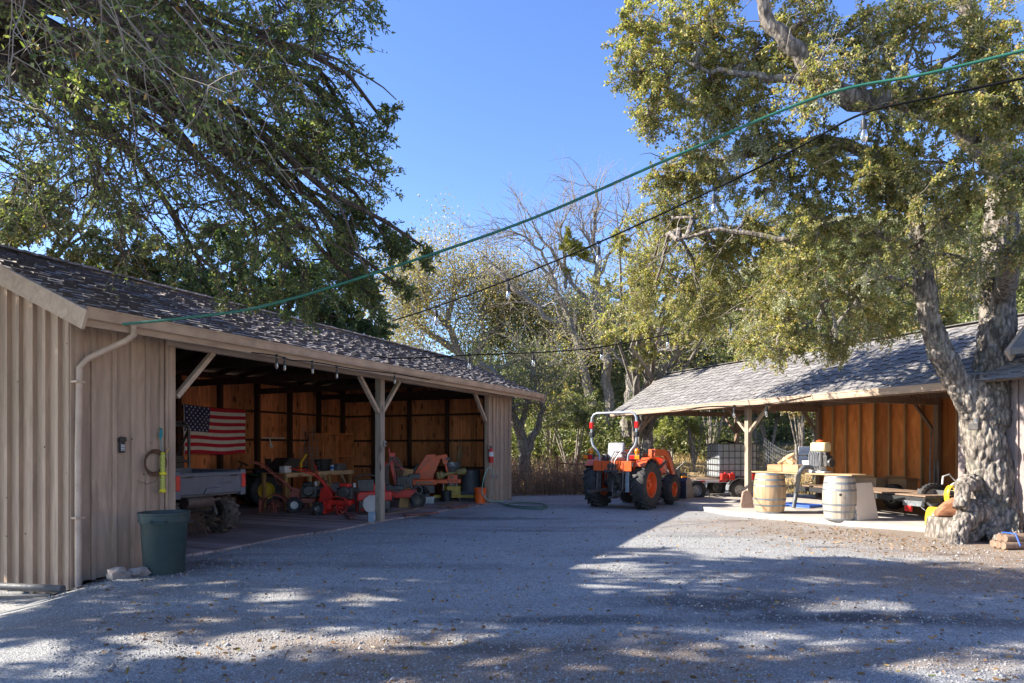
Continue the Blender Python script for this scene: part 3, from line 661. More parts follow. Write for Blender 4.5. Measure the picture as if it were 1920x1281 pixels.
tw = Tw(); LV = []; LM = []; limbs = MB()
def limb(pix, r0, r1, n=9):
    P_ = [np.array(loc(*q)) for q in pix]; out = []
    for a, b_ in zip(P_[:-1], P_[1:]): out += list(curve(a, b_, 4, .02, .03))[:-1]
    out.append(P_[-1]); m_ = len(out); limbs.tube([Vector(q) for q in out], [r0 + (r1 - r0) * i / (m_ - 1) for i in range(m_)], n); return out
L1 = limb([(1876, 330, Yt + .2), (1800, 230, Yt), (1700, 190, 10.2), (1600, 190, 9.8), (1530, 150, 9.6), (1490, 90, 9.5), (1445, 50, 9.5), (1420, -20, 9.4)], .2, .08)
L2 = limb([(1722, 350, Yt - .3), (1640, 290, 10.6), (1540, 260, 10.6), (1450, 280, 10.8), (1360, 300, 11), (1280, 300, 11.2)], .11, .035)
L3 = limb([(1872, 560, Yt), (1905, 470, 10.2), (1960, 430, 10)], .16, .1)
L4 = limb([(1530, 150, 9.6), (1440, 150, 9.8), (1350, 130, 10), (1260, 120, 10.3)], .07, .02)
L5 = limb([(1730, 480, Yt - .2), (1650, 440, 11.4), (1560, 440, 11.8), (1460, 450, 12.2), (1350, 430, 12.5), (1270, 450, 12.8)], .09, .025)
L6 = limb([(1876, 330, Yt + .2), (1870, 200, 11), (1830, 80, 11), (1800, -40, 11)], .2, .12)
L7 = limb([(1745, 560, Yt), (1660, 520, 12), (1560, 560, 12.6), (1480, 590, 13)], .07, .02)
hubs = [q for L_ in (L1, L2, L3, L4, L5, L6, L7) for q in L_]
RB = [(1230, 90, 10.3, .72, 5200, 0), (1250, 180, 10.4, .55, 2600, 0), (1330, 60, 10.2, .8, 5600, 0), (1340, 170, 10.6, .8, 4200, .5), (1430, 90, 10.4, .75, 4200, .3), (1420, 220, 10.6, .75, 3600, .7),
 (1250, 320, 11.2, .5, 2200, 0), (1340, 300, 11, .7, 3600, .4), (1450, 320, 11, .75, 4200, .1), (1300, 410, 14, .8, 3400, 0), (1400, 420, 13.5, .95, 5200, 0), (1290, 500, 15, .92, 3800, 0), (1270, 390, 14, .7, 2600, 0), (1190, 140, 10.4, .35, 1100, 0), (1210, 230, 10.4, .3, 800, 0), (1350, 480, 14.5, .8, 3200, .1), (1420, 600, 13, .7, 2600, .2), (1560, 640, 13, .5, 1500, 0), (1220, 480, 15.5, .8, 2800, 0),
 (1520, 40, 9.8, .8, 3200, .2), (1620, 60, 9.8, .8, 3400, .1), (1720, 60, 9.8, .8, 4200, 0), (1840, 60, 9.6, .9, 4600, 0), (1900, 180, 9.6, .7, 3800, 0), (1790, 180, 9.6, .75, 4600, 0), (1660, 230, 9.7, .8, 5200, 0),
 (1560, 300, 10.2, .75, 4600, 0), (1680, 350, 9.9, .75, 4800, 0), (1800, 320, 9.6, .7, 3600, 0), (1900, 320, 9.6, .7, 3400, 0), (1540, 420, 10.8, .85, 5000, 0), (1640, 470, 10.8, .8, 3600, .2), (1480, 510, 12, .9, 4600, .2), (1380, 540, 14.5, .95, 4200, 0),
 (1590, 560, 12.2, .8, 3400, .2), (1480, 610, 12.6, .55, 2400, 0), (1450, 655, 12.2, .35, 900, 0), (1640, 600, 12.6, .6, 1900, 0), (1800, 480, 11.6, .8, 2200, .2), (1880, 480, 10.0, .5, 1300, 0), (1520, -80, 10, 1.1, 3000, 0), (1750, -90, 10, 1.2, 3000, 0), (1980, 250, 10, 1.0, 2600, 0), (1350, -70, 10.2, 1.0, 3600, 0),
 (1530, 130, 9.4, .6, 1700, .2), (1780, 400, 11, .6, 1700, .3), (1310, 590, 15.5, .8, 2400, 0), (1210, 560, 16, .8, 1900, 0)]
for px, py, Y, r, nl, ms in RB:
    p = np.array(loc(px, py, Y)); h = min(hubs, key=lambda q: np.linalg.norm(q - p)); c = curve(h, p, 6, .06, .06)
    limbs.tube([Vector(q) for q in c], [.045 - .005 * k for k in range(7)], 6)
    for k in range(5):
        e_ = walk(c[rng.integers(2, 6)], rng.normal(size=3) + np.array([-.4, 0, -.3]), r * 1.3, 6, .25, .05); tw.chain(e_, .012, .003, 4)
    lobe(tw, LV, p, r * 1.14, 125, int(nl * 1.75 * (1 - .3 * ms)), .048, .029, droop=.12, tr=.0045)
    if ms: lobe(tw, LM, p + np.array([0, 0, -.15]), r * .9, 40, int(nl * ms * 1.2), .05, .018, droop=.5, tr=.004)
limbs.build('limbs', M_bark, roak); tw.build('twigs', M_twigp, roak); leaves('leaves', LV, L_live, roak); leaves('lichen', LM, L_moss, roak)

# --- generic tree / bush prototypes for the middle distance
def recursive(mb, tw, tips, p, d, L, r, depth, spread=.55, up=.12, n=7, mind=.012):
    m_ = 5; w_ = walk(p, d, L, m_, .14, -up); mb.tube([Vector(q) for q in w_], [r * (1 - .32 * i / m_) for i in range(m_ + 1)], n if depth > 2 else 5) if r > mind else tw.chain(w_, r, r * .5)
    if depth == 0: tips.append(w_[-1]); return
    dd = w_[-1] - w_[-2]; dd /= np.linalg.norm(dd)
    for k in range(3 if random.random() < .6 else 2):
        nd = dd + rng.normal(size=3) * spread; recursive(mb, tw, tips, w_[-1 - (k == 2)], nd, L * random.uniform(.62, .85), r * .66, depth - 1, spread, up, n, mind)
    tips.append(w_[2])
def tree(name, label, cat, base, h, cr, lm, bark, nleaf, ll, depth=4, r0=.2, twm=None, zsq=.8, group=None, lean=(0, 0, 1), spread=.55):
    T = thing(name, label, cat, base, 0, group); mb = MB(); tw = Tw(); tips = []; LV = []
    recursive(mb, tw, tips, (0, 0, 0), lean, h * .34, r0, depth, spread)
    tp = np.array(tips); sc = h / (tp[:, 2].max() + .2)
    mb.v = [(x * sc, y * sc, z * sc) for x, y, z in mb.v]; tp = tp * sc
    for q in range(len(tw.V)): tw.V[q] = tw.V[q] * sc
    mb.build('trunk', bark, T); 
    if nleaf:
        per = max(3, nleaf // len(tp)); P = []; D = []
        for q in tp:
            rr = cr * rng.uniform(.6, 1.2); n_ = int(per * rng.uniform(.4, 1.6))
            x = rng.normal(size=(n_, 3)); x = x / np.linalg.norm(x, axis=1, keepdims=True) * (rng.random((n_, 1)) ** .45) * rr * np.array([1, 1, zsq]); P.append(q + x); D.append(x + rng.normal(size=(n_, 3)) * .6)
        P = np.concatenate(P); D = np.concatenate(D); LV.append((P, D, ll * rng.uniform(.6, 1.2, len(P)), ll * .6 * rng.uniform(.7, 1.2, len(P))))
    if tw.n: tw.build('twigs', twm or M_twigp, T)
    if nleaf: leaves('leaves', LV, lm, T)
    return T
def gz(x, y): return Vector((x, y, gh(x, y) - .1))
def lobetree(name, label, base, lobs, lm, bark, ll, r0, dens=1.0, twm=None, group=None):
    T = thing(name, label, 'tree', base, 0, group); mb = MB(); tw = Tw(); LV = []; base = Vector(base)
    cz = sum(l[0].z for l in lobs) / len(lobs); top = Vector((0, 0, (cz - base.z) * .55))
    mb.tube([Vector((0, 0, 0)), top * .5 + Vector((.1, 0, 0)), top], [r0, r0 * .8, r0 * .65], 9)
    for p, r in lobs:
        c = curve(top * random.uniform(.5, 1), p - base, 6, .05, .05); mb.tube([Vector(q) for q in c], [r0 * (.45 - .055 * k) for k in range(7)], 6)
        n_ = int(dens * 950 * r * r / (ll * 10) ** 2 ); lobe(tw, LV, p - base, r, 40, n_, ll, ll * .58, droop=.05, tr=.012)
    mb.build('trunk', bark, T); tw.build('twigs', twm or M_twig, T); leaves('leaves', LV, lm, T); return T
# evergreen mass just behind the left barn
def P3(px, py, Y): return at(px, py, Y)
ev = [(400, 520, 21, 1.9), (470, 480, 22, 1.8), (560, 500, 23, 1.9), (640, 540, 23.5, 1.7), (690, 600, 24, 1.3), (600, 600, 23, 1.7), (500, 580, 22, 1.8), (420, 600, 21, 1.6), (680, 520, 24.5, 1.1), (710, 640, 24, 1.0), (340, 560, 20, 1.6), (620, 470, 24, 1.3), (540, 420, 24, 1.3), (360, 470, 20, 1.5), (420, 440, 21, 1.3), (300, 520, 19, 1.3), (590, 540, 22.5, 1.7), (640, 600, 23.5, 1.5), (660, 650, 23.6, 1.2)]
lobetree('evergreen_oak', 'dense dark evergreen oak rising directly behind the left barn roof', gz(-8.3, 23.5), [(P3(a, b_, c), d) for a, b_, c, d in ev], L_ever, M_barkd, .11, .34, 3.0)
ev2 = [(60, 400, 18, 1.5), (160, 440, 19, 1.4), (20, 470, 17, 1.3), (230, 470, 19, 1.3), (120, 500, 18, 1.3), (280, 510, 20, 1.4), (-60, 380, 18, 1.7), (180, 380, 21, 1.0), (60, 310, 20, .9), (200, 520, 18.5, 1.3), (30, 430, 17, 1.2), (110, 390, 19, 1.2), (260, 440, 20, 1.1)]
lobetree('bay_tree', 'sunlit green tree behind the barn roof at the far left', gz(-15, 19), [(P3(a, b_, c), d) for a, b_, c, d in ev2], L_brush, M_barkd, .10, .3, 2.2)
# bare grey tree with mistletoe, centre
def polytree(name, label, base, stems, lm=None, nleaf=0, ll=.08, bark=None, tr=.02, twl=1.2, cnt=26, sp=.45, lr=.55, up=.03):
    base = Vector(base); T = thing(name, label, 'tree', base); mb = MB(); tw = Tw(); P = []
    for pix, r0, r1 in stems:
        pts = [np.array(at(*q) - base) for q in pix]; out = []
        for a, b_ in zip(pts[:-1], pts[1:]): out += list(curve(a, b_, 4, .015, .035))[:-1]
        out.append(pts[-1]); m_ = len(out); rr_ = [r0 + (r1 - r0) * i / (m_ - 1) for i in range(m_)]; mb.tube([Vector(q) for q in out], rr_, 8)
        for k in range(int(cnt)):
            i = rng.integers(max(1, m_ // 3), m_); d = out[i] - out[i - 1]; d = d / (np.linalg.norm(d) + 1e-9) + rng.normal(size=3) * sp * 1.4
            w_ = walk(out[i], d, twl * rng.uniform(.5, 1.2), 6, .22, -up); tw.chain(w_, min(rr_[i] * .5, tr), tr * .3, 4)
            for _ in range(4):
                j = rng.integers(2, 7); e_ = walk(w_[j], (w_[j] - w_[j - 1]) / .2 + rng.normal(size=3) * .8, twl * .45, 4, .25, -up); tw.chain(e_, tr * .35, tr * .12); P.append(e_[-1]); P.append(e_[2])
    mb.build('trunk', bark or M_barkp, T); tw.build('twigs', M_twigp, T)
    if nleaf:
        P = np.array(P); q = P[rng.integers(len(P), size=nleaf)] + rng.normal(size=(nleaf, 3)) * lr * .4; D = rng.normal(size=(nleaf, 3))
        leaves('leaves', [(q, D, ll * rng.uniform(.6, 1.2, nleaf), ll * .6 * rng.uniform(.7, 1.2, nleaf))], lm, T)
    return T
Yb = 31
bt = polytree('bare_oak', 'tall bare grey tree with a round mistletoe clump, centre background', gz((1140 - 960) / 1280 * Yb, Yb),
 [([(1140, 800, Yb), (1142, 740, Yb), (1132, 660, Yb), (1125, 600, Yb), (1118, 540, Yb), (1122, 490, Yb), (1112, 440, Yb), (1120, 390, Yb), (1118, 350, Yb)], .26, .04),
  ([(1118, 790, Yb), (1100, 720, Yb), (1085, 650, Yb), (1068, 600, Yb), (1050, 560, Yb), (1035, 520, Yb), (1000, 490, Yb)], .24, .05),
  ([(1068, 615, Yb), (1030, 600, Yb - .5), (1000, 570, Yb - .5), (960, 540, Yb - .5), (930, 500, Yb - .5), (905, 480, Yb - .5)], .14, .03),
  ([(1125, 600, Yb), (1098, 560, Yb), (1070, 530, Yb), (1040, 480, Yb), (1010, 440, Yb), (990, 400, Yb)], .12, .03),
  ([(1060, 540, Yb), (1060, 480, Yb), (1050, 430, Yb), (1075, 380, Yb)], .08, .02), ([(1035, 520, Yb), (1015, 470, Yb), (975, 440, Yb), (940, 430, Yb)], .08, .02),
  ([(1120, 520, Yb), (1150, 470, Yb), (1165, 420, Yb), (1180, 380, Yb)], .08, .02), ([(1122, 490, Yb), (1095, 440, Yb), (1090, 400, Yb)], .07, .02),
  ([(1090, 690, Yb), (1060, 670, Yb), (1030, 668, Yb), (1000, 672, Yb)], .08, .03)], None, 0, tr=.03, twl=2.0, cnt=26, sp=.5)
mp = [(1078, 455, Yb, .72, 6500), (1062, 508, Yb, .4, 900), (1092, 478, Yb, .45, 1500)]; LV = []
tw = Tw()
for a, b_, c, d, n_ in mp: lobe(tw, LV, at(a, b_, c) - bt.location, d, 60, n_, .10, .04, tr=.01)
leaves('mistletoe', LV, L_mist, bt)
polytree('white_limbed_oak', 'leaning oak with pale twisting limbs behind the left end of the shed', gz(6.4, 28.5),
 [([(1178, 820, 28.5), (1180, 740, 28.5), (1185, 700, 28.5), (1205, 660, 28.5), (1230, 625, 28.5), (1270, 590, 28.5), (1300, 540, 28.5)], .26, .08), ([(1200, 670, 28.5), (1225, 662, 28), (1255, 655, 28), (1285, 662, 28), (1320, 640, 28)], .11, .03),
  ([(1230, 625, 28.5), (1220, 570, 28.5), (1200, 520, 28.5)], .1, .03), ([(1185, 700, 28.5), (1150, 660, 28.5), (1120, 650, 28.5)], .09, .03)], L_live, 5200, .10, tr=.03, twl=2.2, cnt=24)
polytree('corner_oak', 'gnarled grey oak standing just beyond the far end of the left barn', gz(.6, 24.4),
 [([(982, 900, 24.4), (985, 850, 24.4), (975, 810, 24.4), (962, 780, 24.4), (955, 740, 24.4), (930, 700, 24.6), (900, 680, 25)], .24, .07), ([(985, 850, 24.4), (1005, 810, 24.4), (1018, 770, 24.4), (1012, 735, 24.4)], .16, .05),
  ([(975, 810, 24.4), (985, 770, 24.4), (1005, 720, 24.4), (990, 690, 24.4)], .12, .03), ([(962, 780, 24), (940, 770, 24), (1000, 755, 24)], .1, .03)], L_brush, 5000, .09, tr=.025, twl=1.5, cnt=22)
polytree('yellow_leaved_oak', 'wide pale yellow leaved oak rising above the barn ridge, centre left background', gz(-2.4, 34),
 [([(880, 820, 34), (880, 720, 34), (860, 660, 34), (840, 610, 34), (850, 550, 34), (855, 520, 34)], .3, .04), ([(875, 690, 34), (910, 640, 34), (940, 600, 34), (980, 570, 34)], .2, .04), ([(860, 660, 34), (810, 630, 34), (775, 600, 34), (760, 570, 34)], .18, .04),
  ([(840, 610, 34), (800, 580, 34), (800, 540, 34)], .12, .03), ([(910, 640, 34), (900, 590, 34), (910, 560, 34)], .12, .03), ([(880, 700, 34), (960, 680, 34), (1010, 640, 34), (1040, 620, 34)], .14, .03), ([(870, 690, 34), (820, 690, 34), (770, 670, 34)], .12, .03)], L_pale, 42000, .12, tr=.03, twl=2.6, cnt=34, lr=1.0)
polytree('lichen_oak', 'grey green lichen hung oak between the bare tree and the barn end', gz(1.6, 36),
 [([(1030, 800, 36), (1020, 720, 36), (1000, 660, 36), (990, 600, 36)], .3, .08), ([(1020, 720, 36), (1060, 680, 36), (1090, 640, 36)], .18, .05), ([(1010, 690, 36), (960, 660, 36), (930, 640, 36)], .18, .05), ([(1025, 740, 36), (1080, 730, 36), (1120, 700, 36)], .15, .05)], L_brush, 34000, .13, tr=.03, twl=3.0, cnt=34, lr=1.2)
lobetree('slope_oak', 'sunlit grey green oak filling the gap between the bare tree and the big right oak', gz(5.0, 25.5), [(at(a, b_, c), d) for a, b_, c, d in ((1190, 500, 21, 1.0), (1170, 560, 22, 1.1), (1215, 590, 21, 1.1), (1250, 540, 20.5, 1.0), (1160, 440, 23, .8), (1235, 450, 21, .9), (1270, 620, 22, 1.1), (1210, 650, 23, 1.0), (1300, 560, 21, 1.1), (1340, 610, 21, 1.1), (1150, 620, 23.5, .9), (1195, 400, 22, .6))], L_live, M_barkp, .085, .24, 1.5, M_twigp)
# big live oaks up the slope behind the shed, each a tree of its own
for i, (px, py, Y, r, lab, lm) in enumerate([(1250, 600, 36, 3.4, 'round olive green oak on the slope behind the white limbed oak', L_live), (1390, 600, 36, 3.8, 'broad grey green oak on the slope above the middle of the shed roof', L_brush), (1560, 560, 38, 4.6, 'tall grey green oak on the slope behind the near part of the shed roof', L_brush),
      (1680, 430, 52, 5.2, 'round oak high on the hill above the shed ridge, left of the forked trunk', L_brush), (1830, 470, 48, 5.0, 'oak high on the hill seen through the fork of the big trunk', L_brush), (1440, 470, 56, 5.0, 'high hill oak above the near middle of the shed roof', L_brush),
      (960, 640, 52, 4.2, 'distant oak between the yellow leaved oak and the bare tree', L_brush), (1060, 620, 58, 4.6, 'farthest grey green oak behind the bare tree', L_brush), (1150, 640, 42, 3.8, 'dull green oak on the slope right behind the bare tree trunks', L_brush), (1700, 560, 40, 4.0, 'shaded oak on the slope seen between the forked trunk and the shed ridge', L_live)]):
    c = at(px, py, Y); lobs = []
    for k in range(11):
        d = Vector(rng.normal(size=3)).normalized(); lobs.append((c + Vector((d.x * r * .75, d.y * r * .6, d.z * r * .65)), r * random.uniform(.32, .5)))
    lobetree('hillside_oak', lab, gz(c.x, c.y), lobs, lm, M_barkp, .17, .32, 1.3, M_twigp)
# copies of two oaks fill the wooded hillside
def copy_tree(o, parent=None):
    c = o.copy(); col.objects.link(c)
    if parent is not None: c.parent = parent
    for ch in list(o.children): copy_tree(ch, c)
    return c
def hill_proto(label, lm, x, y, r=2.6):
    b0 = gz(x, y); c = b0 + Vector((0, 0, r * 1.15)); L = []
    for k in range(10): d = Vector(rng.normal(size=3)).normalized(); L.append((c + Vector((d.x * r * .75, d.y * r * .75, d.z * r * .6)), r * random.uniform(.34, .5)))
    return lobetree('hillside_oak', label, b0, L, lm, M_barkp, .15, .28, 1.2, M_twigp, 'oaks on the wooded hillside')
zones = [('round oak low behind the tractor and bare tree', [(2, 40), (5.5, 38), (-1, 46), (9, 44), (3, 52)]), ('hillside oak just above the shed roof ridge', [(14, 34), (18, 40), (21, 36), (16, 47), (24, 46), (12, 40)]), ('oak high on the hill seen through the big right oak', [(30, 52), (36, 58), (28, 62), (42, 66), (38, 50), (22, 58), (46, 60), (33, 70)]), ('dark oak behind the left barn ridge', [(-5, 40), (-8, 36), (-11, 42)])]
for zi, (lab, pos) in enumerate(zones):
    pr_ = None
    for i, (x, y) in enumerate(pos):
        if i == 0: pr_ = hill_proto(lab, (L_brush, L_live, L_brush, L_ever)[zi], x, y, (2.8, 2.6, 3.4, 2.6)[zi])
        rank = sorted(pos, key=lambda q: q[0] / q[1]).index((x, y)); ords = ('leftmost', 'second from left', 'third from left', 'fourth from left', 'fifth from left', 'sixth from left', 'seventh from left', 'rightmost')
        word = 'rightmost' if rank == len(pos) - 1 else ords[rank]
        if i == 0: pr_['label'] = lab + ', ' + word
        else: c_ = copy_tree(pr_); c_['label'] = lab + ', ' + word; c_.location = gz(x, y); c_.rotation_euler.z = random.uniform(0, 6.28); k_ = random.uniform(.8, 1.25); c_.scale = (k_, k_, k_ * random.uniform(.9, 1.15))
# brush and scrub covering the slope: nobody could count it
P = []; D = []; L_ = []; tries = 0; Pl = []
while len(P) < 2600:
    y = random.uniform(23.5, 95) if random.random() < .5 else random.uniform(23.5, 50); x = random.uniform(-.2, .85) * y
    e2 = (x - 6.02) * .922 + (y - 17.4) * .387 - 6.6
    if x > 4 and e2 < 0 and y < 30: continue
    if x < 3.4 and y < 27.5: continue
    if noise.noise(Vector((x * .16, y * .16, 3))) < -.3 and y > 30: continue
    if .33 < x / y < .47 and y < 33: continue
    if y < 31 and x > 5 and noise.noise(Vector((x * .3, y * .3, 9))) < .05: continue
    P.append((x, y)); 
q = []; dd = []; sz = []; lime = []
for (x, y) in P:
    r = random.uniform(.5, 1.5) * (1 + (y - 24) / 32); n_ = int(230 + 60 * r); c = np.array([x, y, gh(x, y) + r * .45])
    v_ = rng.normal(size=(n_, 3)); v_ /= np.linalg.norm(v_, axis=1, keepdims=True); v_ *= (rng.random((n_, 1)) ** .35) * np.array([r, r, r * .8]) * (1 + .35 * np.sin(v_[:, :1] * 7 + x))
    keep = c + v_; q.append(keep); dd.append(v_ + rng.normal(size=(n_, 3)) * .6); sz.append(np.full(n_, .12 * (1 + (y - 24) / 42)))
q = np.concatenate(q); dd = np.concatenate(dd); sz = np.concatenate(sz) * rng.uniform(.6, 1.3, len(q))
V_, F_, k = leafgeo(q, dd, sz, sz * .6); o = npmesh('brush', V_, F_, L_brush, None, False, 4); tag(o, 'scrubby olive green brush covering the slope behind both buildings', 'brush', kind='stuff')
# green bushes seen between tractor and shed
def bush(label, px, py, Y, r, lm, n_, ll=.08, name='bush'):
    c = at(px, py, Y); b0 = Vector((c.x, c.y, gh(c.x, c.y) - .05)); T = thing(name, label, 'bush', b0); tw = Tw(); LV = []; mb = MB()
    for k in range(7):
        d = Vector((random.uniform(-1, 1), random.uniform(-1, 1), random.uniform(.1, 1.2))).normalized(); p = c - b0 + d * r * .5
        mb.tube([Vector((0, 0, 0)), p * .5 + Vector((.05, 0, 0)), p], [.05, .035, .02], 5); lobe(tw, LV, p, r * .55, 30, n_ // 7, ll, ll * .55, tr=.008, droop=.02)
    mb.build('stems', M_twigp, T); tw.build('twigs', M_twigp, T); leaves('leaves', LV, lm, T)
for a in [('rounded green bush behind the tractor roll bar', 1070, 800, 26, 1.5, L_brush, 9000), ('leafy green bush left of the tractor, behind the dead weeds', 1030, 770, 28, 1.4, L_live, 7000), ('yellow green bush right of the tractor hood', 1255, 835, 26.5, 1.25, L_lime, 7000),
          ('lime green bush behind the left side of the water tote', 1300, 812, 27.5, 1.1, L_lime, 5000), ('olive bush under the far end of the shed roof', 1200, 790, 27.5, 1.3, L_brush, 8000), ('dark green bush showing between the shed posts above the water tote', 1330, 770, 29, 1.5, L_ever, 8000),
          ('grey green bush right of the centre shed post', 1440, 790, 29, 1.4, L_brush, 8000), ('pale bush beside the fence post behind the shed', 1500, 775, 27, .9, L_pale, 4000), ('green bush beyond the rear shed post next to the plywood wall', 1535, 800, 28, 1.0, L_live, 4500)]: bush(*a)
# dead weeds beyond the barn end
tw = Tw(); LV = []
for k in range(1500):
    x = random.uniform(-.6, 2.9); y = random.uniform(21.6, 25.5)
    if y < 22 + .2 * x: continue
    h = random.uniform(.5, 1.35); w_ = walk((x, y, gh(x, y)), (random.uniform(-.2, .2), random.uniform(-.2, .2), 1), h, 4, .12); tw.chain(w_, .008, .003)
    n_ = 10; LV.append((w_[rng.integers(1, 5, n_)] + rng.normal(size=(n_, 3)) * .05, rng.normal(size=(n_, 3)), rng.uniform(.03, .07, n_), rng.uniform(.02, .04, n_)))
L_dead = leafmat('dead_leaves', [(0, (.18, .09, .055)), (.6, (.36, .22, .15)), (1, (.50, .38, .27))], .15)
P = np.concatenate([l[0] for l in LV]); D = np.concatenate([l[1] for l in LV]); L_ = np.concatenate([l[2] for l in LV]); W_ = np.concatenate([l[3] for l in LV]); V_, F_, k = leafgeo(P, D, L_, W_)
tV = np.concatenate(tw.V); o = npmesh('dead_weeds', np.concatenate([tV, V_]), np.concatenate([np.array(tw.F), F_ + len(tV)]), L_dead); tag(o, 'dry reddish brown weeds standing beyond the end of the left barn', 'weeds', kind='stuff')
# dry grass on the near slope
P = []; D = []
for k in range(16000):
    x = random.uniform(-2, 16); y = random.uniform(21.5, 32); e2 = (x - 6.02) * .922 + (y - 17.4) * .387 - 5.0
    if y < 23.3 and e2 < 0: continue
    P.append((x, y, gh(x, y))); D.append((random.gauss(0, .5), random.gauss(0, .5), 1))
n_ = len(P); V_, F_, k = leafgeo(np.array(P), np.array(D, float), rng.uniform(.12, .34, n_), rng.uniform(.02, .04, n_))
L_dry = leafmat('dry_grass', [(0, (.30, .21, .10)), (1, (.58, .45, .26))], .3); o = npmesh('dry_grass', V_, F_, L_dry); tag(o, 'short straw coloured dry grass on the bank behind the buildings', 'grass', kind='stuff')
# fallen leaves and stones on the gravel
def scatter(n, f): return [q for q in (f() for _ in range(n)) if q]
P = []; 
def spot():
    y = 4 + 14 * random.random() ** 1.6; x = random.uniform(-.62, .75) * y
    if (BM.inverted() @ Vector((x, y, 0))).y > -.15: return None
    if (SM_.inverted() @ Vector((x, y, 0))).y > -1.2: return None
    return (x, y, gh(x, y) + .008)
P = scatter(2300, spot)
for k in range(900):
    x, y = random.gauss(6.4, 1.1), random.gauss(12.2, 1.3)
    if (SM_.inverted() @ Vector((x, y, 0))).y < -1.1: P.append((x, y, gh(x, y) + .01))
n_ = len(P); D = np.concatenate([rng.normal(size=(n_, 2)), rng.uniform(-.05, .25, (n_, 1))], 1)
V_, F_, k = leafgeo(np.array(P), D, rng.uniform(.025, .065, n_), rng.uniform(.012, .03, n_), True); L_lit = leafmat('litter', [(0, (.10, .06, .03)), (.5, (.25, .13, .05)), (.85, (.38, .22, .09)), (1, (.14, .16, .05))], .1)
o = npmesh('fallen_leaves', V_, F_, L_lit, None, False, 6); tag(o, 'small brown fallen leaves scattered over the gravel yard', 'leaves', kind='stuff')
V0 = np.array([(1, 0, 0), (-1, 0, 0), (0, 1, 0), (0, -1, 0), (0, 0, 1), (0, 0, -1)], float); F0 = np.array([(0, 2, 4), (2, 1, 4), (1, 3, 4), (3, 0, 4), (2, 0, 5), (1, 2, 5), (3, 1, 5), (0, 3, 5)])
VV = []; FF = []; c_ = 0
for k in range(26000):
    y = 3.7 + 9.5 * random.random() ** 1.7; x = random.uniform(-.68, .78) * y
    if (BM.inverted() @ Vector((x, y, 0))).y > .05 - .3 * (x > -5 and y > 9.3): continue
    if (SM_.inverted() @ Vector((x, y, 0))).y > -1.2: continue
    s_ = random.uniform(.004, .011) * (1 + .05 * y) * (1 if random.random() < .985 else 1.9)
    A = V0 * np.array([s_, s_ * random.uniform(.6, 1), s_ * random.uniform(.5, .8)]) + rng.normal(size=(6, 3)) * s_ * .22
    a = random.random() * 6.3; Rz = np.array([(math.cos(a), -math.sin(a), 0), (math.sin(a), math.cos(a), 0), (0, 0, 1)])
    VV.append(A @ Rz.T + np.array([x, y, gh(x, y) + s_ * .25])); FF.append(F0 + c_); c_ += 6
M_peb = mat('gravel_stone', (.40, .385, .37), (.28, .27, .26), 30, .85, isl=.35)
o = npmesh('gravel_stones', np.concatenate(VV), np.concatenate(FF), M_peb, None, False, 3); tag(o, 'loose grey gravel stones over the yard', 'gravel', kind='stuff')

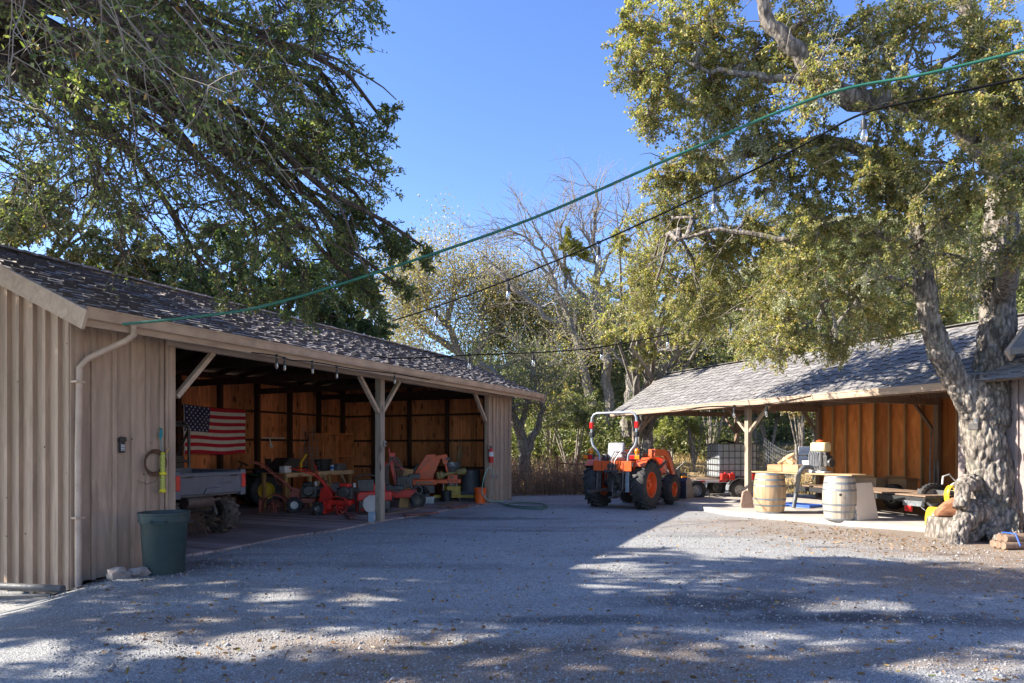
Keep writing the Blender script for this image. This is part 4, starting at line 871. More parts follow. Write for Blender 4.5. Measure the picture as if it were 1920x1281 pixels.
# ================================================================ objects
def arc(cx, cz, r, a0, a1, n=10): return [(cx + r * math.cos(R(a0 + (a1 - a0) * i / n)), cz + r * math.sin(R(a0 + (a1 - a0) * i / n))) for i in range(n + 1)]
def RX(a): return Matrix.Rotation(a, 4, 'X')
def RY(a): return Matrix.Rotation(a, 4, 'Y')
def RZ(a): return Matrix.Rotation(a, 4, 'Z')
def TR(*p): return Matrix.Translation(Vector(p))
def wheel(parent, c, r, wd, rimr, tyre_m, rim_m, lugs=18, chevron=True, name='wheel', hub=True, lugh=.03, rim_out=.0, out=1):
    """wheel with its axle along local x; > tyre, rim"""
    e = bpy.data.objects.new(name, None); col.objects.link(e); e.parent = parent; e.location = c
    A = RY(R(90))
    t = MB(); hw = wd / 2; rr = r - lugh
    t.lathe([(rimr, -hw * .82), (rimr + (rr - rimr) * .55, -hw * 1.05), (rr - .03, -hw * .95), (rr, -hw * .7), (rr + .005, 0), (rr, hw * .7), (rr - .03, hw * .95), (rimr + (rr - rimr) * .55, hw * 1.05), (rimr, hw * .82), (rimr - .01, 0)], 40, A, closed=True)
    for k in range(lugs):
        for sg in (-1, 1):
            a = 2 * math.pi * (k + (.5 if sg > 0 else 0)) / lugs
            if chevron:
                M_ = RX(a) @ TR(sg * hw * .48, 0, rr + lugh * .35) @ RZ(sg * R(-38)); t.box((0, 0, 0), (hw * 1.12, r * .062, lugh * 1.4), M=M_)
                M_ = RX(a - sg * 0 + .09) @ TR(sg * hw * .98, 0, rr - .02) ; t.box((0, 0, 0), (.02, r * .07, .07), M=M_)
            else:
                M_ = RX(a) @ TR(sg * hw * .5, 0, rr + lugh * .3); t.box((0, 0, 0), (hw * .75, r * .14, lugh * 1.3), RZ(R(random.uniform(-15, 15))).to_3x3(), M=M_)
    t.build('tyre', tyre_m, e, 35, .004 if r > .3 else 0)
    q = MB(); d_ = out
    q.lathe([(rimr + .012, -hw * .8), (rimr + .012, hw * .8), (rimr - .015, hw * .8), (rimr - .03, hw * .5), (rimr - .035, -hw * .5), (rimr - .015, -hw * .8)], 32, A, closed=True)
    if hub:
        q.lathe([(.0, hw * .30 * d_), (rimr * .38, hw * .32 * d_), (rimr * .42, hw * .22 * d_), (rimr * .8, hw * .05 * d_), (rimr - .02, hw * .0), (rimr - .02, -hw * .12), (0, -.1 * hw)], 24, A)
        for k in range(6):
            a = R(60 * k); q.lathe([(.014, 0), (.014, .03)], 6, TR(hw * .22 * d_, math.cos(a) * rimr * .55, math.sin(a) * rimr * .55) @ RY(R(90 * d_)))
        q.lathe([(rimr * .2, hw * .1 * d_), (rimr * .2, hw * .6 * d_), (rimr * .1, hw * .66 * d_), (0, hw * .66 * d_)], 14, A)
    q.build('rim', rim_m, e, 35)
    return e
def sub(name, mb, m, parent, smooth=40, bevel=0): return mb.build(name, m, parent, smooth, bevel)

# ---------------------------------------------------------------- orange tractor
TP = Vector((2.90, 17.95, 0)); T = thing('tractor', 'orange tractor with silver roll bar and front loader, parked facing away on the gravel', 'tractor', TP, R(-35))
for sx in (-1, 1):
    wheel(T, (sx * .68, 0, .63), .635, .37, .33, M_rubber, M_orange, 20, out=sx, lugh=.04)
    wheel(T, (sx * .66, 1.72, .42), .42, .25, .21, M_rubber, M_orange, 18, out=sx, lugh=.03)
b = MB(); b.bx(-.26, .26, -.32, .35, .42, .92); b.bx(-.2, .2, .3, 1.9, .48, .8); b.bx(-.33, .33, -.1, .12, .5, .74)
b.tube([(-.5, 0, .63), (.5, 0, .63)], .1, 14); b.tube([(0, -.32, .56), (0, -.46, .56)], .05, 10); b.box((0, -.36, .8), (.34, .12, .26)); b.bx(-.1, .1, -.42, -.3, .3, .5)
b.tube([(-.55, 1.72, .42), (.55, 1.72, .42)], .055, 10); b.bx(-.12, .12, 1.6, 1.84, .4, .62)
sub('chassis', b, M_darkmetal, T, 40, .012)
b = MB()
for sx in (-1, 1):
    pts = [(.69 * math.cos(R(a)), .63 + .70 * math.sin(R(a))) for a in range(48, 142, 8)]
    outer = [(y, z) for y, z in pts]; inner = [(y * .965, .63 + (z - .63) * .955) for y, z in pts][::-1]
    b.prism(outer + inner, .30, TR(sx * .70, 0, 0) @ RZ(R(90)))
    b.add([(sx * .55 + dx, y, z) for dx in (-.012, .012) for y, z in pts + [(-.5, .9), (.45, .9)]], [tuple(range(len(pts) + 2)), tuple(range(2 * len(pts) + 3, len(pts) + 1, -1))])
b.bx(-.54, .54, -.60, -.56, .98, 1.24); b.bx(-.54, .54, -.56, -.2, 1.20, 1.24)
sub('fender', b, M_orange, T, 35, .008)
b = MB(); b.prism([(.95, .82), (2.35, .80), (2.42, .95), (2.36, 1.18), (2.1, 1.30), (.95, 1.36)], .56, RZ(R(90))); sub('hood', b, M_orange, T, 30, .05)
b = MB(); b.bx(-.2, .2, 2.405, 2.42, .86, 1.14); [b.bx(-.22, .22, 2.415, 2.43, .88 + .05 * k, .9 + .05 * k) for k in range(5)]; sub('grille', b, M_black, T, 0)
b = MB(); b.box((0, -.36, 1.50), (.46, .09, .42), RX(R(-10)).to_3x3()); b.bx(-.24, .24, -.34, .1, 1.24, 1.36); sub('seat', b, mat('seat_vinyl', (.34, .345, .36), (.25, .25, .27), 5, .45), T, 40, .04)
b = MB(); b.tube([(0, .55, 1.15), (0, .45, 1.5)], .03, 8); b.lathe([(.17 + .014 * math.cos(R(a)), .014 * math.sin(R(a))) for a in range(0, 360, 45)], 24, TR(0, .42, 1.52) @ RX(R(20)), True); b.bar((-.17, .42, 1.52), (.17, .42, 1.52), .03, .015)
b.bx(-.3, .3, .6, .95, 1.0, 1.42); sub('steering_wheel', b, M_black, T, 40)
ro = MB()
def rp(sx): return [(sx * .40, -.50, .72), (sx * .40, -.50, 1.30), (sx * .42, -.50, 1.40), (sx * .50, -.50, 1.52), (sx * .60, -.50, 1.64), (sx * .635, -.50, 1.76), (sx * .64, -.50, 2.25), (sx * .625, -.50, 2.36), (sx * .57, -.50, 2.44), (sx * .48, -.50, 2.475)]
ro.tube(rp(-1) + rp(1)[::-1], .032, 10)
sub('roll_bar', ro, M_silver, T, 50)
for sx in (-1, 1):
    b = MB(); b.bx(sx * .64 - .045, sx * .64 + .045, -.55, -.45, 2.08, 2.24); sub('reflective_band', b, M_redlens, T, 0, .01)
    b = MB(); b.bx(sx * .635 - .05, sx * .635 + .05, -.57, -.43, 1.86, 1.98); b.tube([(sx * .635 - .08, -.5, 1.88), (sx * .635 + .08, -.5, 1.88)], .03, 10); sub('roll_bar_hinge', b, M_black, T, 0, .01)
    b = MB(); b.bx(sx * .40 - .05, sx * .40 + .05, -.56, -.44, .45, .98); sub('roll_bar_mount', b, M_silver if sx > 0 else M_darkmetal, T, 0, .01)
    b = MB(); b.box((sx * .66, -.62, 1.34), (.29, .10, .13)); tl = sub('tail_light', b, M_black, T, 0, .015)
    b = MB(); b.bx(sx * .66 - .13 * 1, sx * .66 + .0, -.685, -.665, 1.29, 1.39) if sx > 0 else b.bx(sx * .66 - .0, sx * .66 + .13, -.685, -.665, 1.29, 1.39); sub('stop_lens', b, M_redlens, tl, 0, .004)
    b = MB(); b.bx(sx * .66 + .005, sx * .66 + .13, -.685, -.665, 1.29, 1.39) if sx > 0 else b.bx(sx * .66 - .13, sx * .66 - .005, -.685, -.665, 1.29, 1.39); sub('turn_lens', b, M_amber, tl, 0, .004)
    b = MB(); b.ell((sx * .66, -.52, 1.49), (.065, .065, .075), 14, 8); b.lathe([(.05, 0), (.05, .05)], 12, TR(sx * .66, -.52, 1.40)); sub('beacon', b, M_amber, T, 50)
    # three point linkage
    b = MB(); b.bar((sx * .22, -.35, .50), (sx * .42, -1.05, .46), .035, .07); b.bar((sx * .25, -.25, .98), (sx * .36, -.72, .95), .05, .07); b.tube([(sx * .36, -.70, .95), (sx * .36, -.75, .5)], .022, 8)
    b.tube([(sx * .42 - .03, -1.05, .46), (sx * .42 + .03, -1.05, .46)], .05, 12); sub('lift_arm', b, M_darkmetal, T, 40, .005)
b = MB(); b.tube([(0, -.4, .9), (.02, -.62, .62), (.03, -.60, .30)], .025, 8); b.bx(-.06, .06, -.68, -.3, .28, .33); sub('top_link', b, M_darkmetal, T)
for k, (x0, x1) in enumerate(((.05, .12), (.09, .2), (.14, .26), (.0, .08))):
    b = MB(); b.tube([(x0, -.45, .85), (x0 - .06, -.66, 1.0), (x0 - .02, -.68, 1.25), (x1, -.6, 1.48), (x1 + .1, -.4, 1.42), (x1 + .12, -.2, 1.2)], .011, 6); sub('hydraulic_hose', b, M_black if k % 2 else M_steel, T)
# loader
for sx in (-1, 1):
    x = sx * .44 if sx < 0 else .46
    b = MB(); b.prism([(.72, .5), (.92, .5), (.98, 1.1), (1.02, 1.5), (.84, 1.54), (.80, 1.1)], .1, TR(sx * .42, 0, 0) @ RZ(R(90)))
    b.bx(sx * .42 - .06, sx * .42 + .06, .6, 1.6, .5, .62); sub('loader_mast', b, M_orange, T, 30, .008)
    b = MB(); b.prism([(.86, 1.36), (.9, 1.54), (1.7, 1.52), (2.02, 1.30), (2.62, .42), (2.5, .33), (2.40, .38), (1.88, 1.14), (1.62, 1.34)], .085, TR(sx * .50, 0, 0) @ RZ(R(90))); sub('loader_arm', b, M_orange, T, 30, .01)
    b = MB(); b.tube([(sx * .50, 1.0, .9), (sx * .50, 1.7, 1.2)], .032, 10); b.tube([(sx * .5, 1.5, 1.1), (sx * .5, 2.0, 1.22)], .018, 8); b.tube([(sx * .46, 2.02, 1.5), (sx * .46, 2.5, .9), (sx * .46, 2.72, .62)], .028, 8); sub('loader_cylinder', b, M_darkmetal, T)
    b = MB(); b.tube([(sx * .5, .85, 1.5), (sx * .5, 1.2, 1.62), (sx * .5, 1.7, 1.58), (sx * .5, 2.1, 1.28), (sx * .52, 2.4, .8)], .013, 6); sub('loader_hose', b, M_black, T)
bk = [(2.62, .12), (2.62, .62), (2.70, .70), (3.0, .66), (3.02, .64), (2.74, .62), (2.70, .55), (2.70, .17), (3.25, .06), (3.25, .035), (2.70, .06)]
b = MB(); b.prism(bk, 1.5, RZ(R(90)))
sub('bucket', b, mat('loader_blue_black', (.018, .025, .05), (.03, .035, .05), 6, .35), T, 30, .006)
for sx in (-1, 1):
    b = MB(); b.prism([(2.62, .1), (2.62, .62), (2.72, .7), (2.98, .66), (3.25, .06), (2.72, .05)], .02, TR(sx * .755, 0, 0) @ RZ(R(90))); sub('bucket_side', b, mat('worn_plate', (.42, .37, .31), (.28, .24, .2), 6, .6), T, 0)
b = MB(); [b.bx(x - .02, x + .02, 2.5, 2.62, .1, .6) for x in (-.5, -.35, .35, .5)]; sub('bucket_bracket', b, M_orange, T, 0, .005)
b = MB(); b.bx(-.05, .05, 2.607, 2.612, .42, .52); b.v = [(x + .3, y, z) for x, y, z in b.v]; sub('bucket_label', b, M_white, T, 0)
b = MB(); b.bx(-.55, .55, .4, .62, .44, .50); b.bx(.36, .56, .25, .7, .42, .46); sub('footplate', b, M_darkmetal, T, 0, .01)
b = MB(); [b.bx(x, x + .012, -.612, -.602, 1.02, 1.2) for x in (-.3, .3)]; b.bx(-.2, .2, -.66, -.6, .96, 1.02); b.bx(-.12, .12, -.64, -.6, 1.05, 1.16); [b.tube([(x, -.62, 1.0), (x + .02, -.72, .9), (x - .02, -.66, .7)], .012, 6) for x in (-.15, -.08, .12, .18)]; sub('rear_coupler', b, M_darkmetal, T, 30, .004)
b = MB(); b.bx(.29, .297, 1.2, 2.0, 1.02, 1.10); sub('hood_stripe', b, M_black, T, 0)
b = MB(); b.tube([(-.2, 1.1, 1.3), (-.2, 1.1, 1.62), (-.2, 1.06, 1.68)], .03, 8); sub('exhaust_pipe', b, M_darkmetal, T)
b = MB(); b.bx(-.34, -.2, -.5, .1, 1.24, 1.42); b.bx(.26, .4, -.3, .3, 1.22, 1.4); sub('side_console', b, M_darkmetal, T, 30, .02)
b = MB(); b.tube([(.30, .2, 1.22), (.32, .3, 1.55)], .012, 6); b.tube([(.36, .25, 1.22), (.38, .38, 1.62)], .012, 6); b.ell((.32, .3, 1.57), (.03, .03, .035)); b.ell((.38, .38, 1.64), (.03, .03, .035)); sub('control_lever', b, M_black, T)

# ---------------------------------------------------------------- oak barrels and the plank table on them
def barrel_mats(nm, c1, c2): return wood(nm, c1, c2, None, 'z', .22, .6, 14, .15)
def barrel(label, p, m, H=.90, r=.30, rb=.355, rz=0):
    B = thing('wine_barrel', label, 'barrel', p, rz, 'oak wine barrels beside the shed slab')
    b = MB(); ns = 26
    prof = [(r + (rb - r) * math.sin(math.pi * i / 12), H * i / 12) for i in range(13)]
    for k in range(ns):
        a0 = 2 * math.pi * k / ns + .004; a1 = 2 * math.pi * (k + 1) / ns - .004; vs = []; fs = []
        for rr, z in prof:
            for a in (a0, (a0 + a1) / 2, a1): vs.append((rr * math.cos(a), rr * math.sin(a), z))
            for a in (a1, a0): vs.append(((rr - .03) * math.cos(a), (rr - .03) * math.sin(a), z))
        for i in range(12):
            for j in range(5): fs.append((i * 5 + j, i * 5 + (j + 1) % 5, (i + 1) * 5 + (j + 1) % 5, (i + 1) * 5 + j))
        fs += [(4, 3, 2, 1, 0), tuple(range(60, 65))]; b.add(vs, fs)
    sub('staves', b, m, B, 30)
    for zb in (.0, .16, .30, .60, .74, .865):
        b = MB(); f = lambda z: r + (rb - r) * math.sin(math.pi * z / H) + .004; z0, z1 = zb * H / .9, zb * H / .9 + .038
        b.lathe([(f(z0) - .003, z0), (f(z0), z0), (f(z1), z1), (f(z1) - .003, z1)], 48, None, True); sub('hoop', b, M_galv, B, 40)
    b = MB(); b.lathe([(0, H - .05), (r - .02, H - .05), (r - .02, H - .02), (0, H - .02)], 32); sub('barrel_head', b, m, B, 30)
    return B
b1 = gp(1443, 961, .1); b2 = gp(1574, 974, .1)
barrel('honey brown barrel by the stone at the foot of the shed post', b1, barrel_mats('barrel_honey', (.60, .42, .25), (.40, .25, .13)))
B2 = barrel('weathered whitish barrel with a black bung hole behind the leaning panel', b2, barrel_mats('barrel_grey', (.60, .51, .40), (.38, .31, .24)), .90, .28, .325)
b = MB(); d_ = (Vector((0, 0, 0)) - b2); a_ = math.atan2(d_.y, d_.x); b.lathe([(.0, .352), (.028, .352), (.028, .362), (0, .362)], 16, TR(0, 0, .53) @ RZ(a_ + .06) @ RY(R(90))); sub('bung_hole', b, M_black, B2)
tdir = (b2 - b1).normalized(); ta = math.atan2(tdir.y, tdir.x); mid = (b1 + b2) / 2; mid.z = 1.0
tp = MB(); tp.box((-.10, .12, .018), (1.85 + .6, .30, .028), R(2)); tp.box((-.10, .46, .016), (1.85 + .5, .30, .028), R(-1)); ob = tp.build('plank_table_top', M_newwood, None, 0, .004); ob.location = mid; ob.rotation_euler = (0, 0, ta); tag(ob, 'rough planks laid across the tops of the two wine barrels', 'planks')
TZ = 1.0 + .034
def on_table(px, py=None, back=.2):
    # point on the table top under photo column px
    n_ = Vector((-tdir.y, tdir.x, 0)); o0 = mid + n_ * back; k = (px - CX) / F
    s = (k * o0.y - o0.x) / (tdir.x - k * tdir.y); q = o0 + tdir * s; q.z = TZ; return q
M_chunk = wood('fresh_wood_chunk', (.62, .41, .23), (.44, .26, .13), None, 'x', .25, .8, 12)
def woodblock(label, px, dims, back=.2, rz=0, tilt=0, z=0, m=None):
    q = on_table(px, back=back); b = MB(); b.box((0, 0, dims[2] / 2), dims)
    o = b.build('wood_block', m or M_chunk, None, 0, .012); q.z += z; o.location = q; o.rotation_euler = (0, tilt, rz + ta); tag(o, label, 'wood block', 'wood offcuts on the plank table'); return o
woodblock('brown split firewood block at the left end of the plank table', 1456, (.34, .24, .16), .2, .3)
woodblock('pale squared timber block beside the split block on the plank table', 1488, (.44, .22, .17), .15, -.1, m=M_newwood)
b = MB()
for k, (x, z, a) in enumerate(((0, .05, .2), (.06, .12, .5), (-.07, .10, -.4), (.14, .16, .3))): b.ell((x, 0, z), (.15 - .02 * k, .06, .05), 8, 6, .9, RY(a))
b.tube([(-.16, 0, 0), (-.05, .02, .12), (.1, 0, .2), (.2, .02, .27)], [.05, .06, .055, .02], 7); o = b.build('gnarled_root', M_chunk, None, 30); q = on_table(1474, back=.2); q.z += .15; o.location = q; o.rotation_euler = (0, 0, ta); tag(o, 'gnarled orange brown root piece lying on top of the wood blocks', 'wood')
b = MB(); b.box((0, 0, .13), (.30, .26, .26), R(10)); o = b.build('white_carton', M_white, None, 0, .02); q = on_table(1521, back=.45); o.location = q; tag(o, 'pale white carton standing behind the blocks on the plank table', 'box')
# sprayer on the table
q = on_table(1537, back=.3); S = thing('motor_sprayer', 'backpack sprayer with a cream tank and hanging grey cable on the plank table', 'sprayer', q, ta)
b = MB(); b.bx(-.16, .2, -.12, .12, .46, .66); sub('tank', b, mat('cream_tank', (.80, .66, .36), (.72, .56, .28), 4, .4), S, 40, .035)
b = MB(); b.lathe([(.075, .66), (.075, .70), (.05, .71), (0, .71)], 18, TR(0, 0, 0)); b.lathe([(.03, .7), (.03, .72), (0, .72)], 12); sub('tank_cap', b, M_orange, S, 40)
b = MB(); b.bx(-.14, .1, -.11, .1, .04, .46); b.bx(-.18, .2, -.13, .13, .0, .04); sub('frame', b, M_white, S, 0, .02)
b = MB(); b.box((.17, 0, .26), (.14, .2, .24)); b.lathe([(.1, 0), (.1, .06)], 16, TR(.24, 0, .22) @ RY(R(90))); b.bx(.1, .2, -.08, .08, .36, .45); sub('engine', b, M_darkmetal, S, 30, .01)
b = MB()
for k in range(6): x = -.13 + k * .04; b.tube([(x, -.13, .48), (x - .02, -.16, .38), (x - .01, -.16, .15), (x + .03, -.15, .07), (x + .05, -.15, .2), (x + .03, -.13, .46)], .013, 6)
sub('coiled_cable', b, mat('grey_cable', (.13, .135, .15), (.2, .2, .2), 6, .6), S)
b = MB(); hp = [on_table(1526, back=.2) + Vector((0, 0, .12)), on_table(1508, back=.0) + Vector((0, 0, .14)), gp(1503, 898, .9) if False else on_table(1499, back=-.1) + Vector((0, 0, .02)), gp(1494, 950, .15) + Vector((0, 0, .4)), gp(1488, 952, .13)]
c_ = []; 
for i in range(len(hp) - 1):
    for t_ in range(6): c_.append(hp[i].lerp(hp[i + 1], t_ / 6))
c_.append(hp[-1]); sm = [c_[0]] + [(c_[i - 1] + c_[i] * 2 + c_[i + 1]) / 4 for i in range(1, len(c_) - 1)] + [c_[-1]]
b.tube(sm, .05, 10)
for p in sm[::1]: pass
o = b.build('blower_tube', mat('dark_grey_tube', (.07, .08, .095), (.1, .11, .12), 8, .5), None, 50); tag(o, 'thick dark grey tube hanging from the sprayer down to the blue tray', 'tube')
# blue tray on slab
bt_ = thing('blue_pallet_tray', 'bright blue plastic tray lying on the slab between the barrels', 'tray', gp(1497, 949, .1), ta)
b = MB(); [b.bx(-.45 + k * .1, -.38 + k * .1, -.3, .3, .03, .06) for k in range(10)]; b.bx(-.46, .55, -.32, -.27, 0, .06); b.bx(-.46, .55, .27, .32, 0, .06); b.bx(-.46, -.41, -.27, .27, 0, .05); b.bx(.5, .55, -.27, .27, 0, .05); sub('grating', b, M_blue, bt_, 0, .004)
# leaning panel
pb = (gp(1601, 973, .1) + gp(1650, 969, .1)) / 2; pl_ = thing('foam_panel', 'cream square foam panel with a black taped edge leaning on the grey barrel', 'panel', pb - Vector((pb.x, pb.y, 0)).normalized() * .5 + Vector((.02, 0, 0)), math.atan2((gp(1650, 969, .1) - gp(1601, 973, .1)).y, (gp(1650, 969, .1) - gp(1601, 973, .1)).x))
TL = TR(0, .0, 0) @ RX(R(-11))
b = MB(); b.box((.02, .05, .39), (.70, .10, .78), M=TL); sub('board', b, mat('foam_face', (.86, .74, .60), (.8, .68, .54), 2, .8), pl_, 30, .02)
b = MB(); b.box((-.325, .05, .39), (.012, .085, .76), M=TL); [b.ell((-.333, .05 + random.uniform(-.02, .02), .06 + k * .075), (.01, .04, .03), 7, 5, 1.2, TL) for k in range(10)]; sub('taped_edge', b, mat('taped_edge_paint', (.03, .03, .03), (.6, .55, .48), 22, .7), pl_, 0)
# stone leaning at the post foot
b = MB(); q = gp(1401, 960, .0); b.prism([(-.15, 0), (.13, 0), (.16, .15), (.14, .38), (.10, .50), (-.02, .54), (-.10, .50), (-.13, .34), (-.17, .16)], .07, RX(R(-8)))
o = b.build('leaning_stone', mat('pinkish_stone', (.42, .27, .20), (.3, .2, .15), 6, .9, bump=.4), None, 30, .02); q.z = .0; o.location = q; tag(o, 'flat upright pinkish stone leaning against the foot of the centre shed post', 'stone')
for k, (px, py, s, lab) in enumerate(((1370, 936, .17, 'round brown stone on the ground by the trailer, left of the shed post'), (1384, 934, .2, 'grey angular stone close to the trailer fender'), (244 + 16, 1079, .13, 'smooth pale stone at the wall base beside the bin'), (222, 1082, .15, 'flat brownish stone at the foot of the barn wall'), (1320, 932, .12, 'small stone under the trailer wheel'), (1741, 995, .1, 'little pale stone at the near edge of the slab'))):
    b = MB(); b.ell((0, 0, .25 * s), (s, s * .7, s * .55), 12, 8, .5); o = b.build('stone', M_rock, None, 35); q = gp(px, py); q.z = gh(q.x, q.y); o.location = q; tag(o, lab, 'stone')
for px, py, lab, a in ((1704, 989, 'short dark brick lying at the slab edge', .4), (1722, 993, 'reddish brick half buried by the slab edge next to the dark brick', -.3)):
    b = MB(); b.box((0, 0, .03), (.2, .1, .06)); o = b.build('brick', mat('brick_clay', (.38, .19, .12), (.25, .13, .09), 14, .9, bump=.3), None, 0, .006); q = gp(px, py); q.z = gh(q.x, q.y); o.location = q; o.rotation_euler = (0, 0, a); tag(o, lab, 'brick')

# ---------------------------------------------------------------- water tote on a trailer
TT = Vector((6.35, 21.2, gh(6.35, 21.2))); tr = thing('utility_trailer', 'white framed utility trailer with grey fenders under the far end of the shed', 'trailer', TT, R(8))
b = MB(); b.bx(-1.6, .95, -.62, -.55, .52, .60); b.bx(-1.6, .95, .55, .62, .52, .60); b.bx(-1.62, -1.55, -.62, .62, .52, .6); b.bx(.9, .97, -.62, .62, .52, .6); [b.bx(x, x + .06, -.55, .55, .53, .58) for x in (-1.0, -.4, .2)]
b.bar((-1.6, -.5, .55), (-2.3, 0, .5), .06, .06); b.bar((-1.6, .5, .55), (-2.3, 0, .5), .06, .06); sub('frame', b, M_white, tr, 0, .006)
b = MB(); b.bx(-.9, .9, -.54, .54, .605, .635); sub('deck', b, M_shednat, tr, 0)
for x in (-1.0, .35):
    for sy in (-1, 1):
        e = wheel(tr, (x, sy * .76, .30), .30, .18, .16, M_rubber, M_steel, 22, False, out=1, lugh=.01); e.rotation_euler = (0, 0, R(-90 * sy))
for sy in (-1, 1):
    b = MB(); pts = [(.35 + .38 * math.cos(R(a)), .30 + .38 * math.sin(R(a))) for a in range(0, 181, 15)]; b.prism(pts + [(.35 + .35 * math.cos(R(a)), .30 + .35 * math.sin(R(a))) for a in range(180, -1, -15)], .22, TR(0, sy * .76, 0)); sub('fender', b, M_galv, tr, 35)
for k, x in enumerate((-1.1, -.2)):
    b = MB(); b.bx(x, x + .45, -.635, -.621, .535, .585); sub('reflector', b, M_redlens, tr, 0)
b = MB(); b.bx(-1.4, -1.25, -.68, -.62, .6, .72); sub('marker_light', b, M_amber, tr, 0, .01)
b = MB(); b.lathe([(.18, 0), (.2, .1), (.14, .16), (.05, .18)], 14, TR(-1.5, .1, .72) @ RY(R(80))); b.box((-1.35, .1, .78), (.3, .3, .26)); b.tube([(-1.8, 0, .7), (-1.85, -.1, 1.05), (-1.7, -.2, 1.12), (-1.6, -.1, .9)], .025, 8); b.tube([(-1.3, 0, .9), (-1.1, -.2, 1.15), (-.9, -.3, .9)], .02, 8); b.box((-1.05, .1, .7), (.2, .2, .2)); sub('pump', b, mat('greasy_metal', (.2, .19, .18), (.08, .08, .08), 10, .5, .4), tr, 35, .008)
b = MB(); b.bar((-2.1, .02, .5), (-2.1, -.05, .05), .06, .06); b.bar((-.7, -.5, .55), (-.45, -.55, .05), .03, .03); b.bar((-.7, -.5, .55), (-.95, -.55, .05), .03, .03); sub('stand_leg', b, M_darkmetal, tr, 0)
tz = TT.z + .64; to = thing('water_tote', 'large caged white plastic water tote standing on the trailer', 'tank', at(1371, 891, 21.0), R(4)); to.location.z = tz
b = MB(); b.bx(-.60, .60, -.48, .48, .04, 1.06); tot = sub('tank', b, mat('tote_plastic', (.50, .52, .53), (.42, .44, .46), 2.5, .35, trans=.12), to, 30, .06)
b = MB()
for z in (.05, .24, .43, .62, .82, 1.05):
    b.tube([(-.64, -.52, z), (.64, -.52, z), (.64, .52, z), (-.64, .52, z), (-.64, -.52, z)], .012, 6)
for k in range(8):
    x = -.64 + k * 1.28 / 7
    for y in (-.52, .52): b.tube([(x, y, 0), (x, y, 1.06)], .011, 6)
for k in range(1, 6):
    y = -.52 + k * 1.04 / 6
    for x in (-.64, .64): b.tube([(x, y, 0), (x, y, 1.06)], .011, 6)
sub('cage', b, M_darkmetal, to, 40)
b = MB(); b.lathe([(.12, 0), (.12, .05), (0, .06)], 18, TR(0, 0, 1.06)); sub('lid', b, M_black, to)
b = MB(); b.tube([(-.5, -.3, 1.08), (-.3, -.3, 1.16), (-.1, -.2, 1.1)], .03, 8); sub('fill_pipe', b, M_black, to)
for px, lab in ((1357, 'left of the two small red fuel cans at the foot of the water tote'), (1371, 'right of the two small red fuel cans at the foot of the water tote'), (1413, 'red can on the trailer just right of the shed post')):
    b = MB(); b.bx(-.09, .09, -.07, .07, 0, .19); b.lathe([(.03, .19), (.03, .23), (0, .23)], 10, TR(.04, 0, 0)); o = b.build('fuel_can', M_red, None, 30, .015)
    q = at(px, 890, 20.35); q.z = TT.z + .607; o.location = q; o.rotation_euler = (0, 0, R(8)); tag(o, lab, 'fuel can', 'red fuel cans on the trailer')

# ---------------------------------------------------------------- flat equipment trailer in the shed
q0 = gp(1590, 935, .1); q1 = gp(1745, 955, .1); A0 = at(1590, 922, 15.9); A1 = at(1742, 938, 13.6)
ft = thing('flat_trailer', 'low black steel trailer with a plank bed and red tail light inside the shed', 'trailer', (A0.x, A0.y, .1), math.atan2((A1 - A0).y, (A1 - A0).x)); Lt = (A1 - A0).length - .1
b = MB(); b.bx(-1.9, Lt, 0, .08, .36, .47); b.bx(-1.9, Lt, 1.3, 1.38, .36, .47); b.bx(Lt - .08, Lt, .08, 1.3, .36, .47); [b.bx(x, x + .06, .08, 1.3, .37, .43) for x in (-1.8, -1.0, -.2, .6, 1.4)]; sub('frame', b, M_black, ft, 0, .005)
b = MB(); [b.bx(-1.85, Lt - .1, .1 + k * .2, .285 + k * .2, .48, .51) for k in range(6)]; sub('bed', b, M_shednat, ft, 0)
for y in (-.12, 1.5):
    e = wheel(ft, (-.3, y, .30), .30, .18, .16, M_rubber, M_steel, 20, False, lugh=.01); e.rotation_euler = (0, 0, R(-90 if y < 0 else 90))
b = MB(); b.bx(Lt - .45, Lt + .02, -.12, -.03, .30, .34); b.bx(Lt - .5, Lt, -.08, -.02, .34, .40); sub('light_bracket', b, M_galv, ft, 0, .004)
b = MB(); b.bx(Lt - .38, Lt - .22, -.15, -.09, .18, .30); sub('tail_light', b, M_redlens, ft, 0, .01)
b = MB(); b.bar((Lt, .05, .38), (Lt + .5, -.1, .2), .03, .03); b.tube([(Lt - .1, -.08, .34), (Lt + .2, -.12, .2), (Lt + .45, -.05, .14)], .008, 6); sub('ramp_hook', b, M_steel, ft, 0)
# cardboard boxes
bx1 = on = gp(1686, 937, .1); 
def carton(label, p, d, rz, m, text=None):
    C_ = thing('cardboard_box', label, 'box', p, rz, 'cardboard boxes against the plywood wall'); b = MB(); x, y, z = d
    b.bx(-x / 2, x / 2, -y / 2, -y / 2 + .006, 0, z); b.bx(-x / 2, x / 2, y / 2 - .006, y / 2, 0, z); b.bx(-x / 2, -x / 2 + .006, -y / 2 + .006, y / 2 - .006, 0, z); b.bx(x / 2 - .006, x / 2, -y / 2 + .006, y / 2 - .006, 0, z); b.bx(-x / 2, x / 2, -y / 2, y / 2, 0, .005); sub('box_body', b, m, C_, 0)
    b = MB(); b.box((0, -y / 2 - .05, z + .03), (x, .14, .005), RX(R(-38)).to_3x3()); b.box((0, y / 2 - .06, z + .004), (x, .14, .005)); b.box((x / 2 + .04, 0, z - .02), (.12, y, .005), RY(R(30)).to_3x3()); sub('flap', b, m, C_, 0)
    if text: lettering(text, C_, (-x / 2 + .1, -y / 2 - .004, z * .28), (R(90), 0, 0), .10, mat('ink', (.05, .08, .1), (.06, .08, .1)))
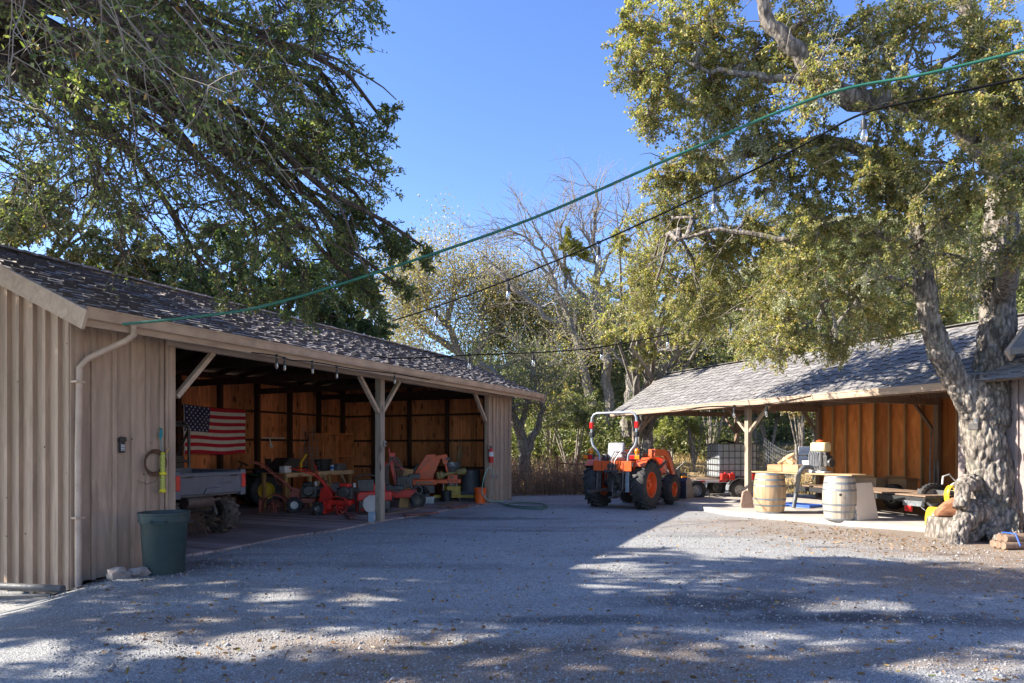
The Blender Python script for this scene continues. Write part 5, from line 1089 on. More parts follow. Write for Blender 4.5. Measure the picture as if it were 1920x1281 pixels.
def lettering(s_, parent, loc_, rot, size, m, ext=.0008):
    cu = bpy.data.curves.new('lettering', 'FONT'); cu.body = s_; cu.size = size; cu.extrude = ext
    tmp = bpy.data.objects.new('tmp', cu); col.objects.link(tmp); dg = bpy.context.evaluated_depsgraph_get(); me = bpy.data.meshes.new_from_object(tmp.evaluated_get(dg)); col.objects.unlink(tmp); bpy.data.objects.remove(tmp)
    me.materials.clear(); me.materials.append(m); o = bpy.data.objects.new('lettering', me); col.objects.link(o); o.parent = parent; o.location = loc_; o.rotation_euler = rot; return o
fa = AS
carton('open pale cardboard box with dark lettering standing against the plywood wall', sw(1.2, 2.9, .1), (.66, .45, .72), AS, M_cardl if False else mat('tan_card', (.50, .36, .22), (.42, .3, .18), 3, .85), 'NETAFIM')
carton('darker brown cardboard box to the right of the lettered box', sw(1.85, 3.2, .1), (.5, .4, .72), AS, M_card)
# pipes leaning on the wall
for k, (px, top, lab) in enumerate(((1741, 2.1, 'leftmost and tallest thin grey pole leaning on the plywood wall'), (1747, 1.75, 'middle thin grey pole leaning on the plywood wall'), (1753, 1.7, 'rightmost thin grey pole leaning on the plywood wall'))):
    b = MB(); p0 = sw(2.15 + .12 * k, 3.75, .1); p1 = sw(1.95 + .09 * k, 4.1, top); b.tube([p0, p1], .017, 8); o = b.build('pole', M_galv, None, 50); tag(o, lab, 'pole', 'poles leaning on the plywood wall')
# wheelbarrow / cart
wp = gp(1748, 968, .1); wb = thing('hand_cart', 'upturned hand cart with a black wheel and white tubular handles near the stump', 'cart', at(1752, 955, 14.3), R(20)); wb.location.z = .2
e = wheel(wb, (-.05, 0, .32), .32, .12, .2, M_rubber, M_galv, 24, False, lugh=.008); e.rotation_euler = (0, 0, R(75))
b = MB(); b.tube([(-.1, -.05, .32), (.2, -.1, .52), (.45, -.15, .66), (.3, -.1, .82), (.12, -.1, .78), (.1, -.1, .62)], .018, 8); b.tube([(.3, .1, .4), (.55, 0, .62), (.8, -.1, .66), (.95, -.1, .55)], .018, 8); b.tube([(.45, -.15, .66), (.55, 0, .62)], .015, 8); b.tube([(.0, 0, .32), (.9, -.1, .18)], .02, 8); b.tube([(.75, -.1, .6), (.8, -.1, .85)], .014, 8); sub('handle', b, M_white, wb)
b = MB(); b.add([(.05, -.3, .25), (.75, -.3, .2), (.75, .3, .2), (.05, .3, .25), (-.05, -.36, .5), (.9, -.38, .45), (.9, .38, .45), (-.05, .36, .5)], [(0, 3, 2, 1), (0, 1, 5, 4), (1, 2, 6, 5), (2, 3, 7, 6), (3, 0, 4, 7)]); t_ = sub('tray', b, M_galv, wb, 0); s_ = t_.modifiers.new('thick', 'SOLIDIFY'); s_.thickness = .006
# yellow curved shells and wheel by the stump
def shell(label, p, rot, r=.17, ln_=.38, sweep=190):
    b = MB(); n_ = 14; vs = []; fs = []
    for j, x in enumerate((-ln_ / 2, ln_ / 2)):
        for i in range(n_ + 1):
            a = R(-5 + sweep * i / n_); vs.append((x, r * math.cos(a), r * math.sin(a) * 1.5))
    for i in range(n_): fs.append((i, i + 1, n_ + 2 + i, n_ + 1 + i))
    b.add(vs, fs); o = b.build('yellow_guard', M_yellow, None, 50); s = o.modifiers.new('thick', 'SOLIDIFY'); s.thickness = .012; o.location = p; o.rotation_euler = rot; tag(o, label, 'plastic guard', 'yellow plastic guards by the stump'); return o
shell('upright yellow ribbed plastic guard standing left of the stump', Vector((at(1758, 950, 13.3).x, 13.3, .17)), (0, 0, R(-60)), .17, .3)
shell('small yellow plastic guard lying at the foot of the upright one', Vector((at(1752, 950, 13.0).x, 13.0, .12)), (0, 0, R(20)), .09, .26)
shell('curved yellow plastic guard higher up behind the wood chunk', Vector((at(1785, 950, 13.7).x, 13.7, .62)), (R(0), R(0), R(-75)), .14, .12, 240)
# stump and red wood chunk
stp = gp(1789, 1010, 0) ; 
b = MB(); b.lathe([(.30, -.1), (.27, .15), (.25, .36), (.22, .37), (0, .365)], 28, None, False, lambda a, z: 1 + .09 * math.sin(3 * a) + .06 * math.sin(7 * a + 1)); o = b.build('stump', M_bark, None, 30); o.location = (stp.x - .05, stp.y + .15, .0); tag(o, 'cut grey stump at the left foot of the big oak', 'stump')
b = MB(); b.prism([(-.26, 0), (.24, .0), (.30, .16), (.22, .30), (.06, .33), (-.08, .24), (-.22, .10)], .3); o = b.build('wood_chunk', wood('red_heartwood', (.42, .20, .10), (.28, .11, .06), (.1, .04, .02), 'x', .2, .7, 8), None, 20, .03); o.location = (stp.x + .02, stp.y + .12, .38); o.rotation_euler = (0, 0, R(-20)); tag(o, 'reddish brown split wood chunk resting on top of the stump', 'wood')
# posts bundle far right
bp = gp(1915, 1030, 0); bn = thing('post_bundle', 'bundle of dark wooden posts tied with blue twine lying at the right edge', 'posts', bp, R(8))
for k, (y, z) in enumerate(((0, .06), (.13, .06), (.26, .06), (.065, .165), (.195, .165))):
    b = MB(); b.tube([(-.32 + .03 * k, y, z), (1.7, y, z)], .058, 10); sub('wood_post', b, M_shednat, bn, 40)
b = MB(); b.tube([(-.08, -.065, .06), (-.08, .02, .235), (-.08, .13, .238), (-.08, .25, .235), (-.08, .33, .06)], .012, 6); sub('blue_twine', b, M_blue, bn)

# ---------------------------------------------------------------- wire fence and signs on the bank behind the shed
F0 = at(1415, 872, 29); F1 = at(1493, 880, 25.5)
fe = thing('wire_fence', 'sagging wire mesh fence with wooden posts on the dry bank behind the shed', 'fence', (0, 0, 0)); fps = [at(x, 860, y) for x, y in ((1300, 33), (1360, 31), (1415, 29), (1493, 25.6))]
for p in fps:
    z = gh(p.x, p.y); b = MB(); b.tube([(p.x, p.y, z - .2), (p.x + .03, p.y, z + .8), (p.x, p.y, z + 1.5)], [.075, .07, .06], 9); sub('fence_post', b, M_barkp, fe)
b = MB()
for A_, B_ in zip(fps[:-1], fps[1:]):
    n_ = 22
    def fp(t, z): x = A_.x + (B_.x - A_.x) * t; y = A_.y + (B_.y - A_.y) * t; return Vector((x, y, gh(x, y) + z - .1 * math.sin(math.pi * t) * z))
    for k in range(8): b.tube([fp(i / n_, .1 + k * .17) for i in range(n_ + 1)], .006, 3)
    for i in range(n_ + 1): b.tube([fp(i / n_, .1), fp(i / n_, 1.29)], .006, 3)
sub('wire_mesh', b, M_galv, fe, 0)
ph = at(1511, 850, 25.2); z = gh(ph.x, ph.y); sg = thing('notice_board', 'stacked white notice boards fixed to a pale green post on the bank', 'sign', (ph.x, ph.y, z), 0)
b = MB(); b.tube([(.30, .02, -.2), (.30, .02, 1.6)], .05, 8); sub('sign_post', b, mat('sage_paint', (.36, .42, .34), (.25, .3, .25), 7, .7), sg)
for z0, z1, m_ in ((1.12, 1.42, M_white), (.62, 1.08, M_white), (.44, .58, M_galv)):
    b = MB(); b.bx(-.28, .24, -.03, .0, z0, z1); sub('board', b, m_, sg, 0, .006)
b = MB()
for zz in (1.2, 1.25, .72, .78, .84, .95): b.bx(-.22, .16, -.035, -.031, zz, zz + .02)
sub('faded_lines', b, mat('faded_ink', (.35, .35, .36), (.45, .45, .45), 40), sg, 0)
# rail fence in the weeds
rfn = thing('rail_fence', 'rusty brown rails and posts in the weeds left of the tractor', 'fence', (0, 0, 0))
pp = [at(x, 900, y) for x, y in ((1045, 23.6), (1083, 24), (1120, 25))]
for p in pp: z = gh(p.x, p.y); b = MB(); b.tube([(p.x, p.y, z - .2), (p.x, p.y, z + 1.25)], .035, 8); sub('fence_post', b, mat('rust', (.35, .14, .07), (.22, .09, .05), 12, .9), rfn)
for zz in (.55, 1.0): b = MB(); b.tube([(p.x, p.y, gh(p.x, p.y) + zz + random.uniform(-.08, .08)) for p in pp], .028, 7); sub('rail', b, MATS['rust'], rfn)

# ================================================================ things in and at the left barn (BM frame)
FZ = .032
def bthing(name, label, cat, px, py, dz=0, rz=0, group=None, z=FZ):
    p = gp(px, py, z); p.z = z + dz; return thing(name, label, cat, p, rz, group)
# waste bin
bn_ = gp(308, 1072, 0); bn_.z = gh(bn_.x, bn_.y) - .0; TC = thing('waste_bin', 'big dark green ribbed plastic waste bin against the front barn wall', 'bin', bn_, R(-15))
M_bin = mat('bin_green', (.020, .046, .046), (.035, .06, .056), 4, .55, bump=.08)
b = MB(); b.lathe([(.235, 0), (.24, .02), (.275, .62), (.285, .64), (.285, .655), (.30, .66), (.30, .745), (.31, .75), (.31, .775), (.295, .775), (.29, .70), (.27, .6), (.225, .03), (0, .03)], 44, None, False, lambda a, z: 1 + .004 * math.sin(3 * a + 1) + (.012 * (math.sin(6 * a) > .55) if z < .6 else 0)); sub('bin_body', b, M_bin, TC, 35)
for sx in (-1, 1):
    b = MB(); b.tube([(sx * .30, -.09, .68), (sx * .36, -.08, .665), (sx * .365, .08, .665), (sx * .30, .09, .68)], .014, 8); o_ = sub('bin_handle', b, M_bin, TC); o_.rotation_euler = (0, 0, R(-60))
# keypad
kp = bw(-6.05, -.03, 0); kz = 1.6 + 2 / F * 9; kd = thing('keypad_box', 'small black keypad lock box with pale buttons on the front barn wall', 'keypad', bw(-5.99, -.04, 1.52), AB)
b = MB(); b.bx(-.04, .04, -.03, .0, 0, .19); sub('case', b, M_black, kd, 0, .012); b = MB(); b.prism([(-.046, .15), (.046, .15), (.046, .2), (.02, .215), (-.02, .215), (-.046, .2)], .05, TR(0, -.02, 0)); sub('hood', b, M_black, kd, 0, .006)
b = MB(); [b.bx(-.026 + i * .018, -.014 + i * .018, -.036, -.031, .03 + j * .022, .044 + j * .022) for i in range(3) for j in range(4)]; sub('buttons', b, M_white, kd, 0)
# wire coil, rope, yellow tube feeder
hc = bw(-5.52, -.07, 1.38); wc = thing('wire_coil', 'coil of rusty wire hanging on the wall above the waste bin', 'wire', hc, AB)
b = MB()
for k in range(7): r_ = .13 + .008 * k; b.tube([(r_ * math.cos(R(a)) + random.uniform(-.004, .004), -.005 * k, r_ * math.sin(R(a)) * 1.05) for a in range(0, 361, 15)], .0045, 5)
b.tube([(.08, -.03, -.12), (.0, -.03, -.26), (-.12, -.02, -.30), (-.26, -.01, -.24)], .0035, 5); sub('loops', b, mat('rusty_wire', (.16, .08, .05), (.1, .05, .03), 12, .8), wc)
b = MB(); b.tube([(.16, -.04, .12), (.2, -.04, .2)], .014, 8); sub('wood_peg', b, M_newwoodz, wc)
yf = thing('yellow_tube_feeder', 'clear yellow double tube with bright yellow caps hanging on a turquoise cord', 'feeder', bw(-5.42, -.12, 1.0), AB)
b = MB(); b.lathe([(.032, .0), (.032, .2)], 18); b.lathe([(.032, .25), (.032, .5)], 18); sub('tubes', b, mat('yellow_clear', (.62, .64, .12), (.5, .55, .1), 5, .25, trans=.35), yf)
b = MB(); b.lathe([(.02, -.05), (.045, -.04), (.045, -.01), (.034, 0), (.034, .01)], 18); b.lathe([(.034, .2), (.05, .21), (.05, .235), (.034, .25)], 18); b.lathe([(.033, .5), (.02, .52), (0, .53)], 18); sub('caps', b, mat('bright_yellow', (.80, .68, .02), (.7, .58, .02), 5, .35), yf)
b = MB(); b.tube([(0, 0, .52), (0, .03, .62), (.01, .05, .72)], .005, 5)
for k in range(5): b.tube([(.0, .05, .70), (-.03 + .012 * k, .03, .78), (.01 - .01 * k, .03, .86), (.025, .04, .76), (0, .05, .70)], .007, 5)
sub('turquoise_cord', b, mat('turquoise', (.02, .22, .25), (.02, .3, .33), 12, .6), yf)
# orange cable coil inside
oc = MB(); cc_ = bw(-4.95, .5, 1.72)
for k in range(5): oc.tube([(.05 * math.cos(R(a)), .01 * k, .17 * math.sin(R(a)) + .01 * k) for a in range(0, 361, 20)], .007, 5)
o = oc.build('cable_coil', mat('orange_cable', (.7, .24, .02), (.6, .2, .02), 5, .5), None, 50); o.location = cc_; o.rotation_euler = (0, 0, AB); tag(o, 'coil of orange extension cable hanging inside the left edge of the barn opening', 'cable')
# fire extinguisher, bracket
fx = thing('fire_extinguisher', 'red fire extinguisher with a white label on the right hand barn post', 'extinguisher', bw(5.14, -.16, 1.15), AB)
b = MB(); b.lathe([(0, 0), (.06, .005), (.068, .02), (.068, .33), (.05, .38), (.025, .40), (.025, .42), (0, .42)], 24); sub('cylinder', b, M_red, fx)
b = MB(); b.lathe([(.069, .18), (.069, .31)], 24); sub('paper_label', b, M_white, fx); b = MB(); b.box((0, 0, .44), (.03, .03, .04)); b.box((-.03, 0, .47), (.1, .02, .015), RY(R(-15)).to_3x3()); b.tube([(.02, 0, .44), (.09, 0, .4), (.09, 0, .2)], .01, 6); sub('valve', b, M_black, fx, 30)
b = MB(); b.tube([(0, .05, .47), (0, .09, .52)], .006, 5); b.bx(-.03, .03, .07, .09, .1, .5); sub('bracket', b, M_steel, fx, 0)
# tap + hoses + bucket
tp_ = thing('wall_tap', 'brass wall tap on a short silver pipe at the foot of the right barn post', 'tap', bw(5.26, -.1, .75), AB)
b = MB(); b.tube([(0, 0, 0), (.0, -.05, 0), (.22, -.06, 0)], .02, 8); b.lathe([(.035, 0), (.035, .02)], 12, TR(.24, -.06, 0) @ RY(R(90))); b.tube([(0, -.03, -.7), (0, -.03, .15)], .013, 8); sub('pipe', b, M_steel, tp_); b = MB(); b.lathe([(.03, .02), (.03, .035)], 10, TR(0, -.05, .02)); sub('tap_handle', b, M_red, tp_)
b = MB(); c = [bw(5.25, -.18, .75), bw(5.1, -.22, .95), bw(4.85, -.2, 1.0), bw(4.68, -.15, .7), bw(4.72, -.1, .3), bw(4.95, -.2, .1), bw(5.3, -.3, .05), bw(5.6, -.35, .03)]
def smooth_path(c, k=8):
    out = []
    for i in range(len(c) - 1):
        p0, p1, p2, p3 = c[max(i - 1, 0)], c[i], c[i + 1], c[min(i + 2, len(c) - 1)]
        for j in range(k):
            t = j / k; out.append(.5 * ((2 * p1) + (p2 - p0) * t + (2 * p0 - 5 * p1 + 4 * p2 - p3) * t * t + (3 * p1 - p0 - 3 * p2 + p3) * t ** 3))
    return out + [c[-1]]
b.tube(smooth_path(c), .013, 7); o = b.build('pale_hose', mat('mint_hose', (.20, .42, .34), (.3, .5, .4), 5, .45), None, 60); tag(o, 'pale mint hose looping from the wall tap down behind the orange bucket', 'hose')
c = [gp(x, y, .03) for x, y in ((925, 937), (942, 945), (965, 949), (1000, 951), (1024, 949), (1018, 945), (985, 943), (960, 944), (948, 948), (975, 953), (1010, 955), (1026, 952))]
b = MB(); b.tube(smooth_path(c), .014, 7); o = b.build('garden_hose', M_greenrub, None, 60); tag(o, 'dark green garden hose lying in loose loops on the gravel past the barn corner', 'hose')
def bucket(label, p, m, r=.15, h=.37, name='bucket', white=False):
    B = thing(name, label, 'bucket', p, AB); b = MB(); b.lathe([(r * .86, 0), (r * .96, h * .82), (r * 1.04, h * .83), (r * 1.04, h * .86), (r * .98, h * .87), (r * 1.0, h * .94), (r * 1.05, h * .95), (r * 1.05, h), (r * .97, h), (r * .82, .02), (0, .02)], 28); sub('pail', b, m, B)
    b = MB(); b.tube([(-r * 1.05, 0, h * .88), (-r * .9, -r * .8, h * .6), (0, -r * 1.25, h * .5), (r * .9, -r * .8, h * .6), (r * 1.05, 0, h * .88)], .005, 5); sub('handle', b, M_steel, B)
    return B
B = bucket('bright orange plastic bucket with a faded white mark beside the right barn post', bw(4.86, .04, FZ), mat('bucket_orange', (.85, .13, .015), (.75, .11, .015), 5, .4), .17, .42)
b = MB(); [b.bx(-.02 + .03 * math.cos(a * 1.3), .02 + .03 * math.cos(a * 1.3), -.171, -.160, .1 + .03 * a, .12 + .03 * a) for a in range(5)]; sub('worn_mark', b, M_white, B, 0)
# flag on back wall
fl_ = thing('flag', 'american flag with stars and stripes pinned to the back wall boards', 'flag', bw(.12, 6.02, 0), AB)
FW, FH, FZ1 = 2.04, 1.27, 2.68
def fs(u, v): return Vector((u * FW + .012 * math.sin(9 * v), -.02 - .03 * math.sin(u * 9 + 2 * v) * (.25 + v) - .012 * math.sin(u * 23 + v * 5), FZ1 - v * FH - .05 * u * (1 - v) - .03 * math.sin(math.pi * u) * (1 - v) + .02 * math.sin(u * 8) * v))
NU = 40
b = MB()
vs = [fs(i / NU, j / 26) for j in range(27) for i in range(NU + 1)]; fsq = []
b.v = [tuple(v) for v in vs]
for j in range(26):
    for i in range(NU): 
        b.f.append((j * (NU + 1) + i, (j + 1) * (NU + 1) + i, (j + 1) * (NU + 1) + i + 1, j * (NU + 1) + i + 1)); st = j // 2; b.m.append(2 if (i / NU < .4 and st < 7) else st % 2)
M_fr = mat('flag_red', (.60, .02, .045), (.5, .02, .04), 4, .85); M_fw = mat('flag_white', (.82, .77, .72), (.72, .67, .62), 4, .85); M_fb = mat('flag_blue', (.03, .045, .16), (.022, .032, .12), 4, .85)
o = sub('cloth', b, [M_fr, M_fw, M_fb], fl_, 180)
b = MB()
for r_ in range(9):
    for c_ in range(6 if r_ % 2 == 0 else 5):
        u = .4 * ((c_ + (.5 if r_ % 2 == 0 else 1.0)) / 6); v = (7 / 13) * ((r_ + .6) / 9.2); p = fs(u, v); R0 = .034
        b.add([(p.x + (R0 if k % 2 == 0 else R0 * .4) * math.sin(k * math.pi / 5), p.y - .005, p.z + (R0 if k % 2 == 0 else R0 * .4) * math.cos(k * math.pi / 5)) for k in range(10)] + [(p.x, p.y - .007, p.z)], [(k, 10, (k + 1) % 10) for k in range(10)])
sub('stars', b, M_fw, fl_, 0)
b = MB(); b.tube([fs(0, v / 8) + Vector((-.01, 0, 0)) for v in range(9)], .012, 6); sub('heading', b, M_white, fl_)
# utility vehicle
U = thing('utility_vehicle', 'grey side by side utility vehicle with muddy tyres and open bed parked nose in', 'vehicle', bw(-3.55, 1.0, FZ), AB)   # local x = barn x, local y = into the barn
M_ug = mat('utv_plastic', (.15, .155, .175), (.11, .115, .13), 5, .5, bump=.05); M_mud = mat('muddy_rubber', (.06, .05, .042), (.13, .10, .08), 7, .9, bump=.4)
b = MB(); b.bx(-.68, .68, 0, .05, .76, 1.13); b.bx(-.66, .66, -.02, .0, 1.06, 1.12)
b.prism([(-.2, .76), (.2, .76), (.14, .86), (-.14, .86)], .03, TR(.02, -.016, 0)); sub('tailgate', b, M_ug, U, 20, .015)
b = MB(); b.bx(-.70, -.64, .05, 1.25, .72, 1.16); b.bx(.64, .70, .05, 1.25, .72, 1.16); b.bx(-.64, .64, 1.2, 1.25, .72, 1.18); b.bx(-.64, .64, .05, 1.2, .72, .76); sub('cargo_bed', b, M_ug, U, 0, .012)
lettering('POLARIS', U, (.15, -.021, .92), (R(90), 0, 0), .075, mat('badge_grey', (.16, .165, .18), (.2, .2, .2)))
for sx in (-1, 1):
    b = MB(); b.bx(sx * .70 - .045, sx * .70 + .045, -.03, .05, .84, 1.09); sub('tail_light', b, M_redlens, U, 0, .012)
    b = MB(); b.bx(sx * .70 - .06, sx * .70 + .06, -.012, .08, .70, 1.16); sub('corner_trim', b, M_ug, U, 0, .012)
    b = MB(); b.bx(sx * .48 - .07, sx * .48 + .07, -.028, -.018, 1.05, 1.075); sub('latch', b, M_black, U, 0)
    wheel(U, (sx * .60, .42, .35), .355, .27, .17, M_mud, M_darkmetal, 14, False, out=sx, lugh=.035); wheel(U, (sx * .60, 2.35, .35), .355, .25, .17, M_mud, M_darkmetal, 14, False, out=sx, lugh=.035)
    b = MB(); b.tube([(sx * .30, .30, .42), (sx * .60, .42, .36)], .028, 8); b.tube([(sx * .25, .55, .34), (sx * .60, .42, .3)], .024, 8); b.tube([(sx * .38, .3, .36), (sx * .30, .4, .78)], .035, 10); b.tube([(sx * .2, .2, .3), (sx * .5, .35, .26)], .02, 8); sub('suspension_arm', b, M_darkmetal, U)
b = MB(); b.lathe([(.10, -.28), (.12, -.25), (.12, .22), (.09, .27)], 20, TR(-.15, .15, .62) @ RY(R(90))); b.tube([(.12, .15, .62), (.3, .12, .66)], .03, 8); sub('muffler', b, mat('burnt_metal', (.16, .11, .08), (.09, .07, .06), 9, .6, .4), U)
b = MB(); b.bx(-.3, .3, .3, 1.6, .42, .62); b.bx(-.5, .5, 1.2, 2.6, .35, .45); b.bx(-.62, .62, 2.2, 3.0, .5, .95); sub('body', b, M_black, U, 0, .03)
b = MB(); b.bx(-.6, -.05, 1.35, 1.5, .9, 1.42); b.bx(.05, .6, 1.35, 1.5, .9, 1.42); b.bx(-.6, .6, 1.35, 1.8, .72, .9); sub('seat', b, M_black, U, 0, .04)
b = MB()
for sx in (-1, 1): b.tube([(sx * .66, 1.3, .8), (sx * .64, 1.3, 1.96), (sx * .62, 1.45, 2.03), (sx * .60, 2.3, 2.03), (sx * .66, 3.0, 1.0)], .028, 8); b.tube([(sx * .64, 1.3, 1.9), (sx * .64, 1.9, .9)], .022, 8)
for y, z in ((1.3, 1.97), (1.45, 2.03), (2.3, 2.03), (1.3, 1.3)): b.tube([(-.63, y, z), (.63, y, z)], .026, 8)
sub('roll_cage', b, M_darkmetal, U)
tw_ = Tw()
for k in range(70):
    p = np.array([random.uniform(-.3, .45), random.uniform(.1, .5), random.uniform(.18, .34)]); tw_.chain(walk(p, rng.normal(size=3) + np.array([0, -.4, -.3]), random.uniform(.2, .4), 5, .3), .005, .003)
tw_.build('caught_twigs', mat('straw', (.22, .16, .09), (.15, .1, .06), 9, .9), U)
# yellow canister trolley behind utv
q = gp(447, 931, FZ); pw_ = thing('yellow_mower_deck', 'yellow machine housing with a small pale wheel behind the utility vehicle', 'machine', (q.x - .1, q.y + 1.2, FZ), AB)
b = MB(); b.bx(-.3, .5, 0, .6, .12, .55); b.bx(-.1, .35, -.05, .5, .55, .72); sub('housing', b, mat('deere_yellow', (.62, .44, .01), (.5, .35, .01), 5, .45), pw_, 0, .06)
e = wheel(pw_, (-.42, -.1, .17), .17, .1, .09, M_rubber, M_white, 10, False, lugh=.006); e.rotation_euler = (0, 0, R(-60))
# small green tractor
gt_ = thing('green_tractor', 'dark green lawn tractor with yellow wheel hubs standing deep in the barn', 'tractor', (-6.78, 18.35, FZ), AB + R(60))
M_dg = mat('deere_green', (.015, .06, .015), (.01, .04, .012), 4, .5)
for sx in (-1, 1): wheel(gt_, (sx * .5, 0, .42), .43, .26, .22, M_rubber, MATS['deere_yellow'], 16, out=sx, lugh=.025); wheel(gt_, (sx * .42, 1.3, .24), .25, .16, .12, M_rubber, MATS['deere_yellow'], 12, out=sx, lugh=.015)
b = MB(); b.bx(-.28, .28, .5, 1.5, .35, .92); b.bx(-.5, .5, -.35, .35, .80, .86); b.bx(-.25, .25, -.3, .6, .3, .6); sub('body', b, M_dg, gt_, 0, .05)
b = MB(); b.bx(-.22, .22, -.2, .15, .86, .98); b.box((0, -.22, 1.08), (.42, .08, .34)); sub('seat', b, M_black, gt_, 0, .04)
b = MB(); b.tube([(0, .6, .9), (0, .45, 1.12)], .02, 6); b.lathe([(.15 + .012 * math.cos(R(a)), .012 * math.sin(R(a))) for a in range(0, 360, 60)], 20, TR(0, .43, 1.13) @ RX(R(25)), True); sub('steering_wheel', b, M_black, gt_)
# workbench
wbk = thing('workbench', 'long new lumber workbench with slanted legs near the middle of the barn', 'workbench', bw(1.2, 3.7, FZ - .05), AB)
b = MB(); b.bx(0, 2.75, 0, .8, .93, .955); b.bx(0, 2.75, -.03, .0, .84, .955); sub('tabletop', b, M_newwood, wbk, 0, .004)
for x in (.05, .95, 1.75, 2.65):
    for y in (.02, .74): b = MB(); b.bx(x - .045, x + .045, y - .02, y + .05, 0, .93); sub('leg', b, M_newwoodz, wbk, 0, .004)
for x0, x1, z0, z1 in ((.95, 1.35, .3, .88), (2.55, 2.15, .3, .88), (1.75, 1.4, .3, .88)): b = MB(); b.bar((x0, -.02, z0), (x1, -.02, z1), .035, .09, (0, 1, 0)); sub('brace', b, M_newwood, wbk, 0)
b = MB(); b.bx(1.8, 2.6, .1, .7, .25, .28); sub('shelf', b, M_newwood, wbk, 0)
def onb(x, y, z=.99): return bw(1.2 + x * 1.08, 3.7 + y, FZ + z - .083)
b = MB(); b.prism([(-.3, 0), (.22, 0), (.34, .34), (-.05, .38), (-.32, .14)], .5); o = thing('hopper', 'black hopper with a bent yellow arm standing on the left of the workbench', 'hopper', onb(.4, .45), AB); sub('hopper_body', b, M_black, o, 20, .02)
b = MB(); b.bar((.33, -.28, .0), (.33, -.28, .26), .05, .05); b.bar((.33, -.28, .26), (.55, -.28, .46), .05, .05, (0, 1, 0)); sub('yellow_arm', b, M_yellow, o, 0, .008)
b = MB(); b.bx(-.12, .12, -.1, .1, 0, .17); o = b.build('white_tub', M_white, None, 0, .02); o.location = onb(.12, .12); o.rotation_euler = (0, 0, AB); tag(o, 'small translucent white tub beside the black hopper on the workbench', 'tub')
for i, (x, lab) in enumerate(((1.15, 'left conical wire tomato cage standing on the workbench'), (1.36, 'right conical wire tomato cage standing on the workbench'))):
    b = MB(); H_ = 1.25
    for k in range(7): z = .03 + k * .1; r_ = .2 - .1 * z / H_; b.tube([(r_ * math.cos(R(a)), r_ * math.sin(R(a)), z) for a in range(0, 361, 30)], .005, 4)
    for k in range(4): a = R(90 * k + 20); b.tube([(.2 * math.cos(a), .2 * math.sin(a), 0), (.12 * math.cos(a), .12 * math.sin(a), .7), (.03 * math.cos(a), .03 * math.sin(a), H_)], .005, 4)
    o = b.build('tomato_cage', M_galv, None, 0); o.location = onb(x, .4); o.rotation_euler = (R(3), R(-3 + 5 * i), 0); tag(o, lab, 'wire cage', 'tomato cages on the workbench')
b = MB(); b.lathe([(.20, 0), (.25, .3), (.27, .3), (.27, .32), (.24, .31), (.19, .02), (0, .02)], 20); o = b.build('black_tub', M_black, None, 40); o.location = onb(1.85, .45); tag(o, 'round black plastic tub on the right part of the workbench', 'tub')
b = MB(); b.lathe([(.05, 0), (.05, .15), (.045, .16), (0, .16)], 18); o = thing('spray_can', 'short blue and white can at the front edge of the workbench', 'can', onb(1.75, .06), AB); sub('can', b, M_white, o); b = MB(); b.lathe([(.051, .04), (.051, .12)], 18); sub('blue_label', b, MATS['blue_plastic'], o)
b = MB(); b.bx(-.22, .22, -.12, .12, 0, .14); b.bx(-.23, .23, -.13, .13, .14, .18); o = b.build('toolbox', M_galv, None, 0, .01); o.location = onb(2.35, .35); o.rotation_euler = (0, 0, AB + .1); tag(o, 'low grey metal box at the right end of the workbench', 'box')
b = MB(); b.bx(-.45, .45, -.2, .2, 0, .3); o = b.build('wrapped_bundle', mat('grey_plastic_film', (.16, .15, .16), (.25, .24, .24), 6, .4, bump=.6, bscale=7), None, 0, .05); o.location = bw(3.45, 4.1, FZ + .24); o.rotation_euler = (0, 0, AB); tag(o, 'grey film wrapped bundle on the lower shelf of the workbench', 'bundle')
# light tube on back wall
b = MB(); b.tube([(0, 0, 0), (.95, 0, 0)], .018, 8); o = thing('wall_lamp_tube', 'thin white tube with a dangling rag fixed across the back wall right of the flag', 'tube', bw(2.78, 6.02, 1.86), AB); sub('tube', b, M_white, o)
b = MB(); b.tube([(.3, -.02, 0), (.31, -.03, -.1), (.36, -.03, -.28)], [.01, .02, .045], 7); sub('rag', b, M_white, o)
# cabinet
cb = thing('cabinet', 'tall rough wooden cabinet frame with an open front standing in the back corner', 'cabinet', bw(4.6, 5.3, FZ), AB)
b = MB(); b.bx(0, .06, 0, .6, 0, 2.0); b.bx(1.44, 1.5, 0, .6, 0, 2.0); b.bx(0, 1.5, 0, .6, 1.96, 2.0); b.bx(.06, 1.44, .57, .6, 0, 1.96); b.bx(.06, 1.44, .02, .57, .7, .73); b.bx(.06, 1.44, .02, .57, 1.25, 1.28); sub('carcass', b, M_lining, cb, 0)
b = MB(); b.bx(.02, .58, -.04, .0, .75, 1.95); sub('door', b, M_lining, cb, 0, .005)
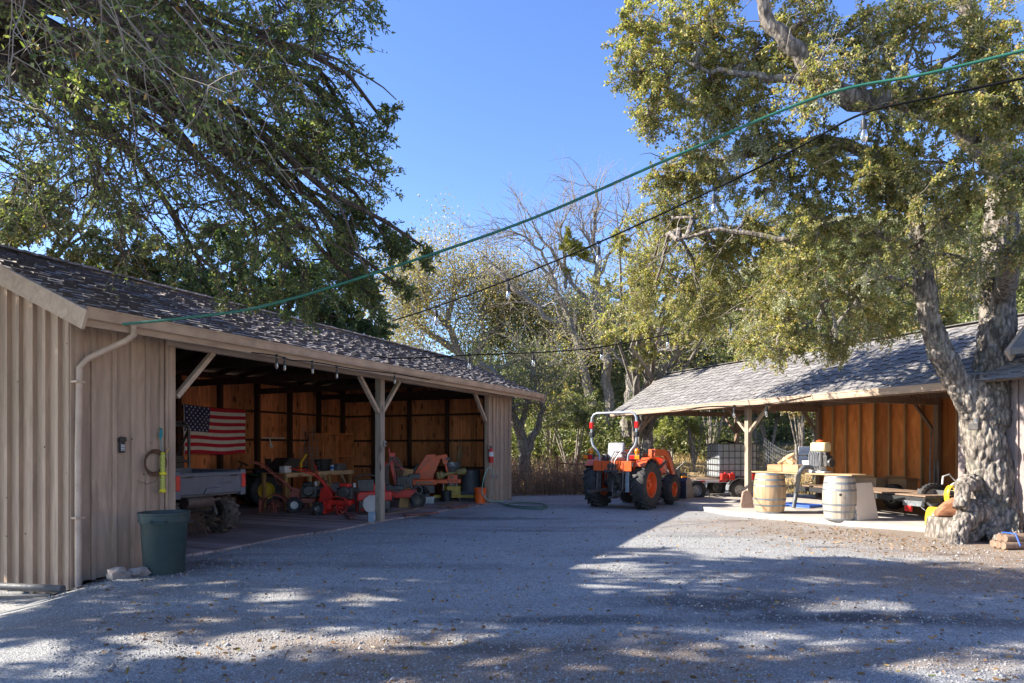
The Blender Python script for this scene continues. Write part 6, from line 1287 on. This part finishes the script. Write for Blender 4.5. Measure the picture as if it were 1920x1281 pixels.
# tillers
def tiller(label, p, rz, m, white_hub, old):
    T = thing('rototiller', label, 'tiller', p, rz, 'walk behind tillers on the barn floor')    # local x: forward (engine), handles to -x
    wx, tx_ = (.05, -.42) if old else (-.22, .22)
    for sy in (-1, 1):
        e = wheel(T, (wx, sy * .24, .19 if old else .15), .19 if old else .15, .12, .09 if old else .07, M_rubber, white_hub, 14, True, out=sy, lugh=.015); e.rotation_euler = (0, 0, R(90))
    b = MB(); b.bx(-.08, .5, -.12, .12, .22, .34); b.prism([(-.18, .2), (.12, .18), (.2, .55), (.0, .6)], .16) if old else b.prism([(-.3, .12), (.02, .12), (.06, .5), (-.12, .66), (-.22, .6)], .22); sub('gear_case', b, m, T, 0, .015)
    b = MB(); b.bx(.18, .55, -.16, .16, .36, .62); b.lathe([(.13, -.02), (.14, 0), (.14, .08), (.1, .11), (0, .11)], 20, TR(.36, -.16, .52) @ RX(R(90))); b.lathe([(.06, 0), (.06, .16)], 12, TR(.52, .0, .55) @ RY(R(90))); en_ = sub('engine', b, M_darkmetal, T, 30, .015)
    b = MB(); b.bx(.22, .46, -.12, .12, .62, .72); sub('fuel_tank', b, M_black if old else M_red, en_, 0, .03)
    b = MB(); b.lathe([(.035, 0), (.035, .12)], 12, TR(.5, .16, .6)); sub('air_filter', b, M_white, en_)
    b = MB(); n_ = 9; pts = [(tx_ + .30 * math.cos(R(a)), .18 + .26 * math.sin(R(a))) for a in range(15, 181, 15)]; b.prism(pts + [(tx_ + .28 * math.cos(R(a)), .18 + .24 * math.sin(R(a))) for a in range(180, 14, -15)], .52); b.bx(tx_ - .32, tx_ - .28, -.26, .26, .03, .34); sub('tine_hood', b, m, T, 30)
    b = MB(); b.tube([(tx_, -.25, .17), (tx_, .25, .17)], .025, 8)
    for k in range(5):
        y = -.22 + k * .11
        for j in range(4): a = R(90 * j + 25 * k); c0 = Vector((tx_, y, .17)); d = Vector((math.cos(a), 0, math.sin(a))); e_ = Vector((-math.sin(a), 0, math.cos(a))); b.bar(c0, c0 + d * .13, .012, .035, (0, 1, 0)); b.bar(c0 + d * .13, c0 + d * .15 + e_ * .06 + Vector((0, .03, 0)), .012, .03, (0, 1, 0))
    sub('tines', b, m, T, 0)
    b = MB()
    if old:
        for sy in (-1, 1): b.tube([(.05, sy * .1, .5), (-.3, sy * .14, .8), (-.72, sy * .26, 1.15), (-.95, sy * .27, 1.22)], .016, 8)
        b.tube([(-.95, -.27, 1.22), (-.98, 0, 1.24), (-.95, .27, 1.22)], .014, 8); b.bx(-.6, -.4, -.12, .12, .94, .955)
        b.tube([(.0, -.1, .55), (-.35, -.05, .7), (-.5, 0, 1.0)], .01, 6)
    else:
        b.tube([(.0, 0, .5), (-.32, 0, .86)], .04, 8); b.tube([(-.3, 0, .84), (-.45, -.15, .95), (-.8, -.22, 1.05), (-.92, -.22, 1.08)], .018, 8); b.tube([(-.3, 0, .84), (-.45, .15, .95), (-.8, .22, 1.05), (-.92, .22, 1.08)], .018, 8); b.tube([(-.3, 0, .86), (-.42, .05, 1.15)], .012, 6)
    sub('handlebar', b, m, T, 40)
    return T
tiller('older faded red tiller with white wheel hubs, next to the workbench', gp(545, 962, FZ) + Vector((0, .2, 0)), R(12), M_oldred, M_white, True)
tiller('bright red tiller standing between the older one and the centre post', gp(612, 966, FZ) + Vector((.05, .25, 0)), R(-6), M_red, M_steel, False)
# machine near post: black and red engine with disc
dm_ = thing('disc_machine', 'red and black motor unit with a pale notched disc blade behind the centre post', 'machine', gp(690, 966, FZ) + Vector((0, .5, 0)), R(10))
b = MB(); b.bx(-.35, .45, -.2, .2, .3, .52); b.box((.1, 0, .6), (.4, .3, .2)); sub('body', b, M_red, dm_, 0, .03)
b = MB(); b.box((-.15, 0, .66), (.36, .36, .26)); b.tube([(-.3, .1, .7), (-.42, .1, .85), (-.1, .1, .92), (.3, .1, .8)], .02, 8); b.bx(-.3, .4, -.15, .15, .12, .3); b.tube([(-.3, 0, .3), (-.3, 0, 0)], .03, 8); b.tube([(.35, 0, .3), (.35, 0, 0)], .03, 8); sub('engine', b, M_darkmetal, dm_, 30, .02)
b = MB(); b.lathe([(.0, -.004), (.21, -.004), (.21, .004), (0, .012)], 40, TR(.0, -.32, .24) @ RX(R(82)), False, lambda a, z: 1 - .09 * max(0, math.sin(9 * a)) ** 3); sub('disc_blade', b, mat('worn_disc', (.52, .47, .44), (.40, .36, .33), 4, .45, .3), dm_, 20)
# walk behind with hoses
wh = thing('hydraulic_splitter', 'red and black walk behind machine draped with grey hoses right of the centre post', 'machine', gp(752, 955, FZ) + Vector((-.1, .6, 0)), R(6))
b = MB(); b.bx(-.45, .4, -.22, .22, .26, .46); b.bx(-.3, .0, -.18, .18, .46, .58); b.bar((-.1, 0, .5), (-.28, 0, 1.3), .07, .1); b.bar((-.28, .0, 1.3), (.08, 0, .95), .04, .07, (0, 1, 0)); b.ell((-.42, 0, 1.1), (.1, .08, .08), 10, 7); b.bx(-.3, -.15, -.06, .06, 1.22, 1.42); b.tube([(-.28, 0, 1.35), (-.32, 0, 1.55)], .02, 6); sub('frame', b, M_red, wh, 30, .015)
b = MB(); b.box((.1, 0, .66), (.4, .34, .30)); b.bx(-.38, .1, -.3, -.1, .46, .58); b.box((.35, 0, .8), (.3, .2, .14)); b.lathe([(.12, 0), (.12, .14)], 16, TR(-.3, -.25, .5) @ RX(R(90)));  sub('engine', b, M_darkmetal, wh, 30, .02)
b = MB()
for k in range(5):
    y = -.24 - .02 * k; x = -.2 + .03 * k; w_ = .10 + .055 * k; c = [Vector((x - .05, y, 1.32)), Vector((x - w_, y, 1.0)), Vector((x - w_ * .9, y, .62)), Vector((x + .02, y, .50 - .02 * k)), Vector((x + w_ * .8, y, .62)), Vector((x + w_ * .5, y, 1.0)), Vector((x, y, 1.30))]; b.tube(smooth_path(c, 5), .0095, 6)
c = [Vector((.2, -.3, .75)), Vector((.32, -.36, .5)), Vector((.5, -.36, .36)), Vector((.55, -.36, .5)), Vector((.4, -.36, .62))]; b.tube(smooth_path(c, 5), .014, 6); sub('hoses', b, mat('grey_hose', (.10, .10, .095), (.15, .145, .13), 8, .6), wh)
for x in (-.35, .45): e = wheel(wh, (x, -.3, .2), .2, .1, .1, M_rubber, M_darkmetal, 14, True, lugh=.012); e.rotation_euler = (0, 0, R(90)) ; e.name = 'wheel'
# leaning plank
b = MB(); b.box((0, 0, .5), (.25, .045, 1.02)); o = b.build('leaning_plank', M_newwoodz, None, 0, .005); q = gp(756, 952, FZ); o.location = q + Vector((0, .05, 0)); o.rotation_euler = (R(-9), R(8), R(12)); tag(o, 'short wide plank leaning upright against the machine with hoses', 'plank')
# flail implement
fm_ = thing('flail_mower', 'bright orange three point implement with a yellow drive shaft, right half of the barn', 'implement', gp(815, 940, FZ) + Vector((0, .4, 0)), R(8))
b = MB(); b.prism([(-.75, .62), (-.1, .62), (.12, 1.22), (-.05, 1.36), (-.3, 1.34)], .3); b.prism([(-.05, 1.30), (.3, 1.36), (.36, 1.2), (.3, 1.05), (.2, 1.05), (.16, 1.22), (.0, 1.2)], .12, TR(0, -.12, 0)); b.bar((.25, -.1, 1.1), (.36, -.1, .72), .04, .06); b.bx(-.05, .72, -.2, .1, .50, .62); b.bx(.32, .62, -.24, .12, .58, .76); b.bx(-.7, .0, -.25, .25, .46, .62); sub('frame', b, M_orange, fm_, 20, .012)
b = MB(); b.bx(-.66, -.05, -.3, .25, .22, .46); b.bar((-.85, .1, .6), (-.5, .1, 1.05), .12, .04, (0, 1, 0)); sub('housing', b, M_darkmetal, fm_, 0, .02)
b = MB(); b.tube([(.2, -.25, .5), (.16, -.28, 0)], .022, 8); b.tube([(.58, -.2, .5), (.68, -.25, 0)], .022, 8); b.tube([(-.6, .2, .3), (-.65, .2, 0)], .03, 8); b.tube([(.35, -.1, 1.22), (.75, -.1, .92)], .014, 6); sub('stand_leg', b, M_steel, fm_)
b = MB(); b.lathe([(.09, 0), (.12, .04), (.10, .08), (.12, .12), (.09, .2), (.05, .24), (.04, .55), (.06, .58), (.09, .62), (.085, .68), (.11, .74), (.105, .84), (.07, .88)], 18, TR(.0, -.3, .72) @ RY(R(80))); sub('drive_shaft', b, mat('dirty_yellow', (.36, .28, .11), (.26, .2, .08), 8, .6), fm_)
e = wheel(fm_, (-.42, -.42, .22), .22, .1, .1, M_rubber, M_darkmetal, 16, True, lugh=.012); e.rotation_euler = (0, 0, R(60))
b = MB(); b.bar((-.62, -.155, .72), (-.16, -.155, 1.24), .01, .10, (0, 1, 0)); b.bx(-.6, -.1, -.262, -.252, .50, .56); [b.tube([(x, -.27, .54), (x, -.24, .54)], .018, 8) for x in (-.55, .05)]; sub('worn_decal', b, mat('dusty_tan', (.42, .27, .16), (.3, .18, .1), 12, .8), fm_, 0)
b = MB(); [b.bar((x, -.20, .5), (x, -.20, .74), .02, .03) for x in (.34, .47, .6)]; b.lathe([(.05, 0), (.05, .05)], 14, TR(.33, -.2, 1.22) @ RX(R(90))); b.lathe([(.04, 0), (.04, .05)], 14, TR(.45, -.26, .68) @ RX(R(90))); sub('pivot_bolts', b, M_darkmetal, fm_, 30)
# small workshop clutter under and beside the machines
for k, (px, py, kind, lab) in enumerate(((676, 958, 0, 'small red fuel can on the floor left of the centre post'), (722, 950, 1, 'black plastic oil jug on the floor right of the centre post'), (640, 948, 2, 'coil of black hose lying on the floor under the workbench'), (800, 944, 3, 'small grey metal toolbox on the floor under the orange implement'), (536, 946, 1, 'dark jug standing below the left end of the workbench'))):
    q = gp(px, py, FZ); b = MB()
    if kind == 0: b.bx(-.1, .1, -.08, .08, 0, .22); b.tube([(-.06, 0, .22), (-.05, 0, .27), (.05, 0, .27), (.06, 0, .22)], .012, 6); m_ = M_red; nm = 'fuel_can'
    if kind == 1: b.lathe([(.08, 0), (.085, .02), (.085, .18), (.03, .23), (.03, .26), (0, .26)], 16); b.tube([(.05, 0, .2), (.09, 0, .24), (.085, 0, .12)], .012, 6); m_ = M_black; nm = 'jug'
    if kind == 2:
        for j in range(5): b.tube([((.16 + .012 * j) * math.cos(R(a)), (.16 + .012 * j) * math.sin(R(a)), .015 + .02 * j) for a in range(0, 361, 20)], .013, 6)
        m_ = M_black; nm = 'hose_coil'
    if kind == 3: b.bx(-.2, .2, -.1, .1, 0, .15); b.bx(-.21, .21, -.11, .11, .15, .19); b.tube([(-.08, 0, .19), (-.07, 0, .23), (.07, 0, .23), (.08, 0, .19)], .01, 6); m_ = M_galv; nm = 'toolbox'
    o = b.build(nm, m_, None, 30, .01 if kind in (0, 3) else 0); o.location = q; o.rotation_euler = (0, 0, random.uniform(-.5, .5)); tag(o, lab, nm.replace('_', ' '))
# galvanised can with stakes
yp = thing('pallet_jack', 'flat yellow wheeled base with a black motor under the galvanised can', 'dolly', bw(5.5, 1.3, FZ), AB + R(-60))
b = MB(); b.bx(-.55, .65, -.3, .3, .08, .16); b.bx(-.15, .25, -.3, .2, .16, .42); sub('deck', b, mat('dark_yellow', (.48, .33, .04), (.36, .24, .03), 6, .5), yp, 0, .01); b = MB(); [b.lathe([(.07, -.03), (.07, .03)], 12, TR(x, y, .07) @ RX(R(90))) for x in (-.45, .55) for y in (-.25, .25)]; sub('caster', b, M_black, yp)
gc = thing('galvanised_can', 'ribbed galvanised dustbin with a painted letter standing on the yellow base', 'bin', bw(5.6, 1.35, .46), AB)
b = MB(); b.lathe([(.21, 0), (.215, .03), (.255, .55), (.265, .56), (.265, .59), (.25, .6), (.25, .66), (.262, .665), (.262, .68), (.245, .68), (.235, .5), (.2, .03), (0, .03)], 60, None, False, lambda a, z: 1 + (.018 * math.sin(20 * a) if .03 < z < .55 else 0)); sub('can', b, M_galv, gc, 60)
lettering('B', gc, (-.06, -.262, .42), (R(90), 0, R(0)), .16, M_black)
b = MB(); b.bx(-.24, .24, -.2, .2, -.30, -.01); sub('plinth_box', b, MATS['dark_yellow'], gc, 0, .02)
st_ = thing('stake_bundle', 'thin bamboo stakes standing in the galvanised can and fanning to the right', 'stakes', bw(5.6, 1.35, .52), AB)
for k in range(16):
    b = MB(); x0, y0 = random.uniform(-.15, .15), random.uniform(-.12, .12); b.tube([(x0, y0, 0), (x0 + random.uniform(.05, .75), y0 + random.uniform(-.25, .1), random.uniform(.9, 1.35))], .009, 5); sub('stake', b, mat('bamboo', (.40, .27, .14), (.3, .2, .1), 9, .7), st_)
b = MB(); b.lathe([(.30, 0), (.28, .1), (.27, .62), (.24, .64), (0, .65)], 28, None, False, lambda a, z: 1 + .02 * math.sin(3 * a)); o = b.build('dark_drum', mat('drum_grey', (.07, .075, .085), (.1, .105, .11), 3, .6), None, 40); o.location = bw(5.9, .88, .28); tag(o, 'smooth dark grey upturned drum between the galvanised can and the barn post', 'drum')
b = MB(); b.bx(-.3, .3, -.25, .25, 0, .245); o = b.build('grey_crate', mat('crate_grey', (.11, .12, .14), (.08, .09, .1), 4, .6), None, 0, .02); o.location = bw(5.9, .88, FZ); o.rotation_euler = (0, 0, AB); tag(o, 'low blue grey crate under the dark drum', 'crate')
b = MB(); b.lathe([(.14, 0), (.15, .3), (.14, .31), (0, .3)], 22); o = b.build('black_pail', M_black, None, 40); o.location = bw(5.0, 1.2, FZ + .0); tag(o, 'plain black pail in front of the yellow base', 'bucket')
b = MB(); b.bx(-.05, .05, -.03, .0, 0, .26); o = b.build('blue_level', MATS['blue_plastic'], None, 0, .01); o.location = bw(6.56, .55, 1.62); o.rotation_euler = (0, 0, AB - R(90)); tag(o, 'small light blue tool hanging on the end wall above the extinguisher', 'tool')
# blue box at post foot
b = MB(); b.bx(-.07, .07, -.06, .06, 0, .2); o = thing('blue_carton', 'small pale blue and grey carton at the foot of the centre post', 'box', gp(697, 978, FZ), AB + R(20)); sub('box_body', b, mat('pale_blue', (.22, .34, .42), (.3, .36, .4), 9, .6), o, 0, .006); b = MB(); b.bx(-.03, .03, -.064, -.061, .04, .14); sub('label', b, M_white, o, 0)
# switch on post
b = MB(); b.bx(-.035, .035, -.04, .0, 0, .13); o = thing('electrical_box', 'small grey electrical box on the centre barn post', 'electrical box', bw(.04, -.075, 1.6 ), AB); sub('case', b, M_galv, o, 0, .006); b = MB(); b.bx(-.015, .015, -.047, -.041, .04, .09); sub('switch', b, M_black, o, 0)
# boards on floor
for k, (px, py, L_, a, red, lab) in enumerate(((745, 962, 1.3, 62, 0, 'brown plank flat on the floor just right of the centre post'), (770, 957, 1.4, 70, 0, 'pale plank on the floor below the machine with hoses'), (788, 966, .9, 40, 1, 'faded red board at the floor edge right of the centre post'), (835, 949, 1.1, 78, 0, 'light brown board lying in front of the orange implement'), (860, 952, .8, 55, 1, 'reddish flat board on the gravel edge near the orange bucket'), (655, 970, 1.1, 110, 1, 'dull red board on the floor left of the centre post'))):
    q = gp(px, py, FZ); b = MB(); b.box((0, 0, .015 + .0), (L_, .16, .028)); o = b.build('loose_board', M_shednat if not red else mat('red_board', (.28, .10, .08), (.2, .08, .06), 6, .8), None, 0, .003); o.location = q + Vector((0, .1, .004 * k)); o.rotation_euler = (0, 0, R(a)); tag(o, lab, 'board', 'loose boards on the barn floor')
# pipe at left foot of barn
for k, (p0, p1, r_, lab, m_) in enumerate(((at(-40, 1098, 8.1), at(118, 1132, 7.9), .045, 'thick grey pipe along the foot of the gable wall', mat('dark_pipe', (.10, .10, .105), (.06, .06, .06), 6, .6)), (at(-40, 1118, 7.9), at(95, 1140, 7.75), .018, 'thin pale pipe below the thick one at the gable wall foot', MATS['dark_pipe']), (at(100, 1136, 7.9), at(215, 1082, 8.7), .012, 'thin brown rod sloping up along the wall base left of the stones', M_twig))):
    b = MB(); p0.z = max(p0.z, gh(p0.x, p0.y) + r_); p1.z = gh(p1.x, p1.y) + r_; b.tube([p0, p1], r_, 10); o = b.build('pipe', m_, None, 50); tag(o, lab, 'pipe')

# ---------------------------------------------------------------- string lights and cables
def bulb(parent, p, s=1.0, hang=.06):
    b = MB(); b.tube([p, p + Vector((0, 0, -hang))], .008 * s, 6); b.lathe([(.012 * s, 0), (.03 * s, -.01), (.032 * s, -.10 * s), (.026 * s, -.12 * s)], 12, TR(p.x, p.y, p.z - hang)); b.bx(p.x - .03 * s, p.x + .03 * s, p.y - .02 * s, p.y + .02 * s, p.z - .015, p.z + .02); so_ = sub('socket', b, M_black, parent, 40)
    b = MB(); b.lathe([(.02 * s, 0), (.034 * s, -.05 * s), (.038 * s, -.09 * s), (.03 * s, -.125 * s), (.012 * s, -.145 * s), (0, -.148 * s)], 14, TR(p.x, p.y, p.z - hang - .11 * s)); sub('bulb', b, M_glass, so_, 60)
M_wire = mat('black_wire', (.006, .006, .007), (.01, .01, .01), 8, .9, spec=.1)
def cable(name, label, pts, r, m, cat='cable'):
    m = M_wire if m is M_black else m
    T = thing(name, label, cat); b = MB(); b.tube(smooth_path(pts, 8), r * 1.5, 7); sub('cord', b, m, T, 60); return T
# green cable from the gutter to the oak
cable('green_cable', 'long green cable stretched from the barn gutter up across the sky to the oak', [at(230, 608, 8.0), at(340, 597, 8.0), at(500, 573, 8.0), at(740, 500, 8.0), at(1000, 409, 7.9), at(1250, 300, 7.8), at(1540, 180, 7.6), at(1740, 138, 7.2), at(1960, 85, 6.8)], .011, M_greenrub)
pts = [at(735, 602, 11.5), at(818, 575, 11.0), at(953, 525, 10.2), at(1122, 455, 9.3), at(1339, 355, 8.2), at(1500, 275, 7.5), at(1618, 213, 7.0), at(1770, 178, 6.6), at(1960, 138, 6.2)]
C1 = cable('string_lights', 'black string of bare bulbs rising across the sky below the green cable', pts, .008, M_black, 'string lights')
for px, py, Y in ((818, 575, 11.0), (953, 525, 10.2), (1122, 455, 9.3), (1339, 355, 8.2), (1620, 212, 7.0)): bulb(C1, at(px, py, Y), .95)
pts = [at(700, 668, 13.5), at(760, 672, 14), at(900, 665, 15), at(1010, 661, 16), at(1120, 652, 16.5), at(1250, 628, 16.5), at(1400, 595, 16), at(1560, 560, 15)]
C2 = cable('string_lights', 'lower thin black string of bulbs crossing in front of the background trees', pts, .009, M_black, 'string lights')
for px, py, Y in ((880, 665, 14.9), (1000, 661, 15.9), (1128, 650, 16.5), (1252, 627, 16.5), (1370, 601, 16.1)): bulb(C2, at(px, py, Y), 1.1)
pts = [bw(-4.3, -.66, 3.04), bw(-3.75, -.64, 3.06), bw(-3.4, -.64, 3.03), bw(-2.9, -.64, 3.06), bw(-1.6, -.64, 3.06), bw(-.4, -.64, 3.1), bw(1.0, -.64, 3.1)]
C3 = cable('string_lights', 'short string of clear bulbs hanging along the barn gutter', pts, .006, M_black, 'string lights')
for p in (pts[1], (pts[1] + pts[2]) / 2, pts[3], (pts[3] + pts[4]) / 2 + Vector((0, 0, -.02)), pts[5]): bulb(C3, p, .68, .04)
pts = [sw(-2.4, -.65, 2.62), sw(-.9, -.62, 2.66), sw(.2, -.62, 2.62), sw(1.3, -.62, 2.6), sw(2.6, -.62, 2.7)]
C4 = cable('string_lights', 'string of bulbs hanging under the shed gutter near the centre post', pts, .006, M_black, 'string lights')
for p in (pts[2], pts[3]): bulb(C4, p, 1.0, .05)
# spotlight on oak trunk
q = at(1832, 800, Yt - .5); o = thing('trunk_spotlight', 'small grey floodlight strapped to the oak trunk', 'spotlight', q, R(20)); b = MB(); b.bx(-.05, .05, -.05, .12, -.06, .07); sub('lamp_housing', b, M_darkmetal, o, 0, .015); b = MB(); b.lathe([(.02, .06), (.035, .13), (0, .13)], 12, TR(-.02, 0, 0)); sub('sensor', b, M_galv, o)
